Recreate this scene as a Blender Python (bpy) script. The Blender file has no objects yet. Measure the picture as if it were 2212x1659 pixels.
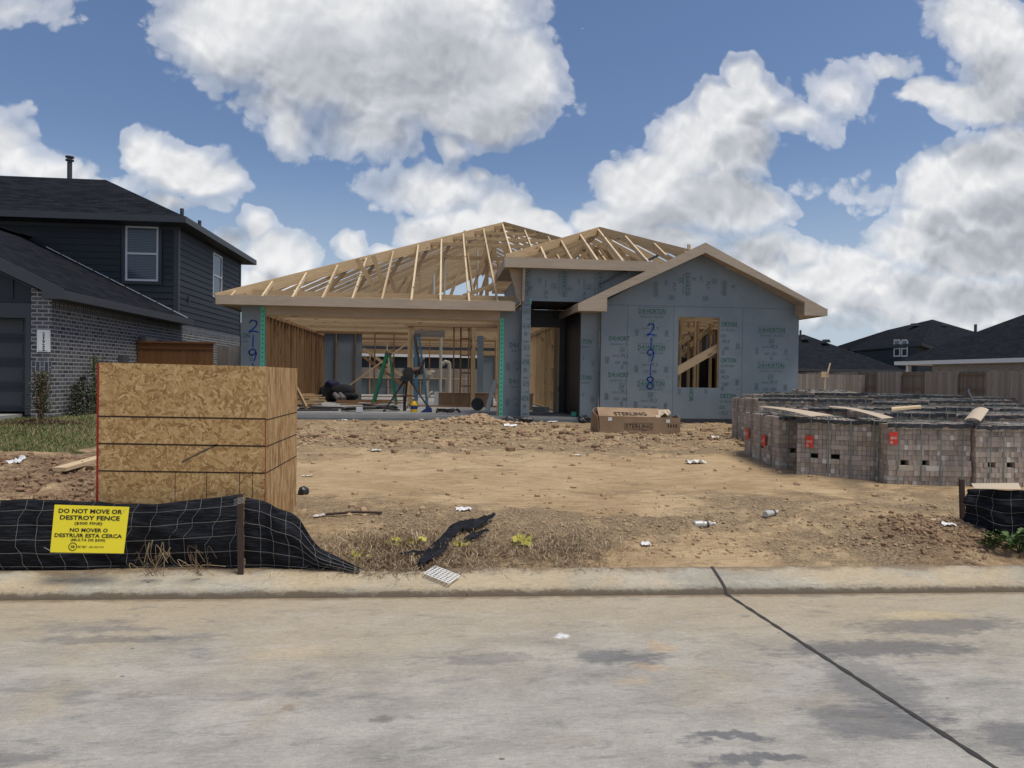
import bpy, math, random
import numpy as np
from mathutils import Vector, Matrix
R_ = random.Random(7)
sc = bpy.context.scene
col = sc.collection
# ------------------------------------------------------------------ camera
F_, CX_, CY_ = 1534.0, 1106.0, 829.5
YAW, PITCH, ROLL = 5.75, -0.6, 0.8
CAM = Vector((0, 0, 1.6))
def cam_basis():
    y, p, r = map(math.radians, (YAW, PITCH, ROLL))
    f = Vector((math.sin(y)*math.cos(p), math.cos(y)*math.cos(p), math.sin(p)))
    rt = Vector((math.cos(y), -math.sin(y), 0)); up = rt.cross(f)
    return rt*math.cos(r)+up*math.sin(r), -rt*math.sin(r)+up*math.cos(r), f
CR, CU, CF = cam_basis()
cd = bpy.data.cameras.new('camera'); cam = bpy.data.objects.new('camera', cd); col.objects.link(cam)
cd.sensor_width = 36; cd.lens = 36*F_/2212.0; cd.clip_start = .05; cd.clip_end = 3000
M3 = Matrix((CR, CU, -CF)).transposed()
cam.matrix_world = Matrix.Translation(CAM) @ M3.to_4x4()
sc.camera = cam
def ray(x, y):
    return CR*((x-CX_)/F_) - CU*((y-CY_)/F_) + CF
def W(x, y, Y):                      # point seen at x, y on the plane at depth Y
    d = ray(x, y); return CAM + d*(Y/d.y)
def WZ(x, y, z):
    d = ray(x, y); return CAM + d*((z-CAM.z)/d.z)
def z3(x, y, Y):                     # same, from the garage close-up
    return W((620+x*.29837)*.86406, (760+y*.29837)*.86406, Y)
# ------------------------------------------------------------------ sun
SUN_EL, SUN_AZ = 68, 118        # azimuth from +Y towards +X
sd = bpy.data.lights.new('sun', 'SUN'); so = bpy.data.objects.new('sun', sd); col.objects.link(so)
sd.energy = 2.1; sd.angle = math.radians(26); sd.color = (1, .93, .82)
e, a = math.radians(SUN_EL), math.radians(SUN_AZ)
sdir = Vector((math.sin(a)*math.cos(e), math.cos(a)*math.cos(e), math.sin(e)))
so.rotation_euler = sdir.to_track_quat('Z', 'Y').to_euler(); so.location = (0, 0, 60)
vs = sc.view_settings; vs.view_transform = 'Standard'; vs.look = 'None'; vs.exposure = 0.66; vs.gamma = 1
# ------------------------------------------------------------------ node helper
class NT:
    def __init__(s, nt): s.t = nt; s.n = nt.nodes; s.l = nt.links
    def new(s, kind, props=None, ins=None):
        nd = s.n.new(kind)
        for k, v in (props or {}).items(): setattr(nd, k, v)
        for k, v in (ins or {}).items():
            if isinstance(v, bpy.types.NodeSocket): s.l.new(v, nd.inputs[k])
            else: nd.inputs[k].default_value = v
        return nd
    def m(s, op, a=0., b=0., c=0., clamp=False):
        nd = s.new('ShaderNodeMath', {'operation': op, 'use_clamp': clamp}, {0: a, 1: b, 2: c}); return nd.outputs[0]
    def v(s, op, a, b=(0, 0, 0), c=None):
        ins = {0: a, 1: b}
        if c is not None: ins[2] = c
        nd = s.new('ShaderNodeVectorMath', {'operation': op}, ins)
        return nd.outputs['Value'] if op in ('LENGTH', 'DOT_PRODUCT', 'DISTANCE') else nd.outputs[0]
    def mix(s, f, a, b, mode='MIX'):
        nd = s.new('ShaderNodeMix', {'data_type': 'RGBA', 'blend_type': mode}, {0: f, 6: a, 7: b}); return nd.outputs[2]
    def noise(s, vec, scale, detail=4, rough=.55, dist=0, out='Fac', kind='FBM'):
        nd = s.new('ShaderNodeTexNoise', None, {'Vector': vec, 'Scale': scale, 'Detail': detail, 'Roughness': rough, 'Distortion': dist})
        return nd.outputs[out]
    def vor(s, vec, scale, out='Distance', feature='F1', rnd=1., detail=0, rough=.5):
        nd = s.new('ShaderNodeTexVoronoi', {'feature': feature}, {'Vector': vec, 'Scale': scale, 'Randomness': rnd})
        if 'Detail' in nd.inputs: nd.inputs['Detail'].default_value = detail; nd.inputs['Roughness'].default_value = rough
        return nd.outputs[out]
    def ramp(s, f, stops, interp='LINEAR'):
        nd = s.new('ShaderNodeValToRGB', None, {0: f}); cr = nd.color_ramp; cr.interpolation = interp
        while len(cr.elements) < len(stops): cr.elements.new(.5)
        for el, (p, c) in zip(cr.elements, stops):
            el.position = p; el.color = (c, c, c, 1) if isinstance(c, (int, float)) else (*c, 1)
        return nd.outputs[0]
    def mr(s, f, a, b, c=0., d=1., smooth=True):
        nd = s.new('ShaderNodeMapRange', {'interpolation_type': 'SMOOTHSTEP' if smooth else 'LINEAR'}, {0: f, 1: a, 2: b, 3: c, 4: d}); return nd.outputs[0]
    def sep(s, v):
        nd = s.new('ShaderNodeSeparateXYZ', None, {0: v}); return nd.outputs
    def comb(s, x=0., y=0., z=0.):
        return s.new('ShaderNodeCombineXYZ', None, {0: x, 1: y, 2: z}).outputs[0]
# ------------------------------------------------------------------ world: sky and cumulus clouds
SKY_STR = 0.08
wd = bpy.data.worlds.new('World'); sc.world = wd; wd.use_nodes = True
wt = wd.node_tree; wt.nodes.clear(); T = NT(wt)
A_ = lambda x, y, rx, ry, w=1.: (x*.578, y*.578, rx*.578, ry*.578, w)
B_ = lambda x, y, rx, ry, w=1.: (1123+x*.492, y*.492, rx*.492, ry*.492, w)
BLOBS = [A_(880, 100, 260, 190), A_(1150, 60, 420, 260), A_(1550, 60, 430, 300), A_(1850, 300, 270, 210), A_(1500, 300, 330, 200), A_(1180, 230, 260, 180),
  A_(1760, 430, 270, 110), A_(1950, 240, 150, 130), A_(1080, 470, 95, 110, .5), A_(1400, 490, 180, 110, .5), A_(1680, 560, 55, 50, .5), A_(1050, 380, 130, 90, .35),
  A_(545, 560, 85, 100, .8), A_(680, 630, 160, 105), A_(810, 680, 110, 85, .9), A_(20, 570, 90, 120, .6), A_(160, 640, 210, 70, .6), A_(60, 20, 130, 40, .28),
  A_(968, 850, 50, 60, .8), A_(1020, 960, 100, 90, .9), A_(1105, 990, 80, 80, .8), A_(960, 1060, 90, 60, .8), A_(1300, 930, 66, 58, .8), A_(650, 775, 80, 30, .5), A_(860, 910, 40, 30, .5), A_(1440, 940, 50, 20, .5),
  A_(1620, 720, 230, 90, .55), A_(1870, 790, 120, 90, .9), A_(1720, 860, 220, 90, .9), A_(2050, 880, 80, 50, .8), A_(1560, 880, 90, 80, .6), A_(1775, 660, 35, 28, .35),
  B_(985, 320, 105, 90), B_(1000, 460, 190, 150), B_(860, 470, 120, 130), B_(760, 640, 220, 170), B_(930, 640, 230, 200), B_(600, 780, 230, 150), B_(470, 810, 150, 130, .9),
  B_(600, 920, 290, 110), B_(1010, 920, 210, 100), B_(310, 980, 130, 70, .9), B_(860, 880, 250, 150), B_(1200, 520, 160, 80, .42), B_(1400, 410, 150, 90, .36), B_(1600, 310, 150, 70, .33),
  B_(1480, 830, 110, 30, .12), B_(2020, 120, 260, 200), B_(2180, 300, 320, 210), B_(1800, 420, 200, 75, .8), B_(2020, 460, 270, 100), B_(2060, 720, 320, 140), B_(1830, 800, 180, 160), B_(2200, 680, 230, 180),
  B_(2000, 900, 330, 170), B_(1690, 1060, 190, 120, .9), B_(1930, 1110, 280, 150), B_(2160, 1080, 250, 170), B_(1450, 1180, 220, 110, .8), B_(1060, 1100, 170, 80, .9), B_(1300, 1310, 330, 110, .7), B_(1740, 1300, 420, 140, .8),
  B_(1000, 1200, 280, 110, .8), B_(2140, 1310, 320, 130, .8), B_(2500, 900, 400, 500, .9), A_(-250, 800, 300, 160, .7), B_(30, 960, 110, 60, .8),
  B_(1500, 1330, 700, 110, .55), B_(1900, 1380, 500, 90, .7), A_(1020, 1060, 180, 60, .7), B_(600, 1060, 260, 70, .9), B_(1350, 1240, 260, 90, .8), B_(1240, 1130, 120, 60, .7), B_(2150, 870, 200, 250, .9), B_(1780, 960, 180, 110, .9), A_(300, 700, 200, 60, .45), A_(1950, 850, 140, 80, .9), B_(430, 980, 200, 110, .9)]
def group(name, fn):
    g = bpy.data.node_groups.new(name, 'ShaderNodeTree')
    g.interface.new_socket('P', in_out='INPUT', socket_type='NodeSocketVector'); g.interface.new_socket('D', in_out='OUTPUT', socket_type='NodeSocketFloat')
    t = NT(g); gi = t.new('NodeGroupInput'); go = t.new('NodeGroupOutput'); t.l.new(fn(t, gi.outputs[0]), go.inputs[0]); return g
def blobs_fn(t, P):
    acc = None
    for (x, y, rx, ry, w) in BLOBS:
        d = ray(x, y); c = (d.x/d.y, d.z/d.y, 0)
        q = t.v('MULTIPLY_ADD', P, (F_/rx, F_/ry, 0), (-c[0]*F_/rx, -c[1]*F_/ry, 0))
        val = t.m('MULTIPLY_ADD', t.v('LENGTH', q), -w, w)
        acc = val if acc is None else t.m('SMOOTH_MAX', acc, val, .1)
    return acc
def puffs_fn(t, P):
    n1 = t.noise(P, 8., 8, .66); b1 = t.vor(P, 12.); b2 = t.vor(P, 29.); b3 = t.vor(P, 66.)
    bil = t.m('MULTIPLY_ADD', b1, .48, t.m('MULTIPLY_ADD', b2, .32, t.m('MULTIPLY', b3, .24)))
    return t.m('ADD', t.m('MULTIPLY', t.m('SUBTRACT', n1, .5), 1.05), t.m('MULTIPLY', t.m('SUBTRACT', .48, bil), .8))
G1, G2 = group('cloud_masses', blobs_fn), group('cloud_puffs', puffs_fn)
tc = T.new('ShaderNodeTexCoord'); dv = T.v('NORMALIZE', tc.outputs['Generated']); sx = T.sep(dv)
yy = T.m('MAXIMUM', sx[1], .06)
P = T.comb(T.m('DIVIDE', sx[0], yy), T.m('DIVIDE', sx[2], yy), 0)
wc = T.noise(P, 7., 3, .6, out='Color'); P = T.v('ADD', P, T.v('MULTIPLY', T.v('SUBTRACT', wc, (.5, .5, .5)), (.07, .07, 0)))
def use(g, off=None):
    nd = wt.nodes.new('ShaderNodeGroup'); nd.node_tree = g
    T.l.new(P if off is None else T.v('ADD', P, off), nd.inputs[0]); return nd.outputs[0]
M0, N0, N1, M2 = use(G1), use(G2), use(G2, (-.004, .013, 0)), use(G1, (-.02, .07, 0))
D0 = T.m('ADD', T.m('ADD', M0, N0), .225)
wisp = T.noise(T.v('MULTIPLY', P, (5, 8, 1)), 1.6, 5, .65, .6)
alpha = T.m('MULTIPLY', T.mr(D0, -.05, T.m('MULTIPLY_ADD', wisp, .34, -.06), 0, 1), T.mr(M0, -.05, .4, .45, 1.))
edge = T.m('MULTIPLY', T.m('MINIMUM', T.m('MAXIMUM', T.m('SUBTRACT', N0, N1), -.28), .28), T.mr(M0, .1, .6, 1.2, .5))
shade = T.m('MULTIPLY', T.mr(T.m('ADD', M2, T.m('MULTIPLY', N1, .2)), -.05, .75), -.50)
big = T.noise(P, 5.5, 3, .55)
sh = T.m('ADD', T.m('ADD', .86, edge), T.m('ADD', shade, T.m('MULTIPLY', T.m('SUBTRACT', big, .5), .5)))
sh = T.m('MINIMUM', T.m('MAXIMUM', sh, 0), 1)
ccol = T.ramp(sh, [(0., (.20, .215, .245)), (.25, (.26, .275, .305)), (.55, (.37, .385, .41)), (.8, (.455, .465, .48)), (1., (.56, .56, .565))])
ccol = T.v('MULTIPLY', ccol, (1/SKY_STR,)*3)
gen = T.noise(T.v('MULTIPLY', dv, (1, 1, 2.2)), 2.6, 7, .58)
back = T.mr(sx[1], .12, .3, 1, 0)
genA = T.mr(gen, .47, .6, 0, .9)
alpha = T.m('ADD', T.m('MULTIPLY', alpha, T.m('SUBTRACT', 1, back)), T.m('MULTIPLY', genA, back))
alpha = T.m('MULTIPLY', alpha, T.mr(sx[2], -.02, .0, 0, 1))
sky = T.new('ShaderNodeTexSky', {'sky_type': 'NISHITA', 'sun_disc': False, 'sun_elevation': math.radians(SUN_EL), 'sun_rotation': math.radians(SUN_AZ), 'altitude': 100., 'air_density': 1.1, 'dust_density': 1., 'ozone_density': 1.5})
skyc = sky.outputs[0]
skyc = T.v('MULTIPLY', skyc, (.66, .70, .80))
skyc = T.mix(T.mr(sx[2], -.02, .30, .85, 0.0), skyc, (4.2, 4.9, 5.8, 1))
cmix = T.mix(alpha, skyc, ccol)
bg = T.new('ShaderNodeBackground', None, {'Color': cmix, 'Strength': SKY_STR})
wo = T.new('ShaderNodeOutputWorld', None, {'Surface': bg.outputs[0]})
wd.cycles.sampling_method = 'MANUAL'; wd.cycles.sample_map_resolution = 512
# ------------------------------------------------------------------ materials
MATS = {}
def mat(name, rough=.8, metallic=0., spec=.3):
    m = bpy.data.materials.new(name); m.use_nodes = True; MATS[name] = m
    t = NT(m.node_tree); b = m.node_tree.nodes['Principled BSDF']
    b.inputs['Roughness'].default_value = rough; b.inputs['Metallic'].default_value = metallic
    b.inputs['Specular IOR Level'].default_value = spec
    return m, t, b
def bump(t, b, h, dist=.01, strength=1.):
    nd = t.new('ShaderNodeBump', None, {'Height': h, 'Distance': dist, 'Strength': strength}); t.l.new(nd.outputs[0], b.inputs['Normal'])
def tcs(t, o='Object'):
    return t.new('ShaderNodeTexCoord').outputs[o]
def plain(name, c, rough=.7, var=.15, scale=6, spec=.3, metallic=0, bmp=0, bs=60):
    m, t, b = mat(name, rough, metallic, spec)
    o = tcs(t); n = t.noise(o, scale, 5, .6)
    t.l.new(t.mix(t.m('MULTIPLY', n, 1.), tuple(x*(1-var) for x in c)+(1,), tuple(x*(1+var) for x in c)+(1,)), b.inputs['Base Color'])
    if bmp: bump(t, b, t.noise(o, bs, 4, .6), bmp)
    return m
def wood(name, dark, light, knots=True, stamp=0.):
    m, t, b = mat(name, .75)
    uv = t.new('ShaderNodeUVMap').outputs[0]; s = t.sep(uv)
    idn = t.m('FLOOR', t.m('DIVIDE', s[0], 50.)); wn = t.new('ShaderNodeTexWhiteNoise', {'noise_dimensions': '1D'}, {'W': idn}); r = wn.outputs[0]
    q = t.comb(t.m('MULTIPLY', s[0], .9), t.m('MULTIPLY', s[1], 16.), t.m('MULTIPLY', r, 40.))
    g = t.noise(q, 2.2, 6, .6, 1.2)
    g2 = t.noise(t.comb(t.m('MULTIPLY', s[0], 3.), t.m('MULTIPLY', s[1], 70.), r), 3., 3, .6)
    f = t.m('ADD', t.m('MULTIPLY', g, .62), t.m('MULTIPLY', g2, .38))
    f = t.mr(f, .3, .7)
    c = t.mix(f, (*dark, 1), (*light, 1))
    c = t.mix(t.m('MULTIPLY', r, 1.), c, t.mix(1., c, (.72, .66, .6, 1), 'MULTIPLY'))
    if knots:
        k = t.vor(t.comb(t.m('MULTIPLY', s[0], 2.2), t.m('MULTIPLY', s[1], 9.), t.m('MULTIPLY', r, 9)), 1.)
        c = t.mix(t.mr(k, .1, .2, .85, 0), c, (.13, .065, .028, 1))
    t.l.new(c, b.inputs['Base Color']); bump(t, b, f, .0015)
    return m
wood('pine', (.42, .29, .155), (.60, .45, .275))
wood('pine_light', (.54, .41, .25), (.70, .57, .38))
wood('pine_shade', (.20, .11, .052), (.36, .215, .11))  # pine copy darkened to carry the indoor shade in its colour
wood('fence_wood', (.19, .175, .16), (.32, .295, .27), False)
wood('fence_wood_dark', (.125, .108, .095), (.22, .195, .17), False)
wood('fence_brown', (.16, .07, .025), (.25, .115, .045), False)
wood('rail_wood', (.14, .095, .065), (.21, .15, .105), False)
def board_mat(name, c, var=.12):
    m, t, b = mat(name, .72)
    o = tcs(t); n = t.noise(t.v('MULTIPLY', o, (1.2, 1.2, 9)), 2.5, 6, .6); n2 = t.noise(o, .9, 3, .5)
    f = t.m('ADD', t.m('MULTIPLY', n, .5), t.m('MULTIPLY', n2, .5))
    t.l.new(t.mix(t.mr(f, .3, .7), tuple(x*(1-var) for x in c)+(1,), tuple(x*(1+var) for x in c)+(1,)), b.inputs['Base Color'])
    bump(t, b, n, .002)
board_mat('trim_tan', (.385, .31, .235)); board_mat('soffit_tan', (.36, .285, .21))
def sheathing():
    m, t, b = mat('sheathing', .5, 0, .35)
    o = tcs(t); n = t.noise(o, 1.1, 6, .6); n2 = t.noise(o, 40, 3, .6); 
    c = t.mix(t.mr(n, .3, .7), (.15, .185, .21, 1), (.195, .23, .255, 1))
    spk = t.vor(o, 9.); c = t.mix(t.mr(spk, .02, .035, .8, 0), c, (.6, .6, .58, 1))
    st = t.noise(t.v('MULTIPLY', o, (5, 5, .7)), 1.4, 5, .6); c = t.mix(t.mr(st, .6, .8, 0, .35), c, (.24, .26, .27, 1))
    t.l.new(c, b.inputs['Base Color']); bump(t, b, t.m('ADD', n2, t.m('MULTIPLY', n, 3)), .002)
sheathing()
plain('ink_green', (.045, .115, .09), .6, .3, 30); plain('ink_grey', (.075, .105, .12), .6, .2, 30); plain('ink_blue', (.016, .10, .50), .55, .3, 20)
plain('seal_green', (.10, .48, .33), .5, .1); plain('black_ink', (.02, .016, .015), .6, .2)
plain('slab_concrete', (.30, .295, .28), .85, .2, 3, bmp=.002); plain('slab_edge', (.16, .18, .185), .85, .2, 3, bmp=.003)
plain('white_paint', (.72, .72, .7), .5, .05); plain('vinyl_white', (.6, .62, .64), .45, .05)
def glassm():
    m, t, b = mat('window_glass', .08, 0, .8)
    b.inputs['Base Color'].default_value = (.035, .045, .055, 1)
glassm()
plain('blind', (.12, .15, .19), .5, .05)
def osb(name, vert=False):
    m, t, b = mat(name, .72)
    o = tcs(t); s = t.sep(o)
    p2 = t.comb(t.m('ADD', s[0], t.m('MULTIPLY', s[1], 1.)), s[2], 0.)
    wp = t.v('MULTIPLY', t.v('SUBTRACT', t.noise(p2, 6., 3, .6, out='Color'), (.5, .5, .5)), (.022, .022, 0))
    p2 = t.v('ADD', p2, wp)
    best = None; bc = None; bh = None
    angs = [15, 62, 105, 148, 85, 35, 125, 172] if not vert else [84, 90, 97, 88, 93, 101]
    for i, a in enumerate(angs):
        mp = t.new('ShaderNodeMapping', {'vector_type': 'POINT'}, {0: p2, 'Rotation': (0, 0, math.radians(-a)), 'Location': (i*3.7, i*1.3, 0)}).outputs[0]
        L = 13. if not vert else 4.
        q = t.v('MULTIPLY', mp, (L*(1+.15*i), (44.+5*i) if not vert else 42., 1))
        vc = t.vor(q, 1., 'Color'); r = t.sep(vc)
        grain = t.noise(t.v('MULTIPLY', mp, (14, 260, 1)), 1., 2, .6)
        cc = t.m('ADD', t.m('MULTIPLY', r[1], .72), t.m('MULTIPLY', grain, .28))
        if best is None: best, bc = r[0], cc
        else:
            gt = t.m('GREATER_THAN', r[0], best)
            bc = t.m('ADD', t.m('MULTIPLY', bc, t.m('SUBTRACT', 1, gt)), t.m('MULTIPLY', cc, gt)); best = t.m('MAXIMUM', best, r[0])
    if not vert: c = t.ramp(bc, [(0., (.10, .045, .015)), (.14, (.26, .14, .05)), (.42, (.40, .24, .095)), (.75, (.52, .34, .15)), (1., (.66, .47, .25))])
    else: c = t.ramp(bc, [(0., (.11, .05, .02)), (.25, (.27, .15, .06)), (.6, (.42, .265, .12)), (1., (.58, .41, .23))])
    kn = t.vor(t.comb(t.m('ADD', s[0], s[1]), s[2], 0.), 3.2); c = t.mix(t.mr(kn, .02, .045, .9, 0), c, (.06, .025, .012, 1))
    t.l.new(c, b.inputs['Base Color']); bump(t, b, bc, .002)
osb('osb'); osb('osb_side', True)
plain('red_paint', (.28, .018, .012), .55, .2, 10); plain('pencil_line', (.035, .02, .012), .8, .2)
def bricks(name, c1, c2, mortar, msize, bw=.2, rh=.075, off=.5, white=.0, vert=False):
    m, t, b = mat(name, .85)
    uv = t.new('ShaderNodeUVMap').outputs[0]
    if vert: s = t.sep(uv); uv = t.comb(s[1], s[0], 0)
    nd = t.new('ShaderNodeTexBrick', {'offset': off}, {'Vector': uv, 'Color1': (*c1, 1), 'Color2': (*c2, 1), 'Mortar': (*mortar, 1), 'Scale': 1., 'Mortar Size': msize, 'Mortar Smooth': .2, 'Bias': 0., 'Brick Width': bw, 'Row Height': rh})
    o = tcs(t); n = t.noise(uv, 9, 5, .65); n3 = t.noise(uv, 60, 3, .6)
    c = t.mix(t.mr(n, .55, .75, 0, .5*white), nd.outputs[0], (.42, .43, .45, 1))
    c = t.mix(1., c, t.mix(n3, (.6, .6, .6, 1), (1.3, 1.3, 1.3, 1)), 'MULTIPLY')
    if 'shingles' in name: b.inputs['Specular IOR Level'].default_value = .05; b.inputs['Roughness'].default_value = 1.
    t.l.new(c, b.inputs['Base Color']); bump(t, b, t.m('ADD', t.m('SUBTRACT', 1, nd.outputs[1]), t.m('MULTIPLY', n3, .3)), .006)
bricks('grey_brick', (.045, .045, .052), (.14, .138, .142), (.34, .34, .345), .012, white=1.2)
bricks('soldier_brick', (.06, .062, .075), (.125, .125, .14), (.30, .31, .33), .009, white=.7, vert=True)
bricks('light_brick', (.36, .32, .28), (.22, .20, .19), (.45, .43, .4), .009, white=.7)
bricks('shingles', (.010, .011, .015), (.021, .023, .029), (.005, .006, .008), .006, bw=.32, rh=.14, white=0)
bricks('shingles_far', (.012, .014, .018), (.021, .024, .03), (.008, .009, .012), .006, bw=.35, rh=.15, white=0)
plain('dark_siding', (.027, .032, .040), .6, .12, 1.5, .25); plain('dark_trim', (.037, .041, .049), .5, .1, 2, .4); plain('dark_far', (.03, .04, .05), .6, .15, .6)
plain('brown_trim', (.075, .065, .06), .6, .1)
def conc(name, base, tan, kerb=False):
    m, t, b = mat(name, .86, 0, .25)
    o = tcs(t); s = t.sep(o)
    n = t.noise(o, .5, 6, .6, .5); n2 = t.noise(t.v('MULTIPLY', o, (1., 1.8, 1)), 1.6, 9, .68, .3); fine = t.noise(o, 160, 3, .7); mid = t.noise(o, 26, 5, .7)
    br = t.noise(t.v('MULTIPLY', o, (4, 70, 1)), 2., 4, .6)
    c = t.mix(t.mr(n2, .32, .68), tuple(x*.8 for x in base)+(1,), tuple(x*1.16 for x in base)+(1,))
    # tan dust nearest the kerb and in drifting patches
    kd = t.m('ADD', s[1], t.m('MULTIPLY', s[0], .0285))
    near = t.mr(t.m('ADD', kd, t.m('MULTIPLY', t.m('SUBTRACT', n, .5), 3.)), 3.3, 5.2)
    if kerb: near = t.mr(t.noise(t.v('ADD', o, (3.1, 0, 0)), .9, 7, .65, .5), .38, .6, .0, 1)
    c = t.mix(t.m('MULTIPLY', near, .8), c, (*tan, 1))
    pn = t.noise(o, .9, 5, .6, .6); c = t.mix(t.mr(pn, .56, .74, 0, .5), c, (*tan, 1))
    # dark tyre and oil stains
    st = t.noise(t.v('MULTIPLY', t.v('ADD', o, (7.3, 2.1, 0)), (.8, 1.8, 1)), 1.2, 9, .68, .3)
    c = t.mix(t.mr(st, .55, .72, 0, .6), c, (.085, .09, .10, 1))
    sc2 = t.noise(t.v('MULTIPLY', o, (2.2, 7, 1)), 1.5, 8, .72, .8); c = t.mix(t.mr(sc2, .53, .68, 0, .5), c, (.13, .13, .135, 1)); c = t.mix(t.mr(sc2, .45, .3, 0, .3), c, (.40, .385, .35, 1))
    for (x, y, rx, ry, w) in ([] if kerb else ROAD_STAINS):
        q = t.v('MULTIPLY', t.v('SUBTRACT', t.v('ADD', o, t.v('MULTIPLY', t.v('SUBTRACT', t.noise(o, 5, 4, .6, out='Color'), (.5, .5, .5)), (.5, .3, 0))), (x, y, 0)), (1/rx, 1/ry, 0))
        c = t.mix(t.mr(t.m('ADD', t.v('LENGTH', q), t.m('MULTIPLY', t.m('SUBTRACT', t.noise(t.v('MULTIPLY', o, (3, 9, 1)), 3., 8, .75), .5), 1.6)), .45, 1.0, w, 0), c, (.06, .066, .08, 1))
    if kerb:
        kz = s[2]; c = t.mix(t.mr(t.m('ADD', kz, t.m('MULTIPLY', t.m('SUBTRACT', mid, .5), .05)), .018, .062, .72, 0), c, (.085, .08, .068, 1))
    c = t.mix(t.m('MULTIPLY', t.mr(mid, .6, .72), .4), c, (.12, .11, .1, 1))
    sp = t.vor(t.v('MULTIPLY', o, (1, 1.7, 1)), 3.1); spc = t.sep(t.vor(t.v('MULTIPLY', o, (1, 1.7, 1)), 3.1, 'Color')); c = t.mix(t.m('MULTIPLY', t.mr(sp, .03, .055, .85, 0), t.m('GREATER_THAN', spc[0], .45)), c, t.mix(spc[1], (.05, .045, .042, 1), (.16, .10, .06, 1)))
    if not kerb:
        for (x, y, rx, ry, w, cc) in ROAD_SPLASH:
            q = t.v('MULTIPLY', t.v('SUBTRACT', t.v('ADD', o, t.v('MULTIPLY', t.v('SUBTRACT', t.noise(o, 7, 5, .65, out='Color'), (.5, .5, .5)), (.22, .22, 0))), (x, y, 0)), (1/rx, 1/ry, 0))
            c = t.mix(t.mr(t.m('ADD', t.v('LENGTH', q), t.m('MULTIPLY', t.m('SUBTRACT', t.noise(o, 16., 6, .75), .5), 1.3)), .4, 1.1, w, 0), c, (*cc, 1))
    fine2 = t.noise(o, 34, 6, .85); br = t.noise(t.v('MULTIPLY', o, (5, 34, 1)), 2.2, 5, .75); c = t.mix(1., c, t.mix(t.m('ADD', t.m('MULTIPLY', fine, .3), t.m('ADD', t.m('MULTIPLY', br, .35), t.m('MULTIPLY', fine2, .35))), (-.6, -.6, -.6, 1), (2.55, 2.55, 2.55, 1)), 'MULTIPLY')
    ag = t.vor(o, 95.); c = t.mix(t.mr(ag, .12, .2, .5, 0), c, (.10, .095, .085, 1))
    if kerb:
        kd2 = t.m('ADD', kd, -5.148); c = t.mix(t.mr(t.m('ADD', kd2, t.m('MULTIPLY', t.m('SUBTRACT', t.noise(o, 9, 6, .7), .5), .12)), .01, .035, .8, 0), c, (.10, .075, .05, 1))
        c = t.mix(t.mr(t.m('ADD', kd2, t.m('MULTIPLY', t.m('SUBTRACT', t.noise(o, 3, 6, .7), .5), .45)), .24, .34, 0, .7), c, (.19, .13, .075, 1))
    else:
        gd_ = t.m('ADD', t.m('ADD', kd, -5.148), t.m('MULTIPLY', t.m('SUBTRACT', t.noise(o, 5, 7, .75), .5), .22)); c = t.mix(t.mr(gd_, -.09, -.005, 0, .75), c, (.17, .12, .075, 1))
    t.l.new(c, b.inputs['Base Color'])
    bump(t, b, t.m('ADD', t.m('ADD', fine, t.m('MULTIPLY', br, .8)), t.m('MULTIPLY', mid, 2)), .0035)
ROAD_SPLASH = [(WZ(px_, py_, 0).x, WZ(px_, py_, 0).y, rx_, ry_, w_, c_) for (px_, py_, rx_, ry_, w_, c_) in ((1425, 1398, .10, .12, .45, (.40, .28, .16)), (1408, 1440, .13, .07, .4, (.40, .28, .16)), (1370, 1470, .13, .05, .3, (.40, .28, .16)), (1212, 1376, .05, .05, .8, (.6, .6, .6)), (300, 1500, .18, .03, .5, (.16, .14, .12)), (630, 1530, .06, .05, .6, (.2, .15, .1)), (820, 1555, .04, .07, .6, (.12, .11, .1)), (640, 1410, .3, .12, .3, (.42, .33, .2)), (240, 1360, .4, .07, .5, (.12, .12, .125)), (2000, 1330, .4, .1, .5, (.42, .34, .2)))]
ROAD_STAINS = [(3.3, 4.35, .8, .2, .55), (2.3, 3.55, .3, .5, .45), (-2.0, 4.45, .5, .09, .45), (.3, 4.0, .4, .1, .35), (WZ(1330, 1420, 0).x, WZ(1330, 1420, 0).y, .32, .16, .6), (2.62, 4.0, .9, .16, .6), (2.05, 3.15, .45, .22, .55), (2.75, 2.95, .5, .2, .5), (1.3, 3.05, .25, .05, .7), (1.35, 2.85, .3, .05, .7), (-1.9, 3.1, .5, .12, .45)]
conc('road_concrete', (.285, .27, .24), (.315, .26, .175)); conc('kerb_concrete', (.30, .28, .23), (.36, .285, .18), True)
plain('joint_seal', (.045, .043, .04), .9, .5, 25, bmp=.004)
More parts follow.
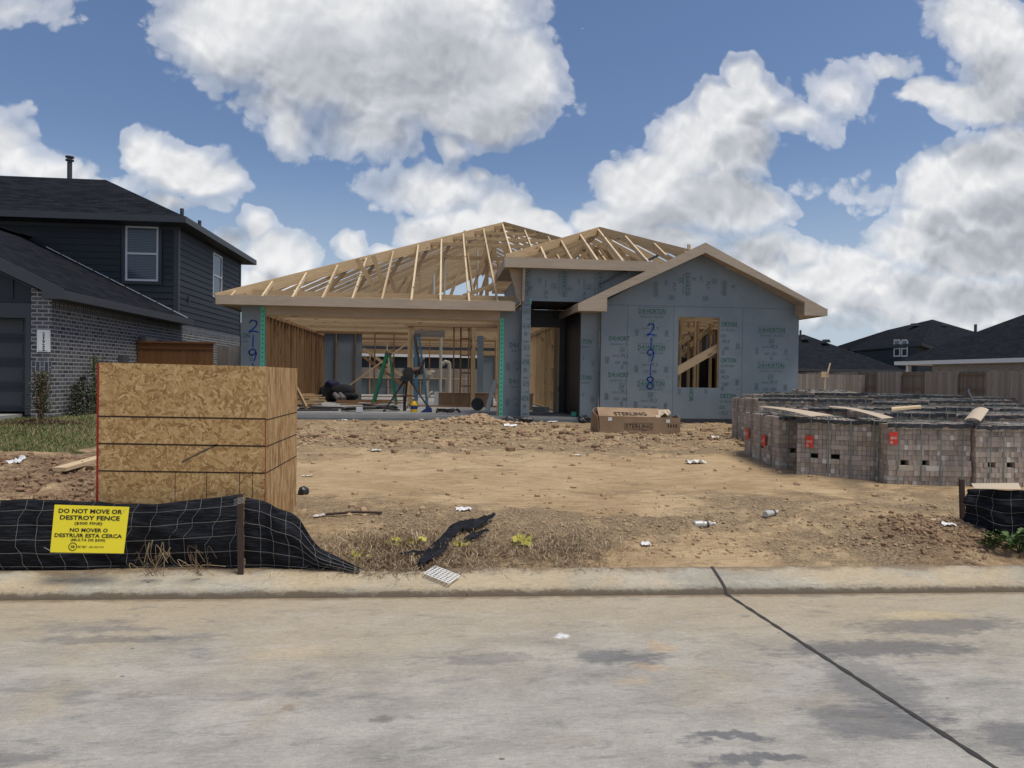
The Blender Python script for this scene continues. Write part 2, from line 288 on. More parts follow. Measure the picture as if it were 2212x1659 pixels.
def soil():
    m, t, b = mat('soil', .95, 0, .15)
    o = tcs(t); at = t.new('ShaderNodeAttribute', {'attribute_name': 'zone'}).outputs['Color']; z = t.sep(at)
    n = t.noise(o, 1.1, 7, .62, .6); f = t.noise(o, 38, 5, .7); g = t.noise(o, 140, 3, .7); l = t.noise(t.v('MULTIPLY', o, (1.1, 6, 1)), 2.2, 6, .6, 1.5)
    peb = t.vor(o, 34., rnd=1.); pc = t.vor(o, 34., 'Color')
    clay = t.mix(t.mr(t.m('ADD', t.m('MULTIPLY', n, .5), t.m('MULTIPLY', l, .5)), .36, .64), (.36, .25, .14, 1), (.52, .39, .235, 1))
    stk = t.noise(t.v('ADD', t.v('MULTIPLY', o, (.9, 9, 1)), t.v('MULTIPLY', t.noise(o, 1.2, 3, .5, out='Color'), (0, 4, 0))), 2.4, 6, .7, .4); clay = t.mix(t.mr(stk, .5, .66, 0, .6), clay, (.25, .17, .095, 1)); clay = t.mix(t.mr(t.noise(o, 2.6, 8, .75, .4), .56, .7, 0, .6), clay, (.22, .155, .095, 1))
    dark = t.mix(t.mr(t.m('ADD', t.m('MULTIPLY', f, .6), t.m('MULTIPLY', g, .4)), .40, .6), (.175, .12, .07, 1), (.46, .35, .225, 1))
    redd = t.mix(t.mr(f, .35, .65), (.15, .09, .055, 1), (.33, .215, .14, 1))
    dark = t.mix(z[2], dark, redd)
    pat = t.noise(t.v('MULTIPLY', o, (.8, 1.4, 1)), 1.35, 8, .68, .6); fac = t.m('ADD', t.m('MULTIPLY', z[0], .56), t.m('ADD', t.m('MULTIPLY', t.m('SUBTRACT', t.noise(o, 4.2, 8, .7, .8), .5), 1.5), t.m('MULTIPLY', t.m('SUBTRACT', pat, .5), 2.4))); fac = t.mr(fac, .15, .75)
    c = t.mix(fac, clay, dark)
    pl = t.mix(t.sep(pc)[0], (.42, .33, .23, 1), (.22, .155, .1, 1))
    c = t.mix(t.m('MULTIPLY', t.mr(peb, .18, .3, 1, 0), t.m('MULTIPLY', t.m('GREATER_THAN', t.sep(pc)[1], .55), t.m('MULTIPLY_ADD', fac, .7, .12))), c, pl)
    c = t.mix(1., c, t.mix(t.m('ADD', t.m('MULTIPLY', g, .5), t.m('MULTIPLY', t.noise(o, 70, 3, .7), .5)), (.3, .3, .3, 1), (1.65, 1.65, 1.65, 1)), 'MULTIPLY')
    gr = t.mix(t.noise(o, 14, 5, .7), (.045, .055, .018, 1), (.15, .145, .06, 1)); gr = t.mix(t.mr(n, .4, .65, 0, .6), gr, (.17, .145, .085, 1))
    c = t.mix(t.mr(t.m('ADD', z[1], t.m('MULTIPLY', t.m('SUBTRACT', f, .5), .5)), .4, .6), c, gr)
    t.l.new(c, b.inputs['Base Color'])
    h = t.m('ADD', t.m('MULTIPLY', t.m('MULTIPLY', f, 2.6), t.m('MULTIPLY_ADD', fac, .8, .2)), t.m('ADD', t.m('MULTIPLY', g, .5), t.m('MULTIPLY', l, .6)))
    bump(t, b, h, .016)
soil()
plain('clod', (.37, .265, .165), .95, .35, 5, .1, bmp=.006, bs=40); plain('clod_dark', (.24, .16, .10), .95, .35, 5, .1, bmp=.006, bs=40)
plain('straw', (.34, .25, .145), .8, .4, 3); plain('straw_dark', (.15, .1, .06), .8, .4, 3); plain('straw_pale', (.5, .41, .28), .8, .2, 3)
plain('grass_blade', (.085, .115, .03), .7, .4, 3); plain('leaf_green', (.075, .13, .035), .6, .4, 5); plain('leaf_dark', (.025, .045, .018), .6, .4, 5); plain('twig', (.12, .085, .05), .8, .3)
plain('leaf_yellow', (.42, .38, .08), .6, .2)
def fabric():
    m, t, b = mat('black_fabric', .7, 0, .18)
    o = tcs(t); s = t.sep(o); n = t.noise(t.v('MULTIPLY', o, (1.4, 1.4, 12)), 6, 6, .6, .6)
    w = t.noise(t.v('MULTIPLY', o, (300, 300, 12)), 1, 2, .5)
    d = t.noise(o, 4, 4, .6)
    c = t.mix(t.mr(n, .4, .75), (.005, .0055, .008, 1), (.024, .027, .038, 1)); c = t.mix(t.mr(d, .58, .85, 0, .3), c, (.05, .044, .04, 1))
    t.l.new(c, b.inputs['Base Color']); bump(t, b, t.m('ADD', t.m('MULTIPLY', n, 1), t.m('MULTIPLY', w, .12)), .012)
fabric()
plain('wire', (.3, .29, .27), .5, .2, metallic=.3); plain('rust_metal', (.055, .036, .03), .8, .4, 20, bmp=.001)
plain('sign_yellow', (.78, .66, .03), .5, .04, 3)
def pbrick():
    m, t, b = mat('pallet_brick', .88)
    uv = t.new('ShaderNodeUVMap').outputs[0]; s = t.sep(uv)
    idn = t.m('FLOOR', t.m('DIVIDE', s[0], 50.)); wn = t.new('ShaderNodeTexWhiteNoise', {'noise_dimensions': '1D'}, {'W': idn}); r = t.sep(wn.outputs[1])
    c = t.mix(r[0], (.30, .245, .205, 1), (.42, .355, .305, 1)); c = t.mix(t.m('GREATER_THAN', r[1], .9), c, (.43, .37, .30, 1))
    c = t.mix(t.m('GREATER_THAN', r[2], .95), c, (.55, .51, .46, 1))
    o = tcs(t); f = t.noise(o, 90, 4, .7); c = t.mix(1., c, t.mix(f, (.6, .6, .6, 1), (1.4, 1.4, 1.4, 1)), 'MULTIPLY')
    t.l.new(c, b.inputs['Base Color']); bump(t, b, f, .003)
pbrick()
plain('strap_green', (.16, .19, .175), .5, .1); plain('label_red', (.62, .05, .025), .5, .15, 8); plain('black_plastic', (.02, .022, .027), .4, .4, 12, .5, bmp=.01, bs=15)
plain('brick_dark_side', (.1, .08, .07), .9, .2)
def cardboard():
    m, t, b = mat('cardboard', .8)
    o = tcs(t); n = t.noise(o, 2.2, 6, .6); f = t.noise(t.v('MULTIPLY', o, (2, 2, 60)), 3, 3, .6)
    c = t.mix(t.mr(n, .3, .7), (.25, .165, .098, 1), (.34, .235, .15, 1)); c = t.mix(t.m('MULTIPLY', f, .3), c, (.2, .13, .08, 1))
    t.l.new(c, b.inputs['Base Color']); bump(t, b, n, .01)
cardboard()
plain('cardboard_pale', (.47, .385, .28), .8, .12, 3, bmp=.004, bs=6); plain('paper_white', (.68, .68, .67), .7, .1, 8); plain('clear_plastic', (.45, .45, .42), .2, .3, 20, .6); plain('ink_brown', (.045, .03, .022), .7, .2)
plain('ladder_green', (.02, .17, .09), .5, .1); plain('ladder_blue', (.05, .14, .22), .5, .2); plain('black_iron', (.02, .018, .018), .5, .4, 20, .5); plain('brown_iron', (.10, .05, .035), .6, .4, 20)
plain('yellow_plastic', (.62, .38, .02), .4, .1); plain('blue_plastic', (.02, .035, .14), .4, .2); plain('pvc', (.52, .49, .4), .4, .1); plain('bag_dark', (.009, .009, .012), .8, .4); plain('bag_purple', (.014, .01, .045), .7, .3); plain('sack_grey', (.15, .13, .13), .9, .3)
plain('grey_metal', (.10, .105, .11), .5, .1, metallic=.3); plain('stud_back', (.12, .08, .045), .9, .2)
# ------------------------------------------------------------------ mesh helpers
class MB:
    def __init__(s): s.v = []; s.f = []; s.uv = []; s.mi = []
    def face(s, pts, uv=None, mi=0):
        n = len(s.v); s.v += [tuple(p) for p in pts]; s.f.append(tuple(range(n, n+len(pts))))
        s.uv += list(uv) if uv else [(0, 0)]*len(pts); s.mi.append(mi)
    def mesh(s, vs_, fs, mi=0, uvf=None):
        n = len(s.v); s.v += [tuple(p) for p in vs_]
        for f in fs:
            s.f.append(tuple(i+n for i in f)); s.mi.append(mi)
            s.uv += [uvf(vs_[i]) if uvf else (vs_[i][0]+vs_[i][1], vs_[i][2]) for i in f]
    def par(s, o, ex, ey, ez, mi=0, off=None):      # box from a corner and three edge vectors
        o = Vector(o); E = [Vector(ex), Vector(ey), Vector(ez)]; L = [e.length for e in E]
        if E[0].cross(E[1]).dot(E[2]) < 0: E[0], E[1] = E[1], E[0]; L[0], L[1] = L[1], L[0]
        k = 50*R_.randint(0, 1999)+5 if off is None else off
        for (i, j, w) in ((0, 1, 2), (1, 2, 0), (2, 0, 1)):
            for s_ in (0, 1):
                b = o+E[w]*s_; P = [b, b+E[i], b+E[i]+E[j], b+E[j]]
                C = [(0, 0), (L[i], 0), (L[i], L[j]), (0, L[j])]
                if L[j] > L[i]: C = [(y, x) for x, y in C]
                C = [(x+k, y+.31*w+.17*s_) for x, y in C]
                if not s_: P = P[::-1]; C = C[::-1]
                s.face(P, C, mi)
    def box(s, a, b, mi=0, off=None):
        s.par(a, (b[0]-a[0], 0, 0), (0, b[1]-a[1], 0), (0, 0, b[2]-a[2]), mi, off)
    def beam(s, p0, p1, w, h, up=(0, 0, 1), mi=0):  # w across, h along up (centre line)
        p0 = Vector(p0); p1 = Vector(p1); d = p1-p0; u = Vector(up); sd_ = d.cross(u)
        if sd_.length < 1e-6: sd_ = d.cross(Vector((1, 0, 0)))
        sd_.normalize(); u = sd_.cross(d).normalized()
        s.par(p0-sd_*w/2-u*h/2, d, sd_*w, u*h, mi)
    def tube(s, pts, r, n=8, mi=0, cap=True):
        pts = [Vector(p) for p in pts]; rs = r if isinstance(r, (list, tuple)) else [r]*len(pts)
        b = len(s.v); ref = None; t0 = None; ln = 0
        for i, p in enumerate(pts):
            t = (pts[min(i+1, len(pts)-1)]-pts[max(i-1, 0)]).normalized()
            if ref is None: ref = t.orthogonal().normalized()
            else:
                ref = (ref-t*ref.dot(t)); ref = ref.normalized() if ref.length > 1e-5 else t.orthogonal().normalized()
            bi = t.cross(ref)
            for k in range(n):
                a_ = 2*math.pi*k/n; s.v.append(tuple(p+(ref*math.cos(a_)+bi*math.sin(a_))*rs[i]))
        for i in range(len(pts)-1):
            for k in range(n):
                k2 = (k+1) % n; s.f.append((b+i*n+k, b+i*n+k2, b+(i+1)*n+k2, b+(i+1)*n+k)); s.mi.append(mi)
                s.uv += [(i*.1, k*.02)]*4
        if cap:
            s.f.append(tuple(b+k for k in range(n))[::-1]); s.f.append(tuple(b+(len(pts)-1)*n+k for k in range(n))); s.mi += [mi, mi]; s.uv += [(0, 0)]*(2*n)
    def prism(s, poly, d, mi=0, scale_uv=True):     # planar polygon thickened by vector d
        P = [Vector(p) for p in poly]; d = Vector(d); nrm = (P[1]-P[0]).cross(P[2]-P[0])
        if nrm.dot(d) > 0: P = P[::-1]
        uvf = lambda p: (p.x+p.y, p.z)
        s.face(P, [uvf(p) for p in P], mi); Q = [p+d for p in P]; s.face(Q[::-1], [uvf(p) for p in Q[::-1]], mi)
        n = len(P)
        for i in range(n):
            j = (i+1) % n; s.face([P[j], P[i], Q[i], Q[j]], [uvf(P[j]), uvf(P[i]), uvf(Q[i]), uvf(Q[j])], mi)
    def quad(s, a, b, c, d, mi=0, uw=None):         # uv in metres: u along a->b, v along a->d
        a, b, c, d = map(Vector, (a, b, c, d)); eu = (b-a).normalized(); ev = (d-a)-eu*(d-a).dot(eu); ev.normalize()
        s.face([a, b, c, d], [((p-a).dot(eu), (p-a).dot(ev)) for p in (a, b, c, d)], mi)
    def build(s, name, mats, parent=None, smooth=False):
        me = bpy.data.meshes.new(name); off = parent_world(parent) if parent else Vector((0, 0, 0))
        vv = np.array(s.v, dtype=np.float64)-np.array(off)
        me.from_pydata(vv.tolist(), [], s.f); ul = me.uv_layers.new(name='UVMap')
        ul.data.foreach_set('uv', np.array(s.uv, dtype=np.float32).ravel())
        for m_ in (mats if isinstance(mats, (list, tuple)) else [mats]): me.materials.append(MATS[m_])
        me.polygons.foreach_set('material_index', s.mi)
        if smooth: me.polygons.foreach_set('use_smooth', [True]*len(me.polygons))
        me.update(); o = bpy.data.objects.new(name, me); col.objects.link(o)
        if parent: o.parent = parent
        return o
PW = {}
def parent_world(p):
    v = Vector((0, 0, 0))
    while p is not None: v = v+p.location; p = p.parent
    return v
def thing(name, label, cat, loc=(0, 0, 0), rz=0, group=None):
    o = bpy.data.objects.new(name, None); col.objects.link(o); o.location = loc; o.rotation_euler = (0, 0, rz); o.empty_display_size = .2
    return tag(o, label, cat, group)
def tag(o, label, cat, group=None, kind=None):
    if label: o['label'] = label
    if cat: o['category'] = cat
    if group: o['group'] = group
    if kind: o['kind'] = kind
    return o
def single(mb, name, mats, label, cat, group=None, smooth=False, base=None):
    o = mb.build(name, mats, None, smooth)
    vv = np.array(mb.v); c = Vector(((vv[:, 0].min()+vv[:, 0].max())/2, (vv[:, 1].min()+vv[:, 1].max())/2, vv[:, 2].min()))
    o.data.transform(Matrix.Translation(-c)); o.location = c
    return tag(o, label, cat, group)
def cyl(mb, c, r, h, n=16, mi=0, axis='Z'):
    c = Vector(c); d = {'X': Vector((1, 0, 0)), 'Y': Vector((0, 1, 0)), 'Z': Vector((0, 0, 1))}[axis]*h
    mb.tube([c, c+d], r, n, mi)
_txt = {}
def text_geo(body, bold=0., shear=0.):
    k = (body, bold, shear)
    if k not in _txt:
        cu = bpy.data.curves.new('lettering', 'FONT'); cu.body = body; cu.size = 1; cu.offset = bold; cu.shear = shear; cu.resolution_u = 2
        cu.align_x = 'CENTER'; cu.align_y = 'CENTER'
        o = bpy.data.objects.new('lettering', cu); col.objects.link(o); dgp = bpy.context.evaluated_depsgraph_get(); me = bpy.data.meshes.new_from_object(o.evaluated_get(dgp))
        vs_ = [v.co.copy() for v in me.vertices]; fs = [tuple(p.vertices) for p in me.polygons]
        bpy.data.objects.remove(o); bpy.data.curves.remove(cu); bpy.data.meshes.remove(me)
        xs = [v.x for v in vs_]; ys = [v.y for v in vs_]; cx, cy = (max(xs)+min(xs))/2, (max(ys)+min(ys))/2
        w, h = max(xs)-min(xs), max(ys)-min(ys)
        _txt[k] = ([((v.x-cx)/w, (v.y-cy)/h) for v in vs_], fs)
    return _txt[k]
def put_text(mb, body, c, w, h, ex=(1, 0, 0), ey=(0, 0, 1), bold=0., shear=0., mi=0):
    vs_, fs = text_geo(body, bold, shear); c, ex, ey = Vector(c), Vector(ex), Vector(ey)
    mb.mesh([c+ex*(x*w)+ey*(y*h) for x, y in vs_], fs, mi)
# ------------------------------------------------------------------ ground shape
def lattice(ix, iy, seed):
    h = (ix.astype(np.int64)*374761393 + iy.astype(np.int64)*668265263 + seed*974634777) & 0x7fffffff
    h = ((h ^ (h >> 13))*1274126177) & 0x7fffffff
    return ((h ^ (h >> 16)) & 0xffff)/65535.
def vnoise(x, y, seed):
    ix = np.floor(x); iy = np.floor(y); fx = x-ix; fy = y-iy; fx = fx*fx*(3-2*fx); fy = fy*fy*(3-2*fy)
    a = lattice(ix, iy, seed); b = lattice(ix+1, iy, seed); c = lattice(ix, iy+1, seed); d = lattice(ix+1, iy+1, seed)
    return (a*(1-fx)+b*fx)*(1-fy)+(c*(1-fx)+d*fx)*fy
def fbm(x, y, sc_, oct_, seed, rough=.55):
    t = 0; am = 1; s = 0
    for i in range(oct_):
        t = t+am*(vnoise(x*sc_+i*17.3, y*sc_-i*9.1, seed+i)-.5); s += am; am *= rough; sc_ *= 2.03
    return t/s*2
KS = -.0285
def kerb_y(x): return 5.148+KS*x
def sstep(a, b, x):
    t = np.clip((x-a)/(b-a), 0, 1); return t*t*(3-2*t)
def zones(x, y):
    yk = y-kerb_y(x)
    rough = np.clip(1-sstep(1.5, 2.3, yk+.6*fbm(x, y, .8, 3, 5)), 0, 1)
    rough = rough*(1-.75*sstep(.25, .5, vnoise(x*.9+3.1, y*1.6, 123)*np.exp(-((x-2.3)/1.3)**2)*1.4))
    rough = np.maximum(rough, sstep(9.6, 10.8, y+.5*fbm(x, y, .7, 3, 9)))
    rough = np.maximum(rough, sstep(-2.4, -3.2, x))
    rough = np.maximum(rough, sstep(2.2, 3.0, x)*(1-sstep(7., 8., y))*.8)
    lawn = sstep(-4.3, -5.0, x+.5*fbm(x, y, 1.2, 3, 21))*sstep(9.2, 10.1, y+.12*(x+5)+.5*fbm(x, y, 1.5, 3, 31))
    red = sstep(-2.2, -3.6, x)*(1-lawn)
    red = np.maximum(red, sstep(3.6, 4.2, x)*(1-sstep(5.9, 6.4, y))*.6)
    return rough*(1-lawn), lawn, red
def base_h(x, y):
    yk = y-kerb_y(x)
    h = np.interp(yk, [.0, .33, .8, 1.5, 3, 6, 9.5, 10.2, 16, 40], [-.06, .105, .19, .31, .40, .50, .615, .62, .62, .3])
    hl = np.interp(yk, [.0, .33, .8, 1.6, 3, 5, 9, 20, 40], [-.06, .105, .24, .36, .46, .56, .73, .75, .7])
    wl = sstep(-3.5, -6, x); h = h*(1-wl)+hl*wl
    wr = sstep(9, 20, x)*sstep(8, 16, y); h = h*(1-wr)+.3*wr
    far = sstep(45, 120, y); h = h*(1-far)-.4*far
    return np.where(yk < .02, -.06-.0*yk, h)
def ground(x, y):
    x = np.asarray(x, float); y = np.asarray(y, float)
    r, l, red = zones(x, y); h = base_h(x, y); yk = y-kerb_y(x)
    k = sstep(.33, .9, yk)
    h = h+k*(.035*fbm(x, y, .6, 3, 3)+.010*fbm(x*.8, y*4+1.5*fbm(x, y, .5, 2, 17), 1.5, 5, 13))
    clodn = np.abs(fbm(x, y, 4.5, 5, 41, .6)); h = h+k*(r*(.012+.05*clodn)*(.5+.9*vnoise(x*.9, y*.9, 77))+red*.075*np.abs(fbm(x, y, 2.6, 5, 51, .62)))
    # spoil ridges: by the lawn edge, by the silt fence end on the right, at the slab
    h = h+.14*np.exp(-((y-8.7-.12*(x+5))/.75)**2)*sstep(-2.6, -4, x)*(.7+.6*fbm(x, y, 2, 4, 61))
    h = h+.12*np.exp(-((x-4.35)/.55)**2-((y-5.95)/.33)**2)*(1+.5*fbm(x, y, 3, 4, 71))
    h = h+.1*np.exp(-((x-.75)/.55)**2-((y-14.75)/.3)**2)*(1+.7*fbm(x, y, 4, 4, 81))
    h = h+.05*np.exp(-((y-14.6)/.3)**2)*(fbm(x, y, 1.5, 4, 91)+.3)*sstep(-2, -.5, x)*(1-sstep(7, 8, x))
    h = np.where(y > 15.05, np.minimum(h, .64), h)
    return h
def gh(x, y): return float(ground(np.array([x]), np.array([y]))[0])
def axis_pts(lo, hi, fine0, fine1, step, grow=1.16):
    c = list(np.arange(fine0, fine1+1e-6, step)); s = step; x = fine0; L = []
    while x > lo: s *= grow; x -= s; L.append(x)
    s = step; x = fine1; Rr = []
    while x < hi: s *= grow; x += s; Rr.append(x)
    return np.array(L[::-1]+c+Rr)
def grid_mesh(name, xs, ys, hf, matn, zone=False):
    X, Y = np.meshgrid(xs, ys); Z = hf(X, Y); nx, ny = len(xs), len(ys)
    co = np.stack([X, Y, Z], -1).reshape(-1, 3)
    i = np.arange(nx*ny).reshape(ny, nx); q = np.stack([i[:-1, :-1], i[:-1, 1:], i[1:, 1:], i[1:, :-1]], -1).reshape(-1, 4)
    me = bpy.data.meshes.new(name); me.vertices.add(len(co)); me.vertices.foreach_set('co', co.astype(np.float32).ravel())
    me.loops.add(q.size); me.loops.foreach_set('vertex_index', q.astype(np.int32).ravel()); me.polygons.add(len(q))
    me.polygons.foreach_set('loop_start', np.arange(0, q.size, 4, dtype=np.int32)); me.polygons.foreach_set('use_smooth', np.ones(len(q), bool)); me.update(calc_edges=True)
    if zone:
        r, l, red = zones(X, Y); at = me.color_attributes.new('zone', 'FLOAT_COLOR', 'POINT')
        at.data.foreach_set('color', np.stack([r, l, red, np.ones_like(r)], -1).astype(np.float32).ravel())
    me.materials.append(MATS[matn]); o = bpy.data.objects.new(name, me); col.objects.link(o); return o
tag(grid_mesh('ground', axis_pts(-700, 900, -6.2, 9.5, .034), axis_pts(4.6, 1500, 5.3, 14.6, .032, 1.14), ground, 'soil', True), None, None, kind='structure')
# road sheet and kerb
mb = MB(); X0, X1 = -300, 300
mb.face([(X0, -60, 0), (X1, -60, 0), (X1, kerb_y(X1)+.01, 0), (X0, kerb_y(X0)+.01, 0)])
tag(mb.build('road', 'road_concrete'), None, None, kind='structure')
mb = MB(); xs = [-200, -60, -20, -8, -5, -4, -3, -2, -1, 0, 1, 2, 3, 4, 5, 6, 8, 20, 60, 200]
prof = [(-.004, .0015), (.004, .012), (.018, .03), (.045, .045), (.09, .06), (.17, .08), (.27, .103), (.33, .116), (.345, .10), (.345, -.05)]
kv = []
for x in xs:
    for dx, z in prof: kv.append((x, kerb_y(x)+dx, z))
n = len(prof); kf = [(i*n+j, (i+1)*n+j, (i+1)*n+j+1, i*n+j+1) for i in range(len(xs)-1) for j in range(n-1)]
mb.mesh(kv, kf); tag(mb.build('kerb', 'kerb_concrete', smooth=True), None, None, kind='structure')
# expansion joint: a seal lying in the road and over the kerb
mb = MB(); a_, b_ = Vector((2.137, 5.13, .004)), Vector((2.45, .9, .004)); N = 90; L = []; Rr = []
for i in range(N+1):
    p = a_.lerp(b_, i/N); w = .011+.004*math.sin(i*1.7)+.003*R_.random(); L.append(p-Vector((w, 0, 0))); Rr.append(p+Vector((w+.003*R_.random(), 0, 0)))
for i in range(N): mb.face([L[i+1], Rr[i+1], Rr[i], L[i]])
kp = []
for dx, z in prof[:8]: kp.append(Vector((2.137+dx*.05, kerb_y(2.14)+dx, z+.004)))
for i in range(len(kp)-1):
    w = Vector((.012, 0, 0)); mb.face([kp[i]-w, kp[i]+w, kp[i+1]+w, kp[i+1]-w])
tag(mb.build('road_joint', 'joint_seal'), None, None, kind='structure')
mb = MB(); mb.box((-13.5, 5.9, .3), (-7.75, 14.1, .775)); 
tag(mb.build('driveway', 'slab_concrete'), None, None, kind='structure')
# ------------------------------------------------------------------ house under construction
ZS = .745
H = thing('house_under_construction', 'unfinished single-storey house with open timber roof, blue-grey sheathing and an open garage', 'house', (2, 15.3, .6))
mb = MB(); mb.box((-4.13, 15.3, .2), (1.80, 31.6, ZS)); mb.box((1.80, 15.12, .2), (3.40, 31.6, ZS-.006)); mb.box((3.40, 14.97, .2), (7.82, 31.6, ZS-.003))
slab = mb.build('slab', 'slab_concrete', H)
mb = MB(); mb.box((-4.1, 15.262, .56), (1.74, 15.298, .68)); mb.box((1.82, 15.08, .55), (3.38, 15.118, .69)); mb.build('form_board', 'slab_edge', H)
mb = MB(); mb.box((3.42, 14.93, .6), (7.8, 14.966, .74)); mb.build('form_board', 'dark_trim', H)
# --- sheathing panels and printing
def drh(mb, c, s=1., ex=(1, 0, 0), ey=(0, 0, 1), mi=0, rule=True):
    c, ex, ey = Vector(c), Vector(ex), Vector(ey); w, h = .60*s, .10*s
    put_text(mb, 'D·R·HORTON', c, w, h*1.05, ex, ey, .035, 0, mi)
    put_text(mb, "America's Builder", c-ey*.115*s, w*.92, .062*s, ex, ey, 0, .35, 1)
    if rule:
        for k in (.078, -.068):
            mb.par(c-ex*w/2+ey*k*s, ex*w, ey*.006, ex.cross(ey)*.002, 1)
def ox(mb, c, s=1., ex=(1, 0, 0), ey=(0, 0, 1), mi=0):
    c, ex, ey = Vector(c), Vector(ex), Vector(ey)
    put_text(mb, 'OX', c, .13*s, .075*s, ex, ey, .02, .2, mi); mb.par(c-ex*.08*s+ey*.055*s, ex*.16*s, ey*.006, ex.cross(ey)*.002, mi); mb.par(c-ex*.07*s-ey*.06*s, ex*.13*s, ey*.006, ex.cross(ey)*.002, 1)
def small_lines(mb, c, w, n, ex=(1, 0, 0), ey=(0, 0, 1)):
    c, ex, ey = Vector(c), Vector(ex), Vector(ey)
    for k in range(n):
        ww = w*(.7+.3*R_.random()); mb.par(c-ex*ww/2-ey*k*.022, ex*ww, ey*.007, ex.cross(ey)*.002, 1)
def column(mb, x, y, ztop, zbot, s=1., phase=0, flip=False, x0=-9, x1=9, seq=None):
    """printed column of a sheet: repeats every 0.78 m"""
    z = ztop-phase; k = 0; P = .78
    while z > zbot:
        for (dz, what) in ((0, 'D'), (-.25, 'O'), (-.37, 'P'), (-.52, 'o'), (-.60, 'b')):
            zz = z+dz
            if not (zbot+.08 < zz < ztop-.06): continue
            c = (x, y, zz)
            if what == 'D': drh(mb, c, s)
            elif what == 'O': ox(mb, c, s)
            elif what == 'P': put_text(mb, 'thermo', (x-.13*s, y, zz), .17*s, .055*s, (1, 0, 0), (0, 0, 1), 0, 0, 1); put_text(mb, 'PLY', (x+.07*s, y, zz), .17*s, .075*s, bold=.02, mi=1)
            elif what == 'o':
                put_text(mb, 'OX²', (x-.11*s, y, zz), .12*s, .06*s, bold=.02, mi=1); small_lines(mb, (x+.07*s, y, zz+.02), .14*s, 3)
                small_lines(mb, (x-.33*s, y, zz+.12), .09*s, 7); small_lines(mb, (x+.33*s, y, zz+.1), .09*s, 6)
            else:
                mb.par((x-.035, y, zz-.05), (.07, 0, 0), (0, 0, .008), (0, -.002, 0), 1); small_lines(mb, (x, y, zz+.02), .06, 3); put_text(mb, 'R-10', (x+.36*s, y, zz-.03), .08*s, .03*s, mi=1)
        z -= P
def clip_x(mb, x0, x1):                 # drop printed faces that run off the sheet
    keep = [i for i, f in enumerate(mb.f) if all(x0 <= mb.v[j][0] <= x1 for j in f)]
    cum = np.cumsum([0]+[len(f) for f in mb.f]); uv = []
    for i in keep: uv += mb.uv[cum[i]:cum[i+1]]
    mb.f, mb.mi, mb.uv = [mb.f[i] for i in keep], [mb.mi[i] for i in keep], uv
def digits(mb, strokes, c, w, h, r=.016, ex=(1, 0, 0), ey=(0, 0, 1)):
    c, ex, ey = Vector(c), Vector(ex), Vector(ey)
    for st in strokes: 
        P = []
        for i in range(len(st)-1):
            p0 = st[max(i-1, 0)]; p1 = st[i]; p2 = st[i+1]; p3 = st[min(i+2, len(st)-1)]
            for k in range(5):
                t = k/5; q = [.5*((2*p1[j])+(-p0[j]+p2[j])*t+(2*p0[j]-5*p1[j]+4*p2[j]-p3[j])*t*t+(-p0[j]+3*p1[j]-3*p2[j]+p3[j])*t**3) for j in (0, 1)]; P.append(q)
        P.append(st[-1]); Q = [c+ex*((x-.5)*w)+ey*((y-.5)*h) for x, y in P]
        nrm = ex.cross(ey)
        for i in range(len(Q)-1):
            d = (Q[i+1]-Q[i]).normalized(); s_ = nrm.cross(d)*r; e_ = d*r*.4
            mb.face([Q[i]-s_-e_, Q[i+1]-s_+e_, Q[i+1]+s_+e_, Q[i]+s_-e_] if True else 0)
D2 = [[(.05, .78), (.3, 1), (.75, .92), (.8, .65), (.45, .3), (.02, .03), (.5, .1), (1, .02)]]
D1 = [[(.5, 1), (.48, .5), (.46, 0)]]
D9 = [[(.85, .75), (.6, 1), (.15, .85), (.15, .6), (.5, .5), (.85, .72), (.8, .4), (.62, 0)]]
D8 = [[(.55, .52), (.15, .72), (.2, .95), (.6, 1), (.85, .85), (.75, .65), (.3, .42), (.08, .18), (.35, 0), (.75, .05), (.85, .28), (.55, .52)]]
mb = MB(); mb.box((-4.155, 15.33, .70), (-3.665, 15.35, 3.04)); P1 = mb.build('sheathing_panel', 'sheathing', H)
mb = MB(); column(mb, -4.28, 15.3285, 3.0, .75, phase=.62); clip_x(mb, -4.15, -3.77); mb.build('printed_lettering', ['ink_green', 'ink_grey'], P1)
mb = MB(); zz = 2.62
for g_, zc in ((D2, W(548, 705, 15.33)), (D1, W(547, 737, 15.33)), (D9, W(546, 767, 15.33)), (D1, W(546, 797, 15.33)), (D8, W(544, 826, 15.33))):
    digits(mb, g_, (zc.x, 15.3265, zc.z), .19, .25, .014)
mb.build('painted_number', 'ink_blue', P1)
mb = MB(); mb.box((1.262, 15.33, .70), (1.76, 15.35, 3.04)); P2 = mb.build('sheathing_panel', 'sheathing', H)
mb = MB(); column(mb, 1.78, 15.3285, 3.0, .75, phase=.72); clip_x(mb, 1.37, 1.7); mb.build('printed_lettering', ['ink_green', 'ink_grey'], P2)
for (xa, xb, tb) in ((-3.76, -3.672, 3.0), (1.268, 1.35, 2.86)):
    mb = MB(); mb.box((xa, 15.322, .71), (xb, 15.3295, tb)); st = mb.build('seal_strip', 'seal_green', H)
    mb = MB(); z = .78
    while z < tb-.05: mb.box(((xa+xb)/2-.012, 15.319, z), ((xa+xb)/2+.012, 15.3215, z+.03)); z += .095
    mb.build('strip_mark', 'ink_green', st)
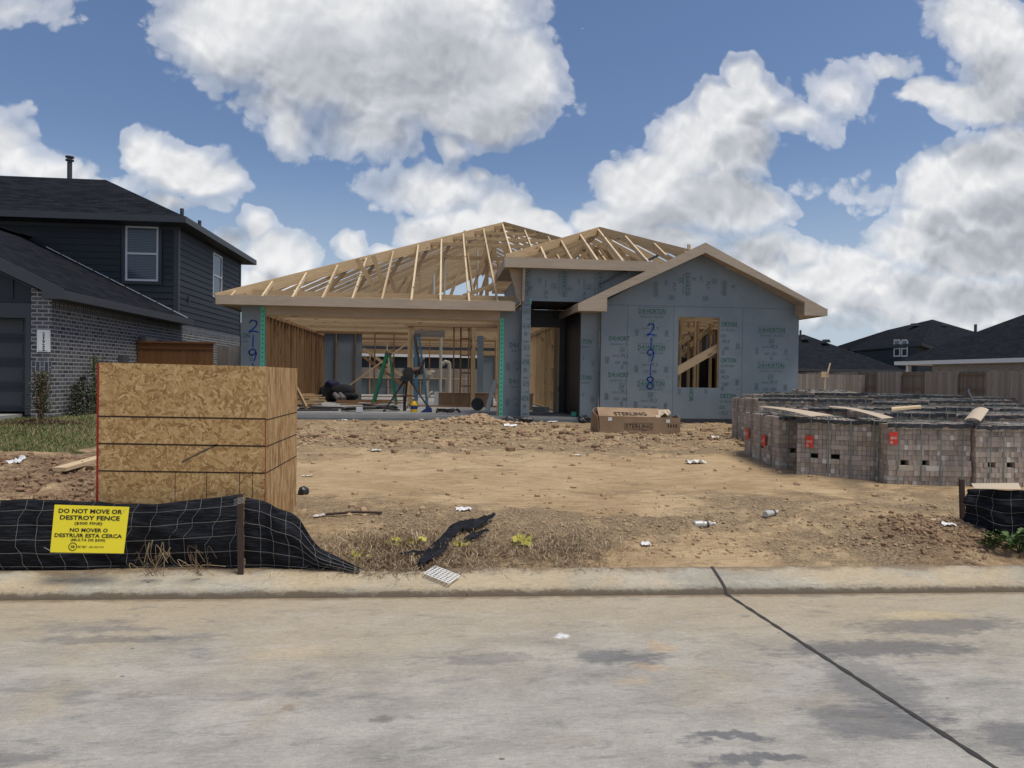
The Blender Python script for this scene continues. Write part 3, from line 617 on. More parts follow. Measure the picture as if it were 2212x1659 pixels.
# porch header, pier, post
mb = MB(); mb.box((1.745, 15.08, 3.225), (4.6, 15.10, 3.93)); P3 = mb.build('sheathing_panel', 'sheathing', H)
mb = MB(); U, V = (0, 0, -1), (1, 0, 0)
for xx, kind in ((1.80, 'D'), (1.93, 'b'), (2.08, 'o'), (2.22, 'P'), (2.4, 'O'), (2.62, 'D'), (2.78, 'b'), (2.93, 'o'), (3.06, 'P'), (3.16, 'O'), (3.4, 'D')):
    if kind == 'D': drh(mb, (xx, 15.0785, 3.6), .9, U, V)
    elif kind == 'b': small_lines(mb, (xx, 15.0785, 3.5), .1, 5, U, V)
    elif kind == 'o': put_text(mb, 'OX²', (xx, 15.0785, 3.66), .12, .06, U, V, .02, 0, 1)
    elif kind == 'P': put_text(mb, 'PLY', (xx, 15.0785, 3.36), .17, .07, U, V, .02, 0, 1); small_lines(mb, (xx, 15.0785, 3.6), .2, 2, U, V)
    else: ox(mb, (xx, 15.0785, 3.55), 1.1, U, V)
clip_x(mb, 1.76, 3.55); mb.build('printed_lettering', ['ink_green', 'ink_grey'], P3)
mb = MB(); mb.box((1.71, 15.08, .70), (1.90, 15.10, 3.222)); mb.box((1.712, 15.101, .70), (1.898, 15.25, 3.22)); P4 = mb.build('porch_post', 'sheathing', H)
mb = MB(); z = 3.14; k = 0; UU, VV = (-1, 0, 0), (0, 0, -1)
while z > .8:
    w_ = k % 5
    if w_ == 1: ox(mb, (1.81, 15.0785, z), 1.15, UU, VV)
    elif w_ == 3: put_text(mb, 'HOR', (1.80, 15.0785, z), .19, .09, (1, 0, 0), (0, 0, 1), .02, 0, 0); mb.box((1.72, 15.0765, z+.06), (1.89, 15.0785, z+.066), 1)
    elif w_ == 4: small_lines(mb, (1.80, 15.0785, z+.03), .08, 4)
    elif w_ == 2: put_text(mb, 'PLY', (1.83, 15.0785, z), .1, .04, UU, VV, .02, 0, 1)
    else: small_lines(mb, (1.81, 15.0785, z), .13, 2)
    z -= .155; k += 1
clip_x(mb, 1.712, 1.896); mb.build('printed_lettering', ['ink_green', 'ink_grey'], P4)
mb = MB(); mb.box((1.885, 15.07, 3.15), (1.91, 15.079, 3.28)); mb.build('seal_strip', 'seal_green', H)
mb = MB(); mb.box((2.99, 15.08, .70), (3.40, 15.10, 3.22)); P5 = mb.build('sheathing_panel', 'sheathing', H)
mb = MB(); column(mb, 2.95, 15.0785, 3.0, .8, phase=.62, s=.95); clip_x(mb, 3.0, 3.39); mb.build('printed_lettering', ['ink_green', 'ink_grey'], P5)
# porch inside: walls and ceiling blackened, its shade put into their colour
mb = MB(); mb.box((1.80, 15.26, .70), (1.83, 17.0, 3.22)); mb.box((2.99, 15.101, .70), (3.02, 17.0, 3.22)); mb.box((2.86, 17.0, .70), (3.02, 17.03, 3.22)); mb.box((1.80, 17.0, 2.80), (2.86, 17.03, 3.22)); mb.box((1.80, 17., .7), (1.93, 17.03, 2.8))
mb.build('porch_wall_shaded', 'black_plastic', H)
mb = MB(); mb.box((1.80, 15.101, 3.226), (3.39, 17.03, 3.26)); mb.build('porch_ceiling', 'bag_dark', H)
# side face between garage and porch, above the garage eave
mb = MB(); mb.box((1.715, 15.101, 3.24), (1.742, 19.5, 3.92)); mb.build('sheathing_panel', 'sheathing', H)
# gable wing front
GX0, GX1, GY, GB = 3.405, 7.84, 14.95, .735
wx0, wx1, wz0, wz1 = 5.11, 6.03, 1.415, 2.945
mb = MB(); y0, y1 = GY, GY+.02
seam = 3.17
mb.box((GX0, y0, GB), (wx0, y1, seam-.004)); mb.box((wx1, y0, GB), (GX1, y1, seam-.004)); mb.box((wx0+.0, y0+.0005, GB), (wx1, y1, wz0)); mb.box((wx0, y0+.0005, wz1), (wx1, y1, seam-.004))
px = 5.525; mb.prism([(GX0, y0, seam), (GX1, y0, seam), (GX1, y0, 3.2), (px, y0, 4.36), (GX0, y0, 3.2)], (0, .02, 0))
P6 = mb.build('sheathing_panel', 'sheathing', H)
mb = MB(); column(mb, 4.52, 14.9485, seam, GB, phase=.12); small = MB()
mb2 = MB(); column(mb2, 3.88, 14.9485, seam-.3, GB, phase=.42); clip_x(mb2, 3.5, 4.03); mb.v_ = 0
def merge(a, b):
    n = len(a.v); a.v += b.v; a.f += [tuple(i+n for i in f) for f in b.f]; a.mi += b.mi; a.uv += b.uv
merge(mb, mb2)
mb2 = MB(); column(mb2, 6.12, 14.9485, seam-.0, GB, phase=.37); clip_x(mb2, 6.05, 6.7); merge(mb, mb2)
mb2 = MB(); column(mb2, 7.22, 14.9485, seam-.0, GB, phase=.47); merge(mb, mb2)
for xx, kind in ((4.6, 'D'), (4.82, 'o'), (5.0, 'P'), (5.15, 'O'), (5.3, 'D'), (5.47, 'b'), (5.6, 'o'), (5.76, 'P'), (5.9, 'O'), (6.13, 'D'), (6.35, 'b')):
    zt = 3.17+.9*(1-abs(xx-px)/2.4)*.5+.06
    if kind == 'D': drh(mb, (xx, 14.9485, min(3.72, zt+.02)), .82 if abs(xx-px) < .5 else .55, U, V)
    elif kind == 'b': small_lines(mb, (xx, 14.9485, zt+.1), .08, 4, U, V)
    elif kind == 'o': put_text(mb, 'OX²', (xx, 14.9485, zt+.12), .12, .06, U, V, .02, 0, 1)
    elif kind == 'P': put_text(mb, 'PLY', (xx, 14.9485, zt), .17, .07, U, V, .02, 0, 1); small_lines(mb, (xx, 14.9485, 3.35), .12, 6, U, V)
    else: ox(mb, (xx, 14.9485, zt+.12), 1., U, V)
mb2 = MB(); put_text(mb2, 'HOR', (5.42, 14.9485, 1.25), .28, .1, U, V, .03); put_text(mb2, 'OX', (5.15, 14.9485, 1.32), .14, .07, U, V, .02, 0, 1); put_text(mb2, 'OX', (5.75, 14.9485, 1.34), .1, .07, U, V, .02); merge(mb, mb2)
for sx_ in (3.98, 4.98+.02, 6.55): mb.box((sx_, 14.947, GB), (sx_+.006, 14.9495, seam), 1)
mb.box((GX0, 14.947, seam-.005), (GX1, 14.9492, seam+.003), 1)
mb.build('printed_lettering', ['ink_green', 'ink_grey'], P6)
mb = MB()
for g_, (a, b) in ((D2, (1407, 712)), (D1, (1407, 742)), (D9, (1406, 767)), (D1, (1406, 798)), (D8, (1405, 827))):
    c = W(a, b, 14.94); digits(mb, g_, (c.x, 14.9455, c.z), .18, .25, .013)
mb.build('painted_number', 'ink_blue', P6)
mb = MB(); mb.box((GX0, GY+.021, GB), (GX0+.02, 15.079, 3.2)); mb.box((GX1-.02, GY+.021, GB), (GX1, 31, 3.2)); mb.build('sheathing_panel', 'sheathing', H)
mb = MB(); mb.box((-4.155, 15.351, .70), (-4.14, 31.6, 3.04)); mb.build('sheathing_panel', 'sheathing', H)
# black strips painting the shadow in the corner gaps
mb = MB(); mb.box((3.395, 14.948, .72), (3.406, 14.97, 3.1)); mb.box((2.98, 15.075, .72), (2.992, 15.1, 3.2)); mb.box((1.70, 15.075, .72), (1.712, 15.1, 3.9)); mb.build('shadow_gap_strip', 'black_plastic', H)
# --- fascias and soffits
def roof_part(name, m_, fn, parent=H):
    b = MB(); fn(b); return b.build(name, m_, parent)
roof_part('fascia', 'trim_tan', lambda b: (b.box((-4.545, 14.90, 2.985), (1.545, 14.925, 3.17)), b.box((-4.545, 14.926, 2.985), (-4.52, 31.8, 3.17)), b.box((1.52, 14.926, 2.985), (1.545, 15.1, 3.17))))
roof_part('soffit', 'soffit_tan', lambda b: (b.box((-4.519, 14.926, 3.005), (1.519, 15.329, 3.02)), b.box((-4.519, 15.3295, 3.005), (-4.156, 31.7, 3.02))))
roof_part('garage_header', 'trim_tan', lambda b: b.box((-3.663, 15.325, 2.815), (1.262, 15.349, 3.003)))
roof_part('fascia', 'trim_tan', lambda b: (b.box((1.295, 14.75, 3.88), (4.62, 14.775, 4.09)), b.box((1.295, 14.776, 3.88), (1.32, 17.3, 4.09)), b.box((4.6, 14.776, 3.9), (4.62, 17.2, 4.09))))
roof_part('soffit', 'soffit_tan', lambda b: (b.box((1.321, 14.776, 3.905), (4.6, 15.079, 3.925)), b.box((1.321, 15.08, 3.905), (1.714, 17.2, 3.925))))
# side wall of the upper box facing left, and the small bracket gusset under the eave
mb = MB(); mb.prism([(1.70, 14.98, 3.2), (1.70, 15.06, 3.2), (1.70, 15.06, 3.9), (1.70, 14.86, 3.9), (1.70, 14.90, 3.7)], (.05, 0, 0)); mb.prism([(1.42, 15.1, 3.9), (1.70, 15.1, 3.9), (1.70, 15.1, 3.12), (1.60, 15.1, 3.3)], (0, .03, 0)); mb.build('eave_gusset', 'soffit_tan', H)
FY = 14.53; pk = (5.525, 4.485); tl = 2.845; tr = 8.235; tz = 3.15
def rake(b):
    th = .215
    b.prism([(tl, FY, tz), (pk[0], FY, pk[1]), (pk[0], FY, pk[1]-th), (3.43, FY, 3.27-.0), (3.43, FY, 2.985), (tl, FY, 2.985)], (0, .025, 0))
    b.prism([(pk[0]+.0006, FY, pk[1]), (tr, FY, tz), (tr, FY, 3.0), (7.74, FY, 3.0), (7.74, FY, 3.285), (pk[0]+.0006, FY, pk[1]-th)], (0, .025, 0))
roof_part('rake_board', 'trim_tan', rake)
roof_part('fascia', 'trim_tan', lambda b: (b.box((tl-.025, FY+.0, 2.985), (tl-.001, 19.0, 3.15)), b.box((tr+.001, FY, 3.0), (tr+.025, 22, 3.15))))
def gsoff(b):
    for s_, x_e in ((1, tl), (-1, tr)):
        zz = pk[1]-.13; P = [(x_e+.02*s_, FY+.026, tz-.13), (pk[0], FY+.026, zz), (pk[0], FY+.6, zz), (x_e+.02*s_, FY+.6, tz-.13)]
        b.prism(P, (0, 0, .07))
    b.box((tl, FY+.026, 3.0), (3.43, 14.948, 3.02)); b.box((3.40, FY+.026, 3.021), (3.43, 14.948, 3.27))
    b.box((7.74, FY+.026, 3.015), (tr, 14.948, 3.03)); b.box((7.742, FY+.026, 3.031), (7.77, 14.948, 3.27)); b.box((2.86, 14.95, 3.0), (3.404, 15.079, 3.02)); b.box((7.845, 14.95, 3.015), (tr, 21, 3.03))
roof_part('soffit', 'soffit_tan', gsoff)
# --- timber frames
def frame(name='wall_frame'):
    o = bpy.data.objects.new(name, None); col.objects.link(o); o.parent = H; o.empty_display_size = .1; return o
def piece(parent, name, fn, m_='pine'):
    b = MB(); fn(b); return b.build(name, m_, parent)
SW, SD = .038, .089
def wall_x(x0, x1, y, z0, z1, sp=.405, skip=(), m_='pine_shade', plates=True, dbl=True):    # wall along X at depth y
    fr = frame(); n = int(round((x1-x0)/sp))
    if plates:
        piece(fr, 'plate', lambda b: b.box((x0, y, z0), (x1, y+SD, z0+SW)), m_); piece(fr, 'plate', lambda b: b.box((x0, y, z1-2*SW), (x1, y+SD, z1)), m_)
    for i in range(n+1):
        x = x0+(x1-SW-x0)*i/n
        if any(a < x < b_ for a, b_ in skip): continue
        piece(fr, 'stud', lambda b: b.box((x, y+.001, z0+SW+.001), (x+SW, y+SD-.001, z1-2*SW-.001)), m_)
    return fr
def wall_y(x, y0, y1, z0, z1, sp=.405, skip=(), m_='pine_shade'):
    fr = frame(); n = int(round((y1-y0)/sp))
    piece(fr, 'plate', lambda b: b.box((x, y0, z0), (x+SD, y1, z0+SW)), m_); piece(fr, 'plate', lambda b: b.box((x, y0, z1-2*SW), (x+SD, y1, z1)), m_)
    for i in range(n+1):
        y = y0+(y1-SW-y0)*i/n
        if any(a < y < b_ for a, b_ in skip): continue
        piece(fr, 'stud', lambda b: b.box((x+.001, y, z0+SW+.001), (x+SD-.001, y+SW, z1-2*SW-.001)), m_)
    return fr
ZC = 3.0
GB2 = 23.6
fr = wall_y(-4.135, 15.36, 31.5, ZS, ZC, .385)                                # long left wall of the garage
piece(fr, 'trimmer', lambda b: (b.box((-3.70, 15.36, ZS), (-3.662, 15.46, 2.84)), b.box((-4.04, 15.36, ZS), (-4.0, 15.45, ZC))), 'pine')
piece(fr, 'header', lambda b: (b.box((-3.66, 15.355, 2.84), (1.262, 15.45, 3.0)), b.box((-3.66, 15.352, 2.80), (1.262, 15.46, 2.838))), 'pine')
fr = wall_y(1.60, 15.36, 19.7, ZS, ZC, .4)
piece(fr, 'trimmer', lambda b: b.box((1.225, 15.36, ZS), (1.262, 15.46, 2.80)), 'pine')
fb = wall_x(-.90, 1.60, 19.5, ZS, ZC, .42, skip=((-.8, .25), (.8, 1.3)))       # wall behind the right half of the garage
for i, (a, b_) in enumerate(((-.90, -.862), (-.86, -.822), (-.82, -.782), (-.78, -.742))): piece(fb, 'post_ply', lambda b: b.box((a, 19.46, ZS), (b_, 19.60, 2.93)), 'pine')
piece(fb, 'header', lambda b: b.box((-1.0, 19.44, 2.93), (1.6, 19.495, 3.0)), 'pine')
for X_ in (1775, 1862):
    c = z3(X_, 500, 19.6); piece(fb, 'stud', lambda b: b.box((c.x, 19.6, ZS), (c.x+.04, 19.69, 2.94)), 'pine_shade')
c0, c1 = z3(1868, 500, 19.45), z3(1905, 500, 19.45); piece(fb, 'post_ply', lambda b: b.box((c0.x, 19.44, ZS), (c1.x, 19.495, 2.92)), 'pine')
for Yp in (290, 430, 577, 688): a, b_ = z3(1782, Yp, 19.62), z3(1860, Yp, 19.62); piece(fb, 'blocking', lambda b: b.box((a.x, 19.61, a.z-.02), (b_.x, 19.69, a.z+.02)), 'pine_shade')
a, b_ = z3(1395, 245, 19.4), z3(1650, 245, 19.4); piece(fb, 'cross_board', lambda b: b.box((a.x, 19.38, a.z-.1), (b_.x, 19.42, a.z+.09)), 'fence_wood')
mb = MB(); pa, pb = z3(1918, 500, 22), z3(1972, 500, 22); mb.box((pa.x, 22.0, ZS), (pb.x, 22.03, 2.85)); mb.build('sheathing_panel', 'sheathing', H)
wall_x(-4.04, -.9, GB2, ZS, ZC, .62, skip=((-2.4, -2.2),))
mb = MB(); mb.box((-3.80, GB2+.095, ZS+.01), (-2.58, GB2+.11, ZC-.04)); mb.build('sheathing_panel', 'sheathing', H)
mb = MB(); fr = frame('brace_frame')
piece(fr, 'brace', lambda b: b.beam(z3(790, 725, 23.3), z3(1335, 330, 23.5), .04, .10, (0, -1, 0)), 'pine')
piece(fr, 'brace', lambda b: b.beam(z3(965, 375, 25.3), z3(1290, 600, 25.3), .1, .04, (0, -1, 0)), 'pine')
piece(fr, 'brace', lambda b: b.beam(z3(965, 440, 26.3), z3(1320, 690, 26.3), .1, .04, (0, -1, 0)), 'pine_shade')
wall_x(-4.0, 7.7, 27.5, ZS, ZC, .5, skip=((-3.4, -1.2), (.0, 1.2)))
# back wall: header band, studs, sill, dark sheathing below the openings
fr = frame(); 
piece(fr, 'header', lambda b: b.box((-4.0, 31.4, 2.52), (7.8, 31.5, 2.72)), 'pine'); piece(fr, 'header', lambda b: b.box((-4.0, 31.4, 2.85), (7.8, 31.5, 3.0)), 'pine')
piece(fr, 'sill', lambda b: b.box((-4.0, 31.38, 1.45), (1.2, 31.5, 1.49)), 'pine_light')
for i, x in enumerate((-4.0, -3.1, -2.3, -1.5, -.9, 0., .9, 1.6, 2.4, 3.0, 3.6, 4.2, 4.8, 5.4, 6., 6.6, 7.2)): piece(fr, 'stud', lambda b: b.box((x, 31.4, ZS), (x+.05, 31.49, 2.519 if i % 3 else 1.45)), 'pine')
mb = MB(); mb.box((-4.1, 31.5, .6), (.2, 31.53, 1.44)); mb.box((1.6, 31.5, .6), (3.4, 31.53, 3.0)); mb.box((5.2, 31.5, .6), (7.8, 31.53, 3.0)); mb.build('sheathing_panel', 'sheathing', H)
# entry hall seen through the front door opening
fr = wall_y(2.87, 17.06, 24.5, ZS, ZC, .62, m_='pine')
for i in range(9): piece(fr, 'blocking', lambda b: b.box((2.875, 17.5+.36*2*(i//3), ZS+.45+.62*(i % 3)), (2.95, 17.5+.36*2*(i//3)+.34, ZS+.49+.62*(i % 3))), 'pine')
piece(fr, 'trimmer', lambda b: (b.box((2.80, 17.035, ZS), (2.86, 17.2, 2.80)), b.box((2.74, 17.04, ZS), (2.795, 17.14, 2.80))), 'pine_light')
wall_x(1.9, 7.7, 24.6, ZS, ZC, .4, skip=((2.0, 2.5),), m_='pine')
mb = MB(); mb.box((1.92, 18.2, ZS), (2.38, 18.7, ZS+.42)); mb.build('floor_carton', 'cardboard', H)
# room behind the gable window
wall_y(7.72, 15.0, 24.5, ZS, ZC, .5, m_='pine'); wall_x(3.5, 7.7, 19.2, ZS, ZC, .52, m_='pine_shade')
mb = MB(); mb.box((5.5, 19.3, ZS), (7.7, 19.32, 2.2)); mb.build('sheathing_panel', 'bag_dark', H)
fr = frame('front_frame')
for (a, b_) in ((wx0-.04, wx0-.001), (wx1+.001, wx1+.04), (3.44, 3.48), (3.85, 3.89), (4.25, 4.29), (4.65, 4.69), (6.45, 6.49), (6.85, 6.89), (7.25, 7.29)): piece(fr, 'stud', lambda b: b.box((a, 14.972, ZS), (b_, 15.06, ZC)), 'pine')
piece(fr, 'sill', lambda b: b.box((wx0, 14.975, wz0-.04), (wx1, 15.06, wz0-.001)), 'pine_light'); piece(fr, 'plate', lambda b: b.box((3.42, 14.972, ZC+.001), (7.8, 15.06, ZC+.07)), 'pine')
a, b_ = W(1461, 802, 15.1), W(1556, 748, 15.1); piece(fr, 'brace', lambda b: b.beam((a.x-.1, 15.09, a.z-.06), (b_.x+.1, 15.09, b_.z+.06), .03, .17, (0, 0, 1)), 'pine_light')
fr = frame('room_frame')
for (xa, dy) in ((1468, 16.4), (1487, 16.8), (1500, 16.6), (1506, 16.6), (1534, 17.2)): c = W(xa, 750, dy); piece(fr, 'stud', lambda b: b.box((c.x, dy, ZS), (c.x+.05, dy+.089, ZC)), 'pine')
for (p, q, dy) in (((1466, 770), (1553, 690), 17.6), ((1466, 745), (1490, 728), 16.3), ((1466, 712), (1502, 712), 16.5)): piece(fr, 'brace', lambda b: b.beam(W(*p, dy), W(*q, dy), .04, .1, (0, 0, 1)), 'pine')
# --- roof timbers
rf = frame('roof_frame'); XL, XR = -4.545, 8.15; YE = 14.93; ZE = 3.175; SL = .476; AX, AY = 1.80, 21.27; AZ = ZE+SL*(AY-YE)
def raf(p, q, w=.04, h=.10, m_='pine', nm='rafter', par=None): piece(par or rf, nm, lambda b: b.beam(p, q, w, h, (0, 0, 1)), m_)
dz = -.05
x = XL+.30; front = []
while x < XR-.2:
    yt = min(YE+(x-XL), YE+(XR-x), AY)
    if not (1.62 < x < 4.6 and False): front.append(x)
    ys0 = YE if x < 1.5 else (15.3 if yt > 15.8 else None)
    if ys0: raf((x, ys0, ZE+SL*(ys0-YE)+dz), (x, yt, ZE+SL*(yt-YE)+dz), .04, .09, 'pine_light', 'jack_rafter')
    x += .603
raf((XL, YE, ZE+dz-.04), (AX, AY, AZ+dz-.04), .045, .24, 'pine', 'hip_rafter'); raf((XR, YE, ZE+dz), (AX, AY, AZ+dz), .045, .2, 'pine', 'hip_rafter')
raf((AX, AY, AZ-.09), (AX, 31.6, AZ-.09), .04, .16, 'pine', 'ridge_board')
y = YE+.55
while y < 31.7:
    xt = min(AX, XL+(y-YE)); zt = ZE+SL*(xt-XL)
    tr_ = bpy.data.objects.new('roof_truss', None); col.objects.link(tr_); tr_.parent = H; tr_.empty_display_size = .1
    raf((XL, y, ZE+dz), (xt, y, zt+dz), .04, .085, 'pine', 'top_chord', tr_); xr = max(AX, XR-(y-YE)); raf((xr, y, ZE+SL*(XR-xr)+dz), (XR, y, ZE+dz), .04, .085, 'pine', 'top_chord', tr_)
    if y > AY-2.5 and y < AY: raf((xt, y, zt-.06), (xr, y, zt-.06), .04, .09, 'pine', 'top_chord', tr_)
    if y > 17.1: piece(tr_, 'bottom_chord', lambda b: b.box((XL+.35, y-.02, ZC+.012), (XR-.35, y+.02, ZC+.085)), 'pine')
    else: [piece(tr_, 'bottom_chord', lambda b: b.box((xa_, y-.02, ZC+.012), (xb_, y+.02, ZC+.10)), 'pine') for xa_, xb_ in ((XL+.35, 1.7), (3.42, XR-.35))]
    if y > 22.2:
        for sg in (-1, 1):
            xm = AX+sg*2.9 if sg > 0 else AX-2.9; zm = ZE+SL*(6.34-2.9)
            if (int(y*10) % 3) != 5: raf((xm, y, zm-.1), (AX+sg*3.9, y, ZC+.1), .035, .08, 'pine', 'web', tr_)
    elif y > 17:
        raf((xt-.02, y, zt-.1), (xt-.9, y, ZC+.1), .035, .09, 'pine', 'web', tr_)
        raf((xr+.02, y, zt-.1), (xr+.7, y, ZC+.1), .035, .09, 'pine', 'web', tr_)
    y += .61
raf((XL+.6, 15.40, 3.27), (1.6, 15.40, 3.27), .04, .15, 'pine', 'girder_board'); raf((XL+.3, 15.0, 3.18), (1.5, 15.0, 3.18), .03, .05, 'pine_light', 'sub_fascia')
raf(W(905, 545, 21.2), W(908, 640, 21.2), .18, .05, 'pine', 'catwalk_board'); raf(W(1003, 500, 21.6), W(1022, 640, 20.5), .05, .12, 'pine', 'catwalk_board')
for (p, q, Y) in (((880, 553), (1100, 560), 21.3), ((1000, 575), (1110, 582), 22.5), ((1050, 490), (1052, 640), 21.4), ((840, 590), (857, 640), 18.5), ((806, 552), (836, 640), 17.2), ((770, 560), (812, 625), 16.4), ((1000, 640), (1108, 600), 20), ((1060, 520), (1100, 640), 22)):
    raf(W(*p, Y), W(*q, Y), .04, .11, 'pine', 'web')
mb = MB(); mb.tube([W(960, 640, 20), W(960, 560, 20)], .03, 8); mb.tube([W(937, 640, 18.6), W(937, 592, 18.6)], .035, 8); mb.tube([W(1031, 640, 22), W(1031, 540, 22)], .03, 8); mb.build('vent_stack', 'pvc', H)
# right-hand plane of the main roof: closely set top chords read as boards
# porch hip roof
pf = frame('porch_roof_frame'); PX0, PX1, PY, PZ = 1.32, 6.35, 14.78, 4.09; PAX = (PX0+PX1)/2; PAY = PY+(PAX-PX0); PSL = .475; PAZ = PZ+PSL*(PAY-PY)
x = 1.62+.55
while x < PX1-.1:
    yt = min(PY+(x-PX0), PY+(PX1-x)); yq = PY if x < 4.6 else 15.3
    if yt > yq+.1: raf((x, yq, PZ+PSL*(yq-PY)+dz), (x, yt, PZ+PSL*(yt-PY)+dz), .04, .10, 'pine_light', 'jack_rafter', pf)
    x += .55
raf((PX0, PY, PZ+dz+.02), (PAX, PAY, PAZ+dz), .045, .17, 'pine', 'hip_rafter', pf); raf((PX1, PY, PZ+dz), (PAX, PAY, PAZ+dz), .045, .20, 'pine', 'hip_rafter', pf)
raf((PAX, PAY, PAZ-.08), (PAX, PAY+3.6, PAZ-.08), .04, .15, 'pine', 'ridge_board', pf)
y = PY+.6
while y < PAY+3:
    xl = min(PAX, PX0+(y-PY)); xr = max(PAX, PX1-(y-PY)); zt = PZ+PSL*(xl-PX0)
    raf((PX0, y, PZ+dz), (xl, y, zt+dz), .04, .10, 'pine', 'rafter', pf); raf((xr, y, zt+dz), (PX1, y, PZ+dz), .04, .13, 'pine', 'rafter', pf)
    piece(pf, 'bottom_chord', lambda b: b.box((PX0+.1, y-.02, PZ-.14), (PX1-.1, y+.02, PZ-.05)), 'pine')
    if y > PAY-1: raf((PAX-1.0, y, PZ-.1), (PAX-.2, y, zt-.15), .035, .08, 'pine', 'web', pf); raf((PAX+1.0, y, PZ-.1), (PAX+.2, y, zt-.15), .035, .08, 'pine', 'web', pf)
    y += .6
# gable wing roof
gf = frame('gable_roof_frame'); y = 14.6
y = 15.12
while y < 20.5:
    for (xe, s_) in ((tl, 1), (tr, -1)): raf((xe, y, 3.13+dz), (pk[0], y, pk[1]+dz-.02), .04, .11, 'pine', 'rafter', gf)
    if y > 15: piece(gf, 'bottom_chord', lambda b: b.box((tl+.3, y-.02, ZC+.012), (tr-.3, y+.02, ZC+.1)), 'pine')
    y += .6
c = W(1488, 545, 15.6); raf((c.x, 15.6, c.z-.6), (c.x, 15.6, W(1488, 528, 15.6).z), .04, .07, 'pine_light', 'marker_stick', gf)
mb = MB(); mb.prism([(3.36, 14.95, 3.62), (3.4, 14.95, 3.60), (4.66, 14.95, 4.24), (4.62, 14.95, 4.28)], (0, .06, 0)); mb.build('roof_flashing', 'dark_trim', H)
# ------------------------------------------------------------------ neighbour house on the left
N = thing('two_storey_house', 'finished two-storey house with charcoal siding, dark shingle roof and grey brick lower walls', 'house', (-10, 17, .7))
NX, NY0, NY2, NB = -7.2, 14.0, 20.3, 26.4; ZG = .76; DX = -7.56
def nb(name, m_, fn, par=N, smooth=False):
    b = MB(); fn(b); return b.build(name, m_, par, smooth)
def courses(b, a, c, z0, z1, step=.175, t=.018, out=(0, -1, 0), skips=()):      # lap siding between two plan points
    a, c, o = Vector(a), Vector(c), Vector(out); z = z0
    while z < z1-.01:
        zt = min(z+step, z1); seg = [(0., 1.)]
        for (s0, s1, za, zb) in skips:
            if z < zb and zt > za:
                n = []
                for (p, q) in seg:
                    if s1 <= p or s0 >= q: n.append((p, q))
                    else:
                        if p < s0: n.append((p, s0))
                        if s1 < q: n.append((s1, q))
                seg = n
        for (p, q) in seg:
            P, Q = a.lerp(c, p), a.lerp(c, q); lo, hi = o*(t+.004), o*.004
            b.face([P+lo+Vector((0, 0, z)), Q+lo+Vector((0, 0, z)), Q+hi+Vector((0, 0, zt)), P+hi+Vector((0, 0, zt))])
            b.face([P+Vector((0, 0, z)), Q+Vector((0, 0, z)), Q+lo+Vector((0, 0, z)), P+lo+Vector((0, 0, z))])
        z = zt
EZ = 5.57; EZB = 5.71
# upper storey
WF = [W(x*.41*.864, (380+y*.41)*.864, NY2) for x, y in ((765, 785), (970, 458))]
fx0, fz0, fx1, fz1 = WF[0].x, WF[0].z, WF[1].x, WF[1].z
xa = -20.; f0, f1 = (fx0-xa)/(NX-xa), (fx1-xa)/(NX-xa)
nb('front_siding', 'dark_siding', lambda b: courses(b, (xa, NY2, 0), (NX, NY2, 0), 2.9, EZ, skips=((f0-.01, f1+.01, fz0-.1, fz1+.1),)))
sw = lambda px_: next(y for y in np.arange(20, 28, .02) if W(px_, 600, y).x <= NX+0. or True and abs(W(px_, 600, y).x-NX) < .02)
def side_y(px_, z_=3.5):
    best = min(np.arange(14, 28, .02), key=lambda y: abs(W(px_, 650, y).x-NX)); return float(best)
sy0, sy1 = side_y(531*.864), side_y(553.5*.864); sz1 = W(531*.864, 630*.864, sy0).z; sz0 = W(531*.864, 742*.864, sy0).z
s0, s1 = (sy0-NY2)/(NB-NY2), (sy1-NY2)/(NB-NY2)
nb('side_siding', 'dark_siding', lambda b: courses(b, (NX, NY2, 0), (NX, NB, 0), 2.97, EZ, .17, out=(1, 0, 0), skips=((s0, s1, sz0, sz1),)))
nb('wall_core', 'dark_far', lambda b: (b.box((xa, NY2+.01, 3.0), (fx0-.0, NB, EZ)), b.box((fx0, NY2+.2, 2.9), (NX-.2, NB, EZ)), b.box((fx0, NY2+.01, 2.9), (NX-.01, NY2+.2, fz0)), b.box((fx0, NY2+.01, fz1), (NX-.01, NY2+.2, EZ)), b.box((fx1, NY2+.01, fz0), (NX-.01, NY2+.2, fz1)), b.box((NX-.2, NY2+.21, 2.9), (NX-.01, sy0, EZ)), b.box((NX-.2, sy1, 2.9), (NX-.01, NB, EZ)), b.box((NX-.2, sy0, 2.9), (NX-.01, sy1, sz0)), b.box((NX-.2, sy0, sz1), (NX-.01, sy1, EZ))))
nb('corner_trim', 'dark_trim', lambda b: (b.box((NX-.10, NY2-.028, 3.0), (NX+.028, NY2, EZ-.002)), b.box((NX, NY2, 3.0), (NX+.028, NY2+.10, EZ-.002)), b.box((NX, NB-.1, 2.95), (NX+.028, NB, EZ-.002))))
nb('frieze', 'dark_trim', lambda b: b.box((xa, NY2-.026, EZ-.09), (NX-.102, NY2-.003, EZ-.001)))
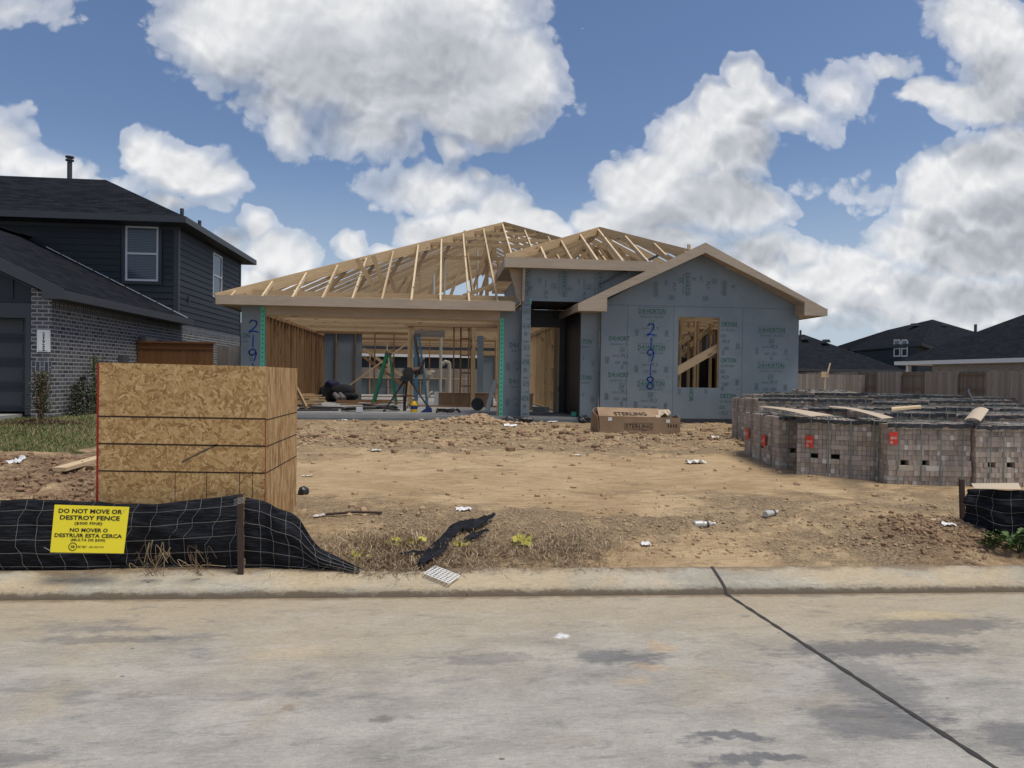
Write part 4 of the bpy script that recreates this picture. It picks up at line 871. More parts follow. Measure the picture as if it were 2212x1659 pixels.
def window(par, x0, x1, z0, z1, y, ax='x', frm='vinyl_white', blind=True, trim=True, fw=.05):
    """double-hung window; ax 'x' faces -Y, ax 'y' faces +X with x0..x1 running along Y"""
    def B(b, a0, a1, c0, c1, d0, d1, mi=0):
        if ax == 'x': b.box((a0, y+d0, c0), (a1, y+d1, c1), mi)
        else: b.box((y-d1, a0, c0), (y-d0, a1, c1), mi)
    w = frame_obj('window', par); zm = (z0+z1)/2
    def P(name, m_, fn, pr=w):
        b = MB(); fn(b); return b.build(name, m_, pr)
    if trim: P('window_trim', 'dark_trim', lambda b: (B(b, x0-.09, x0, z0-.09, z1+.09, -.03, 0), B(b, x1, x1+.09, z0-.09, z1+.09, -.03, 0), B(b, x0, x1, z1, z1+.09, -.03, 0), B(b, x0, x1, z0-.09, z0, -.03, 0)))
    P('frame', frm, lambda b: (B(b, x0+.001, x0+fw, z0+.001, z1-.001, -.02, .04), B(b, x1-fw, x1-.001, z0+.001, z1-.001, -.02, .04), B(b, x0+fw, x1-fw, z1-fw, z1-.001, -.02, .04), B(b, x0+fw, x1-fw, z0+.001, z0+fw, -.02, .04), B(b, x0+fw, x1-fw, zm-.025, zm+.03, -.018, .04)))
    P('pane', 'window_glass', lambda b: (B(b, x0+fw, x1-fw, z0+fw, zm-.025, .015, .022), B(b, x0+fw, x1-fw, zm+.03, z1-fw, .005, .012)))
    if blind:
        def bl(b):
            z = z0+fw+.01
            while z < z1-fw-.02:
                if not (zm-.04 < z < zm+.03): B(b, x0+fw, x1-fw, z, z+.018, -.001 if z > zm else .0135, .0045 if z > zm else .0145)
                z += .045
        P('blind', 'blind', bl)
def frame_obj(name, par):
    o = bpy.data.objects.new(name, None); col.objects.link(o); o.parent = par; o.empty_display_size = .1; return o
window(N, fx0, fx1, fz0, fz1, NY2-.01); window(N, sy0, sy1, sz0, sz1, NX, 'y', blind=False, trim=False, fw=.055)
# main hip roof
cx_, cy_ = -6.81, 19.7; t_ = 3.64; rz = 7.55; yb = 27.0; ed = EZB+.02
def hip(b):
    A = Vector((cx_, cy_, ed)); Bk = Vector((cx_, yb, ed)); Rr = Vector((cx_-t_, cy_+t_, rz)); L = Vector((-22, cy_, ed)); L2 = Vector((-22, cy_+t_, rz)); L3 = Vector((-22, yb, ed))
    b.quad(L, A, Rr, L2); b.quad(A, Bk, Bk, Rr) if False else b.face([A, Bk, Rr], [(0, 0), (7.6, 0), (3.9, 4.4)]); b.quad(Bk, L3, L2, Rr)
    b.face([L, L3, Bk, A], [(0, 0)]*4)
nb('roof', 'shingles', hip)
nb('fascia', 'dark_trim', lambda b: (b.box((-22, cy_-.02, EZ), (cx_+.02, cy_+.0, ed+.01)), b.box((cx_-.0, cy_, EZ), (cx_+.02, yb, ed+.01))))
nb('soffit', 'dark_trim', lambda b: b.box((-22, cy_+.001, EZ-.001), (cx_-.001, yb, EZ+.012)))
for (x, y, zt, r) in ((67.6*.864+82, 0, 0, 0),): pass
c = W(143, 390, 23.2); c.y = 23.4; nb('vent_pipe', 'dark_trim', lambda b: (b.tube([(c.x, 23.4, c.z-.3), (c.x, 23.4, c.z+.78)], .07, 14), b.tube([(c.x, 23.4, c.z+.66), (c.x, 23.4, c.z+.70)], .12, 14), b.tube([(c.x, 23.4, c.z+.76), (c.x, 23.4, c.z+.80)], .125, 14)))
for (px_, py_, Y) in ((455*.864, 534*.864, 22.5), (499*.864, 563*.864, 24.2)):
    c = W(px_, py_, Y); nb('vent_pipe', 'dark_trim', lambda b: b.tube([(c.x, Y, c.z-.5), (c.x, Y, c.z+.15)], .055, 12))
# brick base
nb('brick_wall', 'grey_brick', lambda b: (b.quad((NX, NY0, ZG-.2), (NX, NB, ZG-.2), (NX, NB, 2.98), (NX, NY0, 2.98)), b.quad((DX, NY0, ZG-.2), (NX, NY0, ZG-.2), (NX, NY0, 2.99), (DX, NY0, 3.12)), b.quad((NX, NB, ZG-.2), (-20, NB, ZG-.2), (-20, NB, 3.3), (NX, NB, 3.3)), b.quad((DX, NY0+.3, ZG-.2), (DX, NY0, ZG-.2), (DX, NY0, 2.93), (DX, NY0+.3, 2.93))))
nb('brick_course', 'soldier_brick', lambda b: (b.quad((NX+.004, NY0-.004, 2.74), (NX+.004, NB, 2.74), (NX+.004, NB, 2.93), (NX+.004, NY0-.004, 2.93)), b.quad((DX+.01, NY0-.006, 1.56), (NX+.002, NY0-.006, 1.56), (NX+.002, NY0-.006, 1.76), (DX+.01, NY0-.006, 1.76))))
# lower garage wing roof, gable to the street
rx, rzz, ex, ez, FYn = -11.1, 5.13, -6.88, 3.05, 13.75
def low(b):
    A = Vector((ex, FYn, ez)); Bq = Vector((ex, NY2+.02, ez)); C_ = Vector((rx, NY2+.02, rzz)); D_ = Vector((rx, FYn, rzz)); b.quad(A, Bq, C_, D_)
    E_ = Vector((-16.3, FYn, ez)); F2 = Vector((-16.3, NY2, ez)); b.quad(D_, C_, F2, E_)
    u = Vector((0, 0, -.05)); b.face([A+u, D_+u, C_+u, Bq+u])
    b.quad((ex, NY2, ez), (ex, NY2+.3, ez), (ex-.3, NY2+.3, ez+.15), (ex-.3, NY2, ez+.15))
nb('lower_roof', 'shingles', low)
sl = (rzz-ez)/(ex-rx)
nb('fascia', 'dark_trim', lambda b: (b.box((ex, FYn-.0, ez-.15), (ex+.02, NY2+.3, ez+.012)), b.prism([(ex+.02, FYn-.025, ez-.15), (ex+.02, FYn-.025, ez+.03), (rx, FYn-.025, rzz+.03), (rx, FYn-.025, rzz-.24), (ex-.36, FYn-.025, ez-.0), (ex-.36, FYn-.025, ez-.15)], (0, .025, 0))))
nb('soffit', 'dark_trim', lambda b: (b.box((NX+.001, FYn, ez-.15), (ex-.001, NY2+.3, ez-.135)), b.prism([(ex-.45, FYn+.001, ez-.0), (rx, FYn+.001, rzz-.24), (rx, NY0-.001, rzz-.24), (ex-.45, NY0-.001, ez-.0)], (0, 0, .015))))
nb('flashing', 'vinyl_white', lambda b: [b.beam(Vector((ex-.02, NY2-.03, ez+.03)).lerp(Vector((rx+.5, NY2-.03, rzz-.21)), i/9+.004), Vector((ex-.02, NY2-.03, ez+.03)).lerp(Vector((rx+.5, NY2-.03, rzz-.21)), (i+1)/9-.004), .012, .022) for i in range(9)])
nb('ridge_cap', 'shingles', lambda b: b.beam((rx, FYn, rzz+.02), (rx, NY2, rzz+.02), .3, .03))
# gable front: vertical boards and the garage door
def gab(b):
    b.prism([(-16, NY0+.05, 2.80), (DX+.02, NY0+.05, 2.80), (DX+.02, NY0+.05, 3.2), (rx, NY0+.05, rzz-.25), (-16, NY0+.05, 3.3)], (0, .1, 0))
    x = -7.92
    while x > -15: b.box((x-.02, NY0+.03, 2.92), (x+.02, NY0+.049, 3.38)); x -= .4
nb('gable_front', 'dark_siding', gab)
nb('door_trim', 'dark_trim', lambda b: (b.box((-16, NY0+.01, 2.56), (DX+.02, NY0+.04, 2.83)), b.box((DX-.11, NY0+.012, ZG), (DX-.01, NY0+.03, 2.6))))
gd = nb('garage_door', 'dark_siding', lambda b: [b.box((-12.9, NY0+.24, ZG+.05+(.46*i)), (DX-.12, NY0+.27, ZG+.05+(.46*i)+.455)) for i in range(4)])
def rp(b):
    for i in range(4):
        for j in range(6):
            x1 = DX-.24-j*.78; z = ZG+.05+(.46*i)
            for q in (0, .03): b.prism([(x1-.66+q, NY0+.238-q*.3, z+.09+q), (x1-q, NY0+.238-q*.3, z+.09+q), (x1-q, NY0+.238-q*.3, z+.37-q), (x1-.66+q, NY0+.238-q*.3, z+.37-q)], (0, .006, 0))
b = MB(); rp(b); b.build('raised_panel', 'dark_trim', gd)
# address plaque
pc0, pc1 = W(80, 760, NY0-.03), W(108, 713, NY0-.03)
pq = nb('address_plaque', 'white_paint', lambda b: (b.box((pc0.x, NY0-.035, pc0.z), (pc1.x, NY0-.008, pc1.z)), b.box((pc0.x+.03, NY0-.045, pc0.z+.03), (pc1.x-.03, NY0-.036, pc1.z-.03))))
b = MB(); zc = pc1.z-.075
for ch in '21922': put_text(b, ch, ((pc0.x+pc1.x)/2+.01, NY0-.048, zc), .045 if ch != '1' else .022, .062, bold=.03); zc -= .071
b.build('house_digits', 'black_ink', pq)
# meter box on the side wall
my0, my1 = side_y(298), side_y(322); mz0, mz1 = W(310, 782, (my0+my1)/2).z, W(310, 728, (my0+my1)/2).z
mt = nb('electric_meter_box', 'grey_metal', lambda b: (b.box((NX+.01, my0, mz0), (NX+.18, my1, mz1)), b.box((NX+.181, my0+.02, mz0+.03), (NX+.19, my1-.02, mz1-.03)), b.tube([(NX+.08, (my0+my1)/2, mz0), (NX+.08, (my0+my1)/2, ZG)], .03, 8)))
b = MB(); b.tube([(NX+.19, (my0+my1)/2, (mz0+mz1)/2-.05), (NX+.27, (my0+my1)/2, (mz0+mz1)/2-.05)], .11, 16); b.build('meter_dial', 'vinyl_white', mt)
b = MB(); yb_ = side_y(262); b.box((NX+.01, yb_-.15, 1.62), (NX+.12, yb_+.15, 1.95)); b.tube([(NX+.06, yb_, 1.62), (NX+.06, yb_, .7)], .02, 8); b.build('utility_box', 'grey_metal', N)
b = MB(); yb_ = side_y(178); b.box((NX+.01, yb_-.1, 1.42), (NX+.035, yb_+.1, 1.47)); b.build('weep_vent', 'black_iron', N)
b = MB(); yb_ = side_y(405); b.box((NX+.02, yb_-.04, 3.6), (NX+.06, yb_+.04, 3.75)); b.build('outlet_cover', 'dark_trim', N)
# gate-like fence section and weathered fence between the two houses
FYg = 17.7; g0, g1, g2 = W(325, 735, FYg), W(461, 742, FYg), W(520, 750, FYg+.3)
def pickets(b, x0, x1, y, z0, z1, w=.135, gap=.004, t=.018, jitter=.01, mi=0):
    x = x0
    while x < x1-.02:
        xe = min(x+w, x1); j = R_.uniform(-jitter, jitter)*.4
        b.box((x, y+j*.3, z0), (xe-gap, y+t+j*.3, z1+j), mi); x = xe
F1 = thing('brown_fence', 'reddish brown stained board fence with cap rail, butting the brick wall behind the meter', 'fence', ((g0.x+g1.x)/2, FYg, ZG))
def mk(par, name, m_, fn):
    b = MB(); fn(b); return b.build(name, m_, par)
mk(F1, 'picket', 'fence_brown', lambda b: pickets(b, NX+.02, g1.x, FYg, ZG, g0.z-.06, .14)); mk(F1, 'cap_rail', 'fence_brown', lambda b: (b.box((NX+.02, FYg-.05, g0.z-.06), (g1.x+.02, FYg+.07, g0.z-.02)), b.box((NX+.02, FYg-.02, g0.z-.2), (g1.x, FYg-.001, g0.z-.061))))
F2 = thing('grey_fence', 'weathered grey picket fence in the gap between the two-storey house and the unfinished house', 'fence', ((g1.x+g2.x)/2, FYg+.2, ZG))
mk(F2, 'picket', 'fence_wood', lambda b: pickets(b, g1.x+.03, -4.17, FYg+.2, ZG, g1.z-.05, .13)); mk(F2, 'rail', 'rail_wood', lambda b: b.box((g1.x+.03, FYg+.23, ZG+1.1), (-4.17, FYg+.27, ZG+1.18)))
# ------------------------------------------------------------------ right-hand fence: staggered panels running away from the street
FX = 26.; bounds = [2212+230, 2212+75, 2135, 2070, 2003, 1948, 1898, 1853, 1806, 1772, 1745, 1727, 1712]
ys_ = []
for px_ in bounds:
    d = ray(px_, 810); ys_.append(FX/(d.x/d.y))
FR = thing('backyard_fence', 'long grey wooden privacy fence with alternating picket and rail-side panels on the right', 'fence', (FX, 40, .3))
FZ0, FZ1 = .25, 2.18
for i in range(len(ys_)-1):
    ya, yb2 = ys_[i], ys_[i+1]; front = (i % 2 == 1)
    xo = FX-.10 if front else FX+.03
    def pk_(b):
        y = ya
        while y < yb2-.02:
            ye = min(y+.145, yb2); j = R_.uniform(-.012, .012); b.box((xo+R_.uniform(0, .012 if not front else .03), y, FZ0), (xo+.02+.012, ye-.008, FZ1+j)); y = ye
    mk(FR, 'picket', 'fence_wood' if front else 'fence_wood_dark', pk_)
    if not front:
        for z in (FZ0+.2, 1.22, 1.98): mk(FR, 'rail', 'rail_wood', lambda b: b.box((FX-.04, ya+.02, z), (FX+.029, yb2-.02, z+.075)))
    mk(FR, 'post', 'fence_wood', lambda b: b.box((FX-.09, yb2-.05, FZ0), (FX+.02, yb2+.05, FZ1-.03)))
# fences beyond the back yard
FB = thing('rear_fence', 'grey picket fence glimpsed through the open back wall of the unfinished house', 'fence', (2, 40, .4))
mk(FB, 'picket', 'fence_wood', lambda b: pickets(b, -16, 25.8, 41, .2, 2.0, .2, .01)); mk(FB, 'rail', 'rail_wood', lambda b: (b.box((-16, 41.04, 1.7), (25.8, 41.1, 1.79)), b.box((-16, 41.04, .7), (25.8, 41.1, .79))))
# ------------------------------------------------------------------ far houses
def hip_house(name, label, x0, x1, y0, y1, ze, rise, wall='dark_far', roofm='shingles_far', fas='dark_trim', zg=.2, inset=.45, grp=None):
    h = thing(name, label, 'house', ((x0+x1)/2, (y0+y1)/2, zg)); hw = min(x1-x0, y1-y0)/2
    mk(h, 'wall', wall, lambda b: b.box((x0+inset, y0+inset, zg-.3), (x1-inset, y1-inset, ze-.02)))
    if (x1-x0) <= (y1-y0): r0, r1 = Vector(((x0+x1)/2, y0+hw, ze+rise)), Vector(((x0+x1)/2, y1-hw, ze+rise))
    else: r0, r1 = Vector((x0+hw, (y0+y1)/2, ze+rise)), Vector((x1-hw, (y0+y1)/2, ze+rise))
    c = [Vector((x0, y0, ze)), Vector((x1, y0, ze)), Vector((x1, y1, ze)), Vector((x0, y1, ze))]
    def rf_(b):
        if (x1-x0) <= (y1-y0): b.quad(c[0], c[1], r0, r0); b.quad(c[1], c[2], r1, r0); b.quad(c[2], c[3], r1, r1); b.quad(c[3], c[0], r0, r1)
        else: b.quad(c[0], c[1], r1, r0); b.quad(c[1], c[2], r1, r1); b.quad(c[2], c[3], r0, r1); b.quad(c[3], c[0], r0, r0)
        b.face([c[3], c[2], c[1], c[0]])
    rr = mk(h, 'roof', roofm, rf_)
    mk(h, 'fascia', fas, lambda b: (b.box((x0-.02, y0-.02, ze-.22), (x1+.02, y0, ze+.01)), b.box((x0-.02, y0, ze-.22), (x0, y1, ze+.01)), b.box((x1, y0, ze-.22), (x1+.02, y1, ze+.01)), b.box((x0, y0+.001, ze-.215), (x1, y1, ze-.2))))
    return h, rr
h1, r1 = hip_house('bungalow', 'low house, its black hipped roof just above the fence right of the unfinished house', 28, 40.2, 58, 72, 2.62, 3.35)
def vents(par, pts):
    for p in pts: mk(par, 'roof_vent', 'dark_trim', lambda b: b.prism([(p.x-.35, p.y-.1, p.z-.1), (p.x+.35, p.y-.1, p.z-.1), (p.x+.2, p.y-.1, p.z+.16), (p.x-.2, p.y-.1, p.z+.16)], (0, .5, 0)))
vents(h1, [W(1742, 731, 62.6), W(1786, 737, 62.)]); c = W(1729, 726, 63); mk(h1, 'vent_pipe', 'dark_trim', lambda b: b.tube([c, c+Vector((0, 0, .55))], .1, 8))
# two-storey house in the middle distance
h2 = thing('large_dark_house', 'dark two-storey house with paired white-framed windows, behind the far fence', 'house', (42, 62, .2))
e0, e1 = W(1837, 758, 67), W(1991, 738, 58); pkp = W(2014, 690, 63); ll = W(1916, 713, 66); rr_ = W(2152, 730, 62); ez2 = 4.9; e0.z = ez2-.1; e1.z = ez2+.1
mk(h2, 'roof', 'shingles_far', lambda b: (b.face([e0, e1, pkp, W(1955, 705, 64.5), ll], [(0, 0), (9, 0), (8, 6), (5, 5), (3, 4)]), b.face([e1, W(2048, 762, 57.6), rr_, pkp], [(0, 0), (5, 0), (9, 5), (2, 7)]), b.face([e0, ll, pkp, rr_, rr_+Vector((4, 12, -3)), e0+Vector((2, 10, 0))]), b.face([W(2048, 762, 57.6), rr_+Vector((6, -2, -2)), rr_], [(0, 0), (5, 0), (4, 4)])))
wl2 = MB(); wl2.prism([(e0.x+.5, e0.y-.3, -.2), (e1.x-.0, e1.y+.6, -.2), (e1.x-.0, e1.y+.6, e1.z-.05), (e0.x+.5, e0.y-.3, e0.z-.05)], (2.5, 2.5, 0)); wl2.prism([(e1.x+.02, e1.y+.58, -.2), (e1.x+4.5, e1.y+.58, -.2), (e1.x+4.5, e1.y+.58, 2.9), (e1.x+.02, e1.y+.58, e1.z-.05)], (0, 3, 0)); wl2.build('wall', 'dark_far', h2)
mk(h2, 'fascia', 'dark_trim', lambda b: (b.beam(e0+Vector((0, 0, -.08)), e1+Vector((0, 0, -.08)), .04, .24), b.beam(e1+Vector((0, 0, -.08)), W(2048, 762, 57.6)+Vector((0, 0, -.08)), .04, .24)))
dv2 = Vector((e1.x-e0.x-.5, e1.y+.6-e0.y+.3, 0)).normalized(); nv2 = Vector((-dv2.y, dv2.x, 0)); nv2 = nv2 if nv2.y < 0 else -nv2
def on_wall(px_, py_):
    d = ray(px_, py_); o = Vector((e0.x+.5, e0.y-.3, 0)); n = nv2; t = (o-CAM).dot(n)/d.dot(n); return CAM+d*t
for (xa_, xb_) in ((1931, 1944), (1947.5, 1960)):
    p00, p11 = on_wall(xa_, 771), on_wall(xb_, 736); w = frame_obj('window', h2); o_ = nv2*.03; ex_ = Vector((p11.x-p00.x, p11.y-p00.y, 0)); ez_ = Vector((0, 0, p11.z-p00.z)); q = .13
    mk(w, 'frame', 'vinyl_white', lambda b: (b.par(p00+o_, ex_, Vector((0, 0, q)), o_), b.par(p00+o_+ez_, ex_, Vector((0, 0, q)), o_), b.par(p00+o_+ez_*.48, ex_, Vector((0, 0, q*.8)), o_), b.par(p00+o_, ex_.normalized()*q, ez_, o_*.9), b.par(p00+o_+ex_, ex_.normalized()*q, ez_, o_*.9)))
    mk(w, 'pane', 'window_glass', lambda b: b.par(p00+o_*.2, ex_, ez_, o_*.7))
vents(h2, [W(1978, 702, 62.8), W(2038, 702, 62.)]); c = W(2107, 722, 60); mk(h2, 'vent_pipe', 'dark_trim', lambda b: b.tube([c, c+Vector((0, 0, .9))], .12, 8))
# near right house with the white eave
h3 = thing('brick_house', 'house with pale brick, white eave and patio above the fence at the right edge', 'house', (33, 37, .3))
E3 = 28.5; ye_, ze3 = 42.2, 2.86
mk(h3, 'roof', 'shingles_far', lambda b: (b.quad((E3, ye_, ze3), (E3, 20, ze3), (E3+5, 20, ze3+2.9), (E3+5, ye_-5, ze3+2.9)), b.face([(E3, ye_, ze3), (E3+5, ye_-5, ze3+2.9), (E3+10, ye_, ze3)], [(0, 0), (5, 5), (10, 0)]), b.quad((E3+10, ye_, ze3), (E3+5, ye_-5, ze3+2.9), (E3+5, 20, ze3+2.9), (E3+10, 20, ze3))))
mk(h3, 'fascia', 'white_paint', lambda b: (b.box((E3-.03, 20, ze3-.2), (E3-.001, ye_, ze3+.02)), b.box((E3, ye_, ze3-.2), (E3+10, ye_+.02, ze3+.02))))
mk(h3, 'soffit', 'white_paint', lambda b: b.box((E3, 20, ze3-.2), (E3+9, ye_-.01, ze3-.18)))
mk(h3, 'brick_wall', 'light_brick', lambda b: (b.quad((E3+.5, 39.4, 0), (E3+.5, 20, 0), (E3+.5, 20, ze3-.2), (E3+.5, 39.4, ze3-.2)), b.quad((E3+4.5, 39.4, 0), (E3+.5, 39.4, 0), (E3+.5, 39.4, ze3-.2), (E3+4.5, 39.4, ze3-.2))))
mk(h3, 'back_wall', 'light_brick', lambda b: b.quad((E3+4.5, 42., 0), (E3+4.5, 39.4, 0), (E3+4.5, 39.4, ze3-.2), (E3+4.5, 42., ze3-.2)))
mk(h3, 'patio_column', 'white_paint', lambda b: b.box((E3+.3, 41.3, 0), (E3+.52, 41.52, ze3-.2)))
# house seen through the frame at the back, and one far down the gap at the left
h4, _ = hip_house('rear_house', 'house with white eave and patio posts seen through the unfinished garage', -9, 7.5, 44.5, 56, 2.95, 2.6, fas='white_paint', zg=.4)
for x in (-3.2, -1.2, 2.3): mk(h4, 'patio_column', 'white_paint', lambda b: b.box((x, 44.7, .3), (x+.2, 44.85, 2.75)))
h5, _ = hip_house('grey_brick_house', 'sliver of a grey brick house far down the gap right of the two-storey house', -14, -7.5, 34, 44, 2.9, 1.4, wall='grey_brick')
# ------------------------------------------------------------------ crate of strand board by the kerb
bx0 = W(212, 1080, 5.72); bx1 = W(573, 1090, 5.72); BX0, BX1, BY0, BY1 = bx0.x, bx1.x, 5.72, 6.92; BZ0 = .30
bt = W(572, 795, 5.72).z; btl = W(215, 783, 5.72).z
O = thing('strand_board_enclosure', 'square knee-high enclosure of tan oriented strand board panels by the kerb', 'enclosure', ((BX0+BX1)/2, 6.2, BZ0))
O['label'] = 'square chest-high enclosure of tan strand board sheets standing behind the black silt fence'
BT = (bt+btl)/2; 
def front(b): b.prism([(BX0, BY0, BZ0-.1), (BX1, BY0, BZ0-.1), (BX1, BY0, BT), (BX0, BY0, BT+.012)], (0, .012, 0))
fp = mk(O, 'front_panel', 'osb', front)
sp_ = mk(O, 'side_panel', 'osb_side', lambda b: b.box((BX1-.012, BY0+.0125, BZ0-.1), (BX1, BY1, BT-.002)))
mk(O, 'back_panel', 'osb', lambda b: b.box((BX0+.012, BY1-.012, BZ0-.1), (BX1-.0125, BY1, BT-.01))); mk(O, 'side_panel', 'osb', lambda b: b.box((BX0, BY0+.0125, BZ0-.1), (BX0+.012, BY1, BT-.004)))
mk(O, 'red_edge', 'red_paint', lambda b: (b.box((BX0-.014, BY0-.004, BZ0-.1), (BX0-.0005, BY0+.012, BT+.01)), b.box((BX1-.004, BY0-.0025, BZ0-.1), (BX1+.0015, BY0-.0005, BT-.42))))
mk(O, 'corner_block', 'pine_light', lambda b: b.box((BX0+.013, BY0+.013, BT-.3), (BX0+.1, BY0+.1, BT+.012)))
def lines(b):
    for (ya, yb2, wdt) in ((899, 905, .012), (958, 964, .012), (1017, 1022, .011)):
        a, c = W(207, ya, BY0), W(571, yb2, BY0); b.prism([(BX0, BY0-.0012, a.z-wdt/2), (BX1, BY0-.0012, c.z-wdt/2), (BX1, BY0-.0012, c.z+wdt/2), (BX0, BY0-.0012, a.z+wdt/2)], (0, .001, 0))
b = MB(); lines(b)
for px_ in (378, 446, 517, 545):
    a = W(px_, 1040, BY0); b.box((a.x, BY0-.0012, BZ0), (a.x+.004, BY0-.0004, W(px_, 1017, BY0).z))
b.build('chalk_line', 'pencil_line', fp)
b = MB(); p0, p1 = W(392, 998, BY0), W(470, 960, BY0)
for k in range(9):
    t0, t1 = k/9, (k+1)/9; q0, q1 = p0.lerp(p1, t0), p0.lerp(p1, t1); w0, w1 = .012+.010*math.sin(k*1.3)**2, .012+.010*math.sin((k+1)*1.3)**2
    b.prism([(q0.x, BY0-.0012, q0.z-w0/2), (q1.x, BY0-.0012, q1.z-w1/2), (q1.x, BY0-.0012, q1.z+w1/2), (q0.x, BY0-.0012, q0.z+w0/2)], (0, .001, 0))
b.build('scuff_mark', 'twig', fp)
b = MB()
for (z0_, z1_) in ((W(572, 907, BY0).z, None), (W(571, 965, BY0).z, None), (W(571, 1022, BY0).z, None)):
    b.prism([(BX1+.0008, BY0, z0_-.004), (BX1+.0008, BY1, z0_-.004), (BX1+.0008, BY1, z0_+.004), (BX1+.0008, BY0, z0_+.004)], (.0008, 0, 0))
b.build('chalk_line', 'pencil_line', sp_)
# ------------------------------------------------------------------ silt fence
def spline(pts, n):
    out = []
    for i in range(len(pts)-1):
        p0, p1, p2, p3 = pts[max(i-1, 0)], pts[i], pts[i+1], pts[min(i+2, len(pts)-1)]
        for k in range(n):
            t = k/n; out.append([.5*((2*p1[j])+(-p0[j]+p2[j])*t+(2*p0[j]-5*p1[j]+4*p2[j]-p3[j])*t*t+(-p0[j]+3*p1[j]-3*p2[j]+p3[j])*t**3) for j in range(len(p1))])
    out.append(list(pts[-1])); return out
def silt(root, path, tops, bots, nz=22, wave=.05, seed=3, wires=True, gridw=.152, top_lean=0., n=14):
    """path: plan points; tops, bots: heights there. returns the surface function"""
    rows = spline([(p[0], p[1], t, b_, p[2] if len(p) > 2 else 0) for p, t, b_ in zip(path, tops, bots)], n)
    s = [0]
    for i in range(1, len(rows)): s.append(s[-1]+math.hypot(rows[i][0]-rows[i-1][0], rows[i][1]-rows[i-1][1]))
    rng = np.array(s)
    def S(i, v, off=0.):
        x, y, t, b_, lean = rows[i]; j = min(i+1, len(rows)-1); k = max(i-1, 0); dx, dy = rows[j][0]-rows[k][0], rows[j][1]-rows[k][1]; L = math.hypot(dx, dy) or 1
        nx_, ny_ = dy/L, -dx/L
        u = s[i]
        wv = float(fbm(np.array([u*1.6+v*1.5]), np.array([v*1.2+u*.2]), 1., 4, seed))*wave + float(fbm(np.array([u*6+v*9]), np.array([v*5.+u*2]), 1., 3, seed+9))*wave*.35
        bulge = .045*math.sin(math.pi*v)+.014*math.sin(u*19+3*math.sin(u*2.3)+v*1.5)*(.3+v)
        o = wv+bulge+off; return Vector((x+nx_*o+lean*v*0, y+ny_*o+lean*v, b_+(t-b_)*v))
    b = MB(); base = len(b.v); N_ = len(rows)
    for i in range(N_):
        for k in range(nz+1): b.v.append(tuple(S(i, k/nz)))
    for i in range(N_-1):
        for k in range(nz):
            a = i*(nz+1)+k; b.f.append((a, a+nz+1, a+nz+2, a+1)); b.mi.append(0); b.uv += [(s[i], k/nz)]*4
    fo = b.build('fabric', 'black_fabric', root, True)
    so_ = fo.modifiers.new('thickness', 'SOLIDIFY'); so_.thickness = .004
    if wires:
        w = MB(); u = .1; nrow = 5
        for r in range(nrow):
            v = (r+.35)/nrow; w.tube([S(i, min(1, v+.012*math.sin(s[i]*3+r)), .012) for i in range(0, N_, 2)], .0011, 5)
        while u < s[-1]:
            i = int(np.searchsorted(rng, u)); w.tube([S(min(N_-1, max(0, i+int(round(2*math.sin(k*.5+u)*.5)))), k/8, .011) for k in range(9)], .0011, 5); u += gridw
        w.build('wire_mesh', 'wire', root)
    return S, rows
ky = lambda x: kerb_y(x)+.37
SF = thing('silt_fence', 'black silt fence with wire mesh, sagging to the ground beside the strand board enclosure', 'silt fence', (-2, ky(-2), .12))
postp = W(521, 1067, 5.50)
pl = [(-5.6, ky(-5.6)+.02), (-4.6, ky(-4.6)), (-3.6, ky(-3.6)+.02), (-3.05, ky(-3)+.0), (-2.6, ky(-2.6)), (-2.15, ky(-2.1)+.02), (postp.x-.02, ky(postp.x)+.02)]
topz = lambda px_, py_, Y: W(px_, py_, Y).z
tp = [.62, .62, .62, topz(60, 1079, 5.6), topz(180, 1084, 5.6), topz(300, 1090, 5.6), topz(519, 1071, 5.52)]
tp[5] = topz(400, 1091, 5.55)
silt(SF, pl, tp, [.1]*7, wave=.06)
pr = [(postp.x+.02, ky(postp.x)+.03), (W(580, 1100, 5.5).x, 5.56), (W(640, 1100, 5.5).x, 5.52), (W(700, 1100, 5.48).x, 5.50), (W(778, 1200, 5.42).x, 5.46)]
silt(SF, pr, [topz(525, 1076, 5.52), topz(590, 1092, 5.52), topz(640, 1120, 5.5), topz(710, 1190, 5.48), .14], [.1, .1, .1, .1, .1], wave=.06, seed=8, gridw=.11)
mk(SF, 'post', 'rust_metal', lambda b: (b.beam((postp.x+.02, postp.y-.06, .03), (postp.x-.0, postp.y-.03, postp.z), .042, .012, (0, 1, 0)), b.beam((postp.x+.02, postp.y-.045, .03), (postp.x-.0, postp.y-.016, postp.z), .008, .035, (0, 1, 0))))
def bar(b):
    p = Vector((postp.x, postp.y-.08, postp.z-.03))
    for k in range(5): b.tube([p+Vector((-.03, 0, -.01*k)), p+Vector((.0, -.012, .012-.01*k)), p+Vector((.04, .0, -.01*k+.02))], .0018, 5)
mk(SF, 'tie_wire', 'wire', bar)
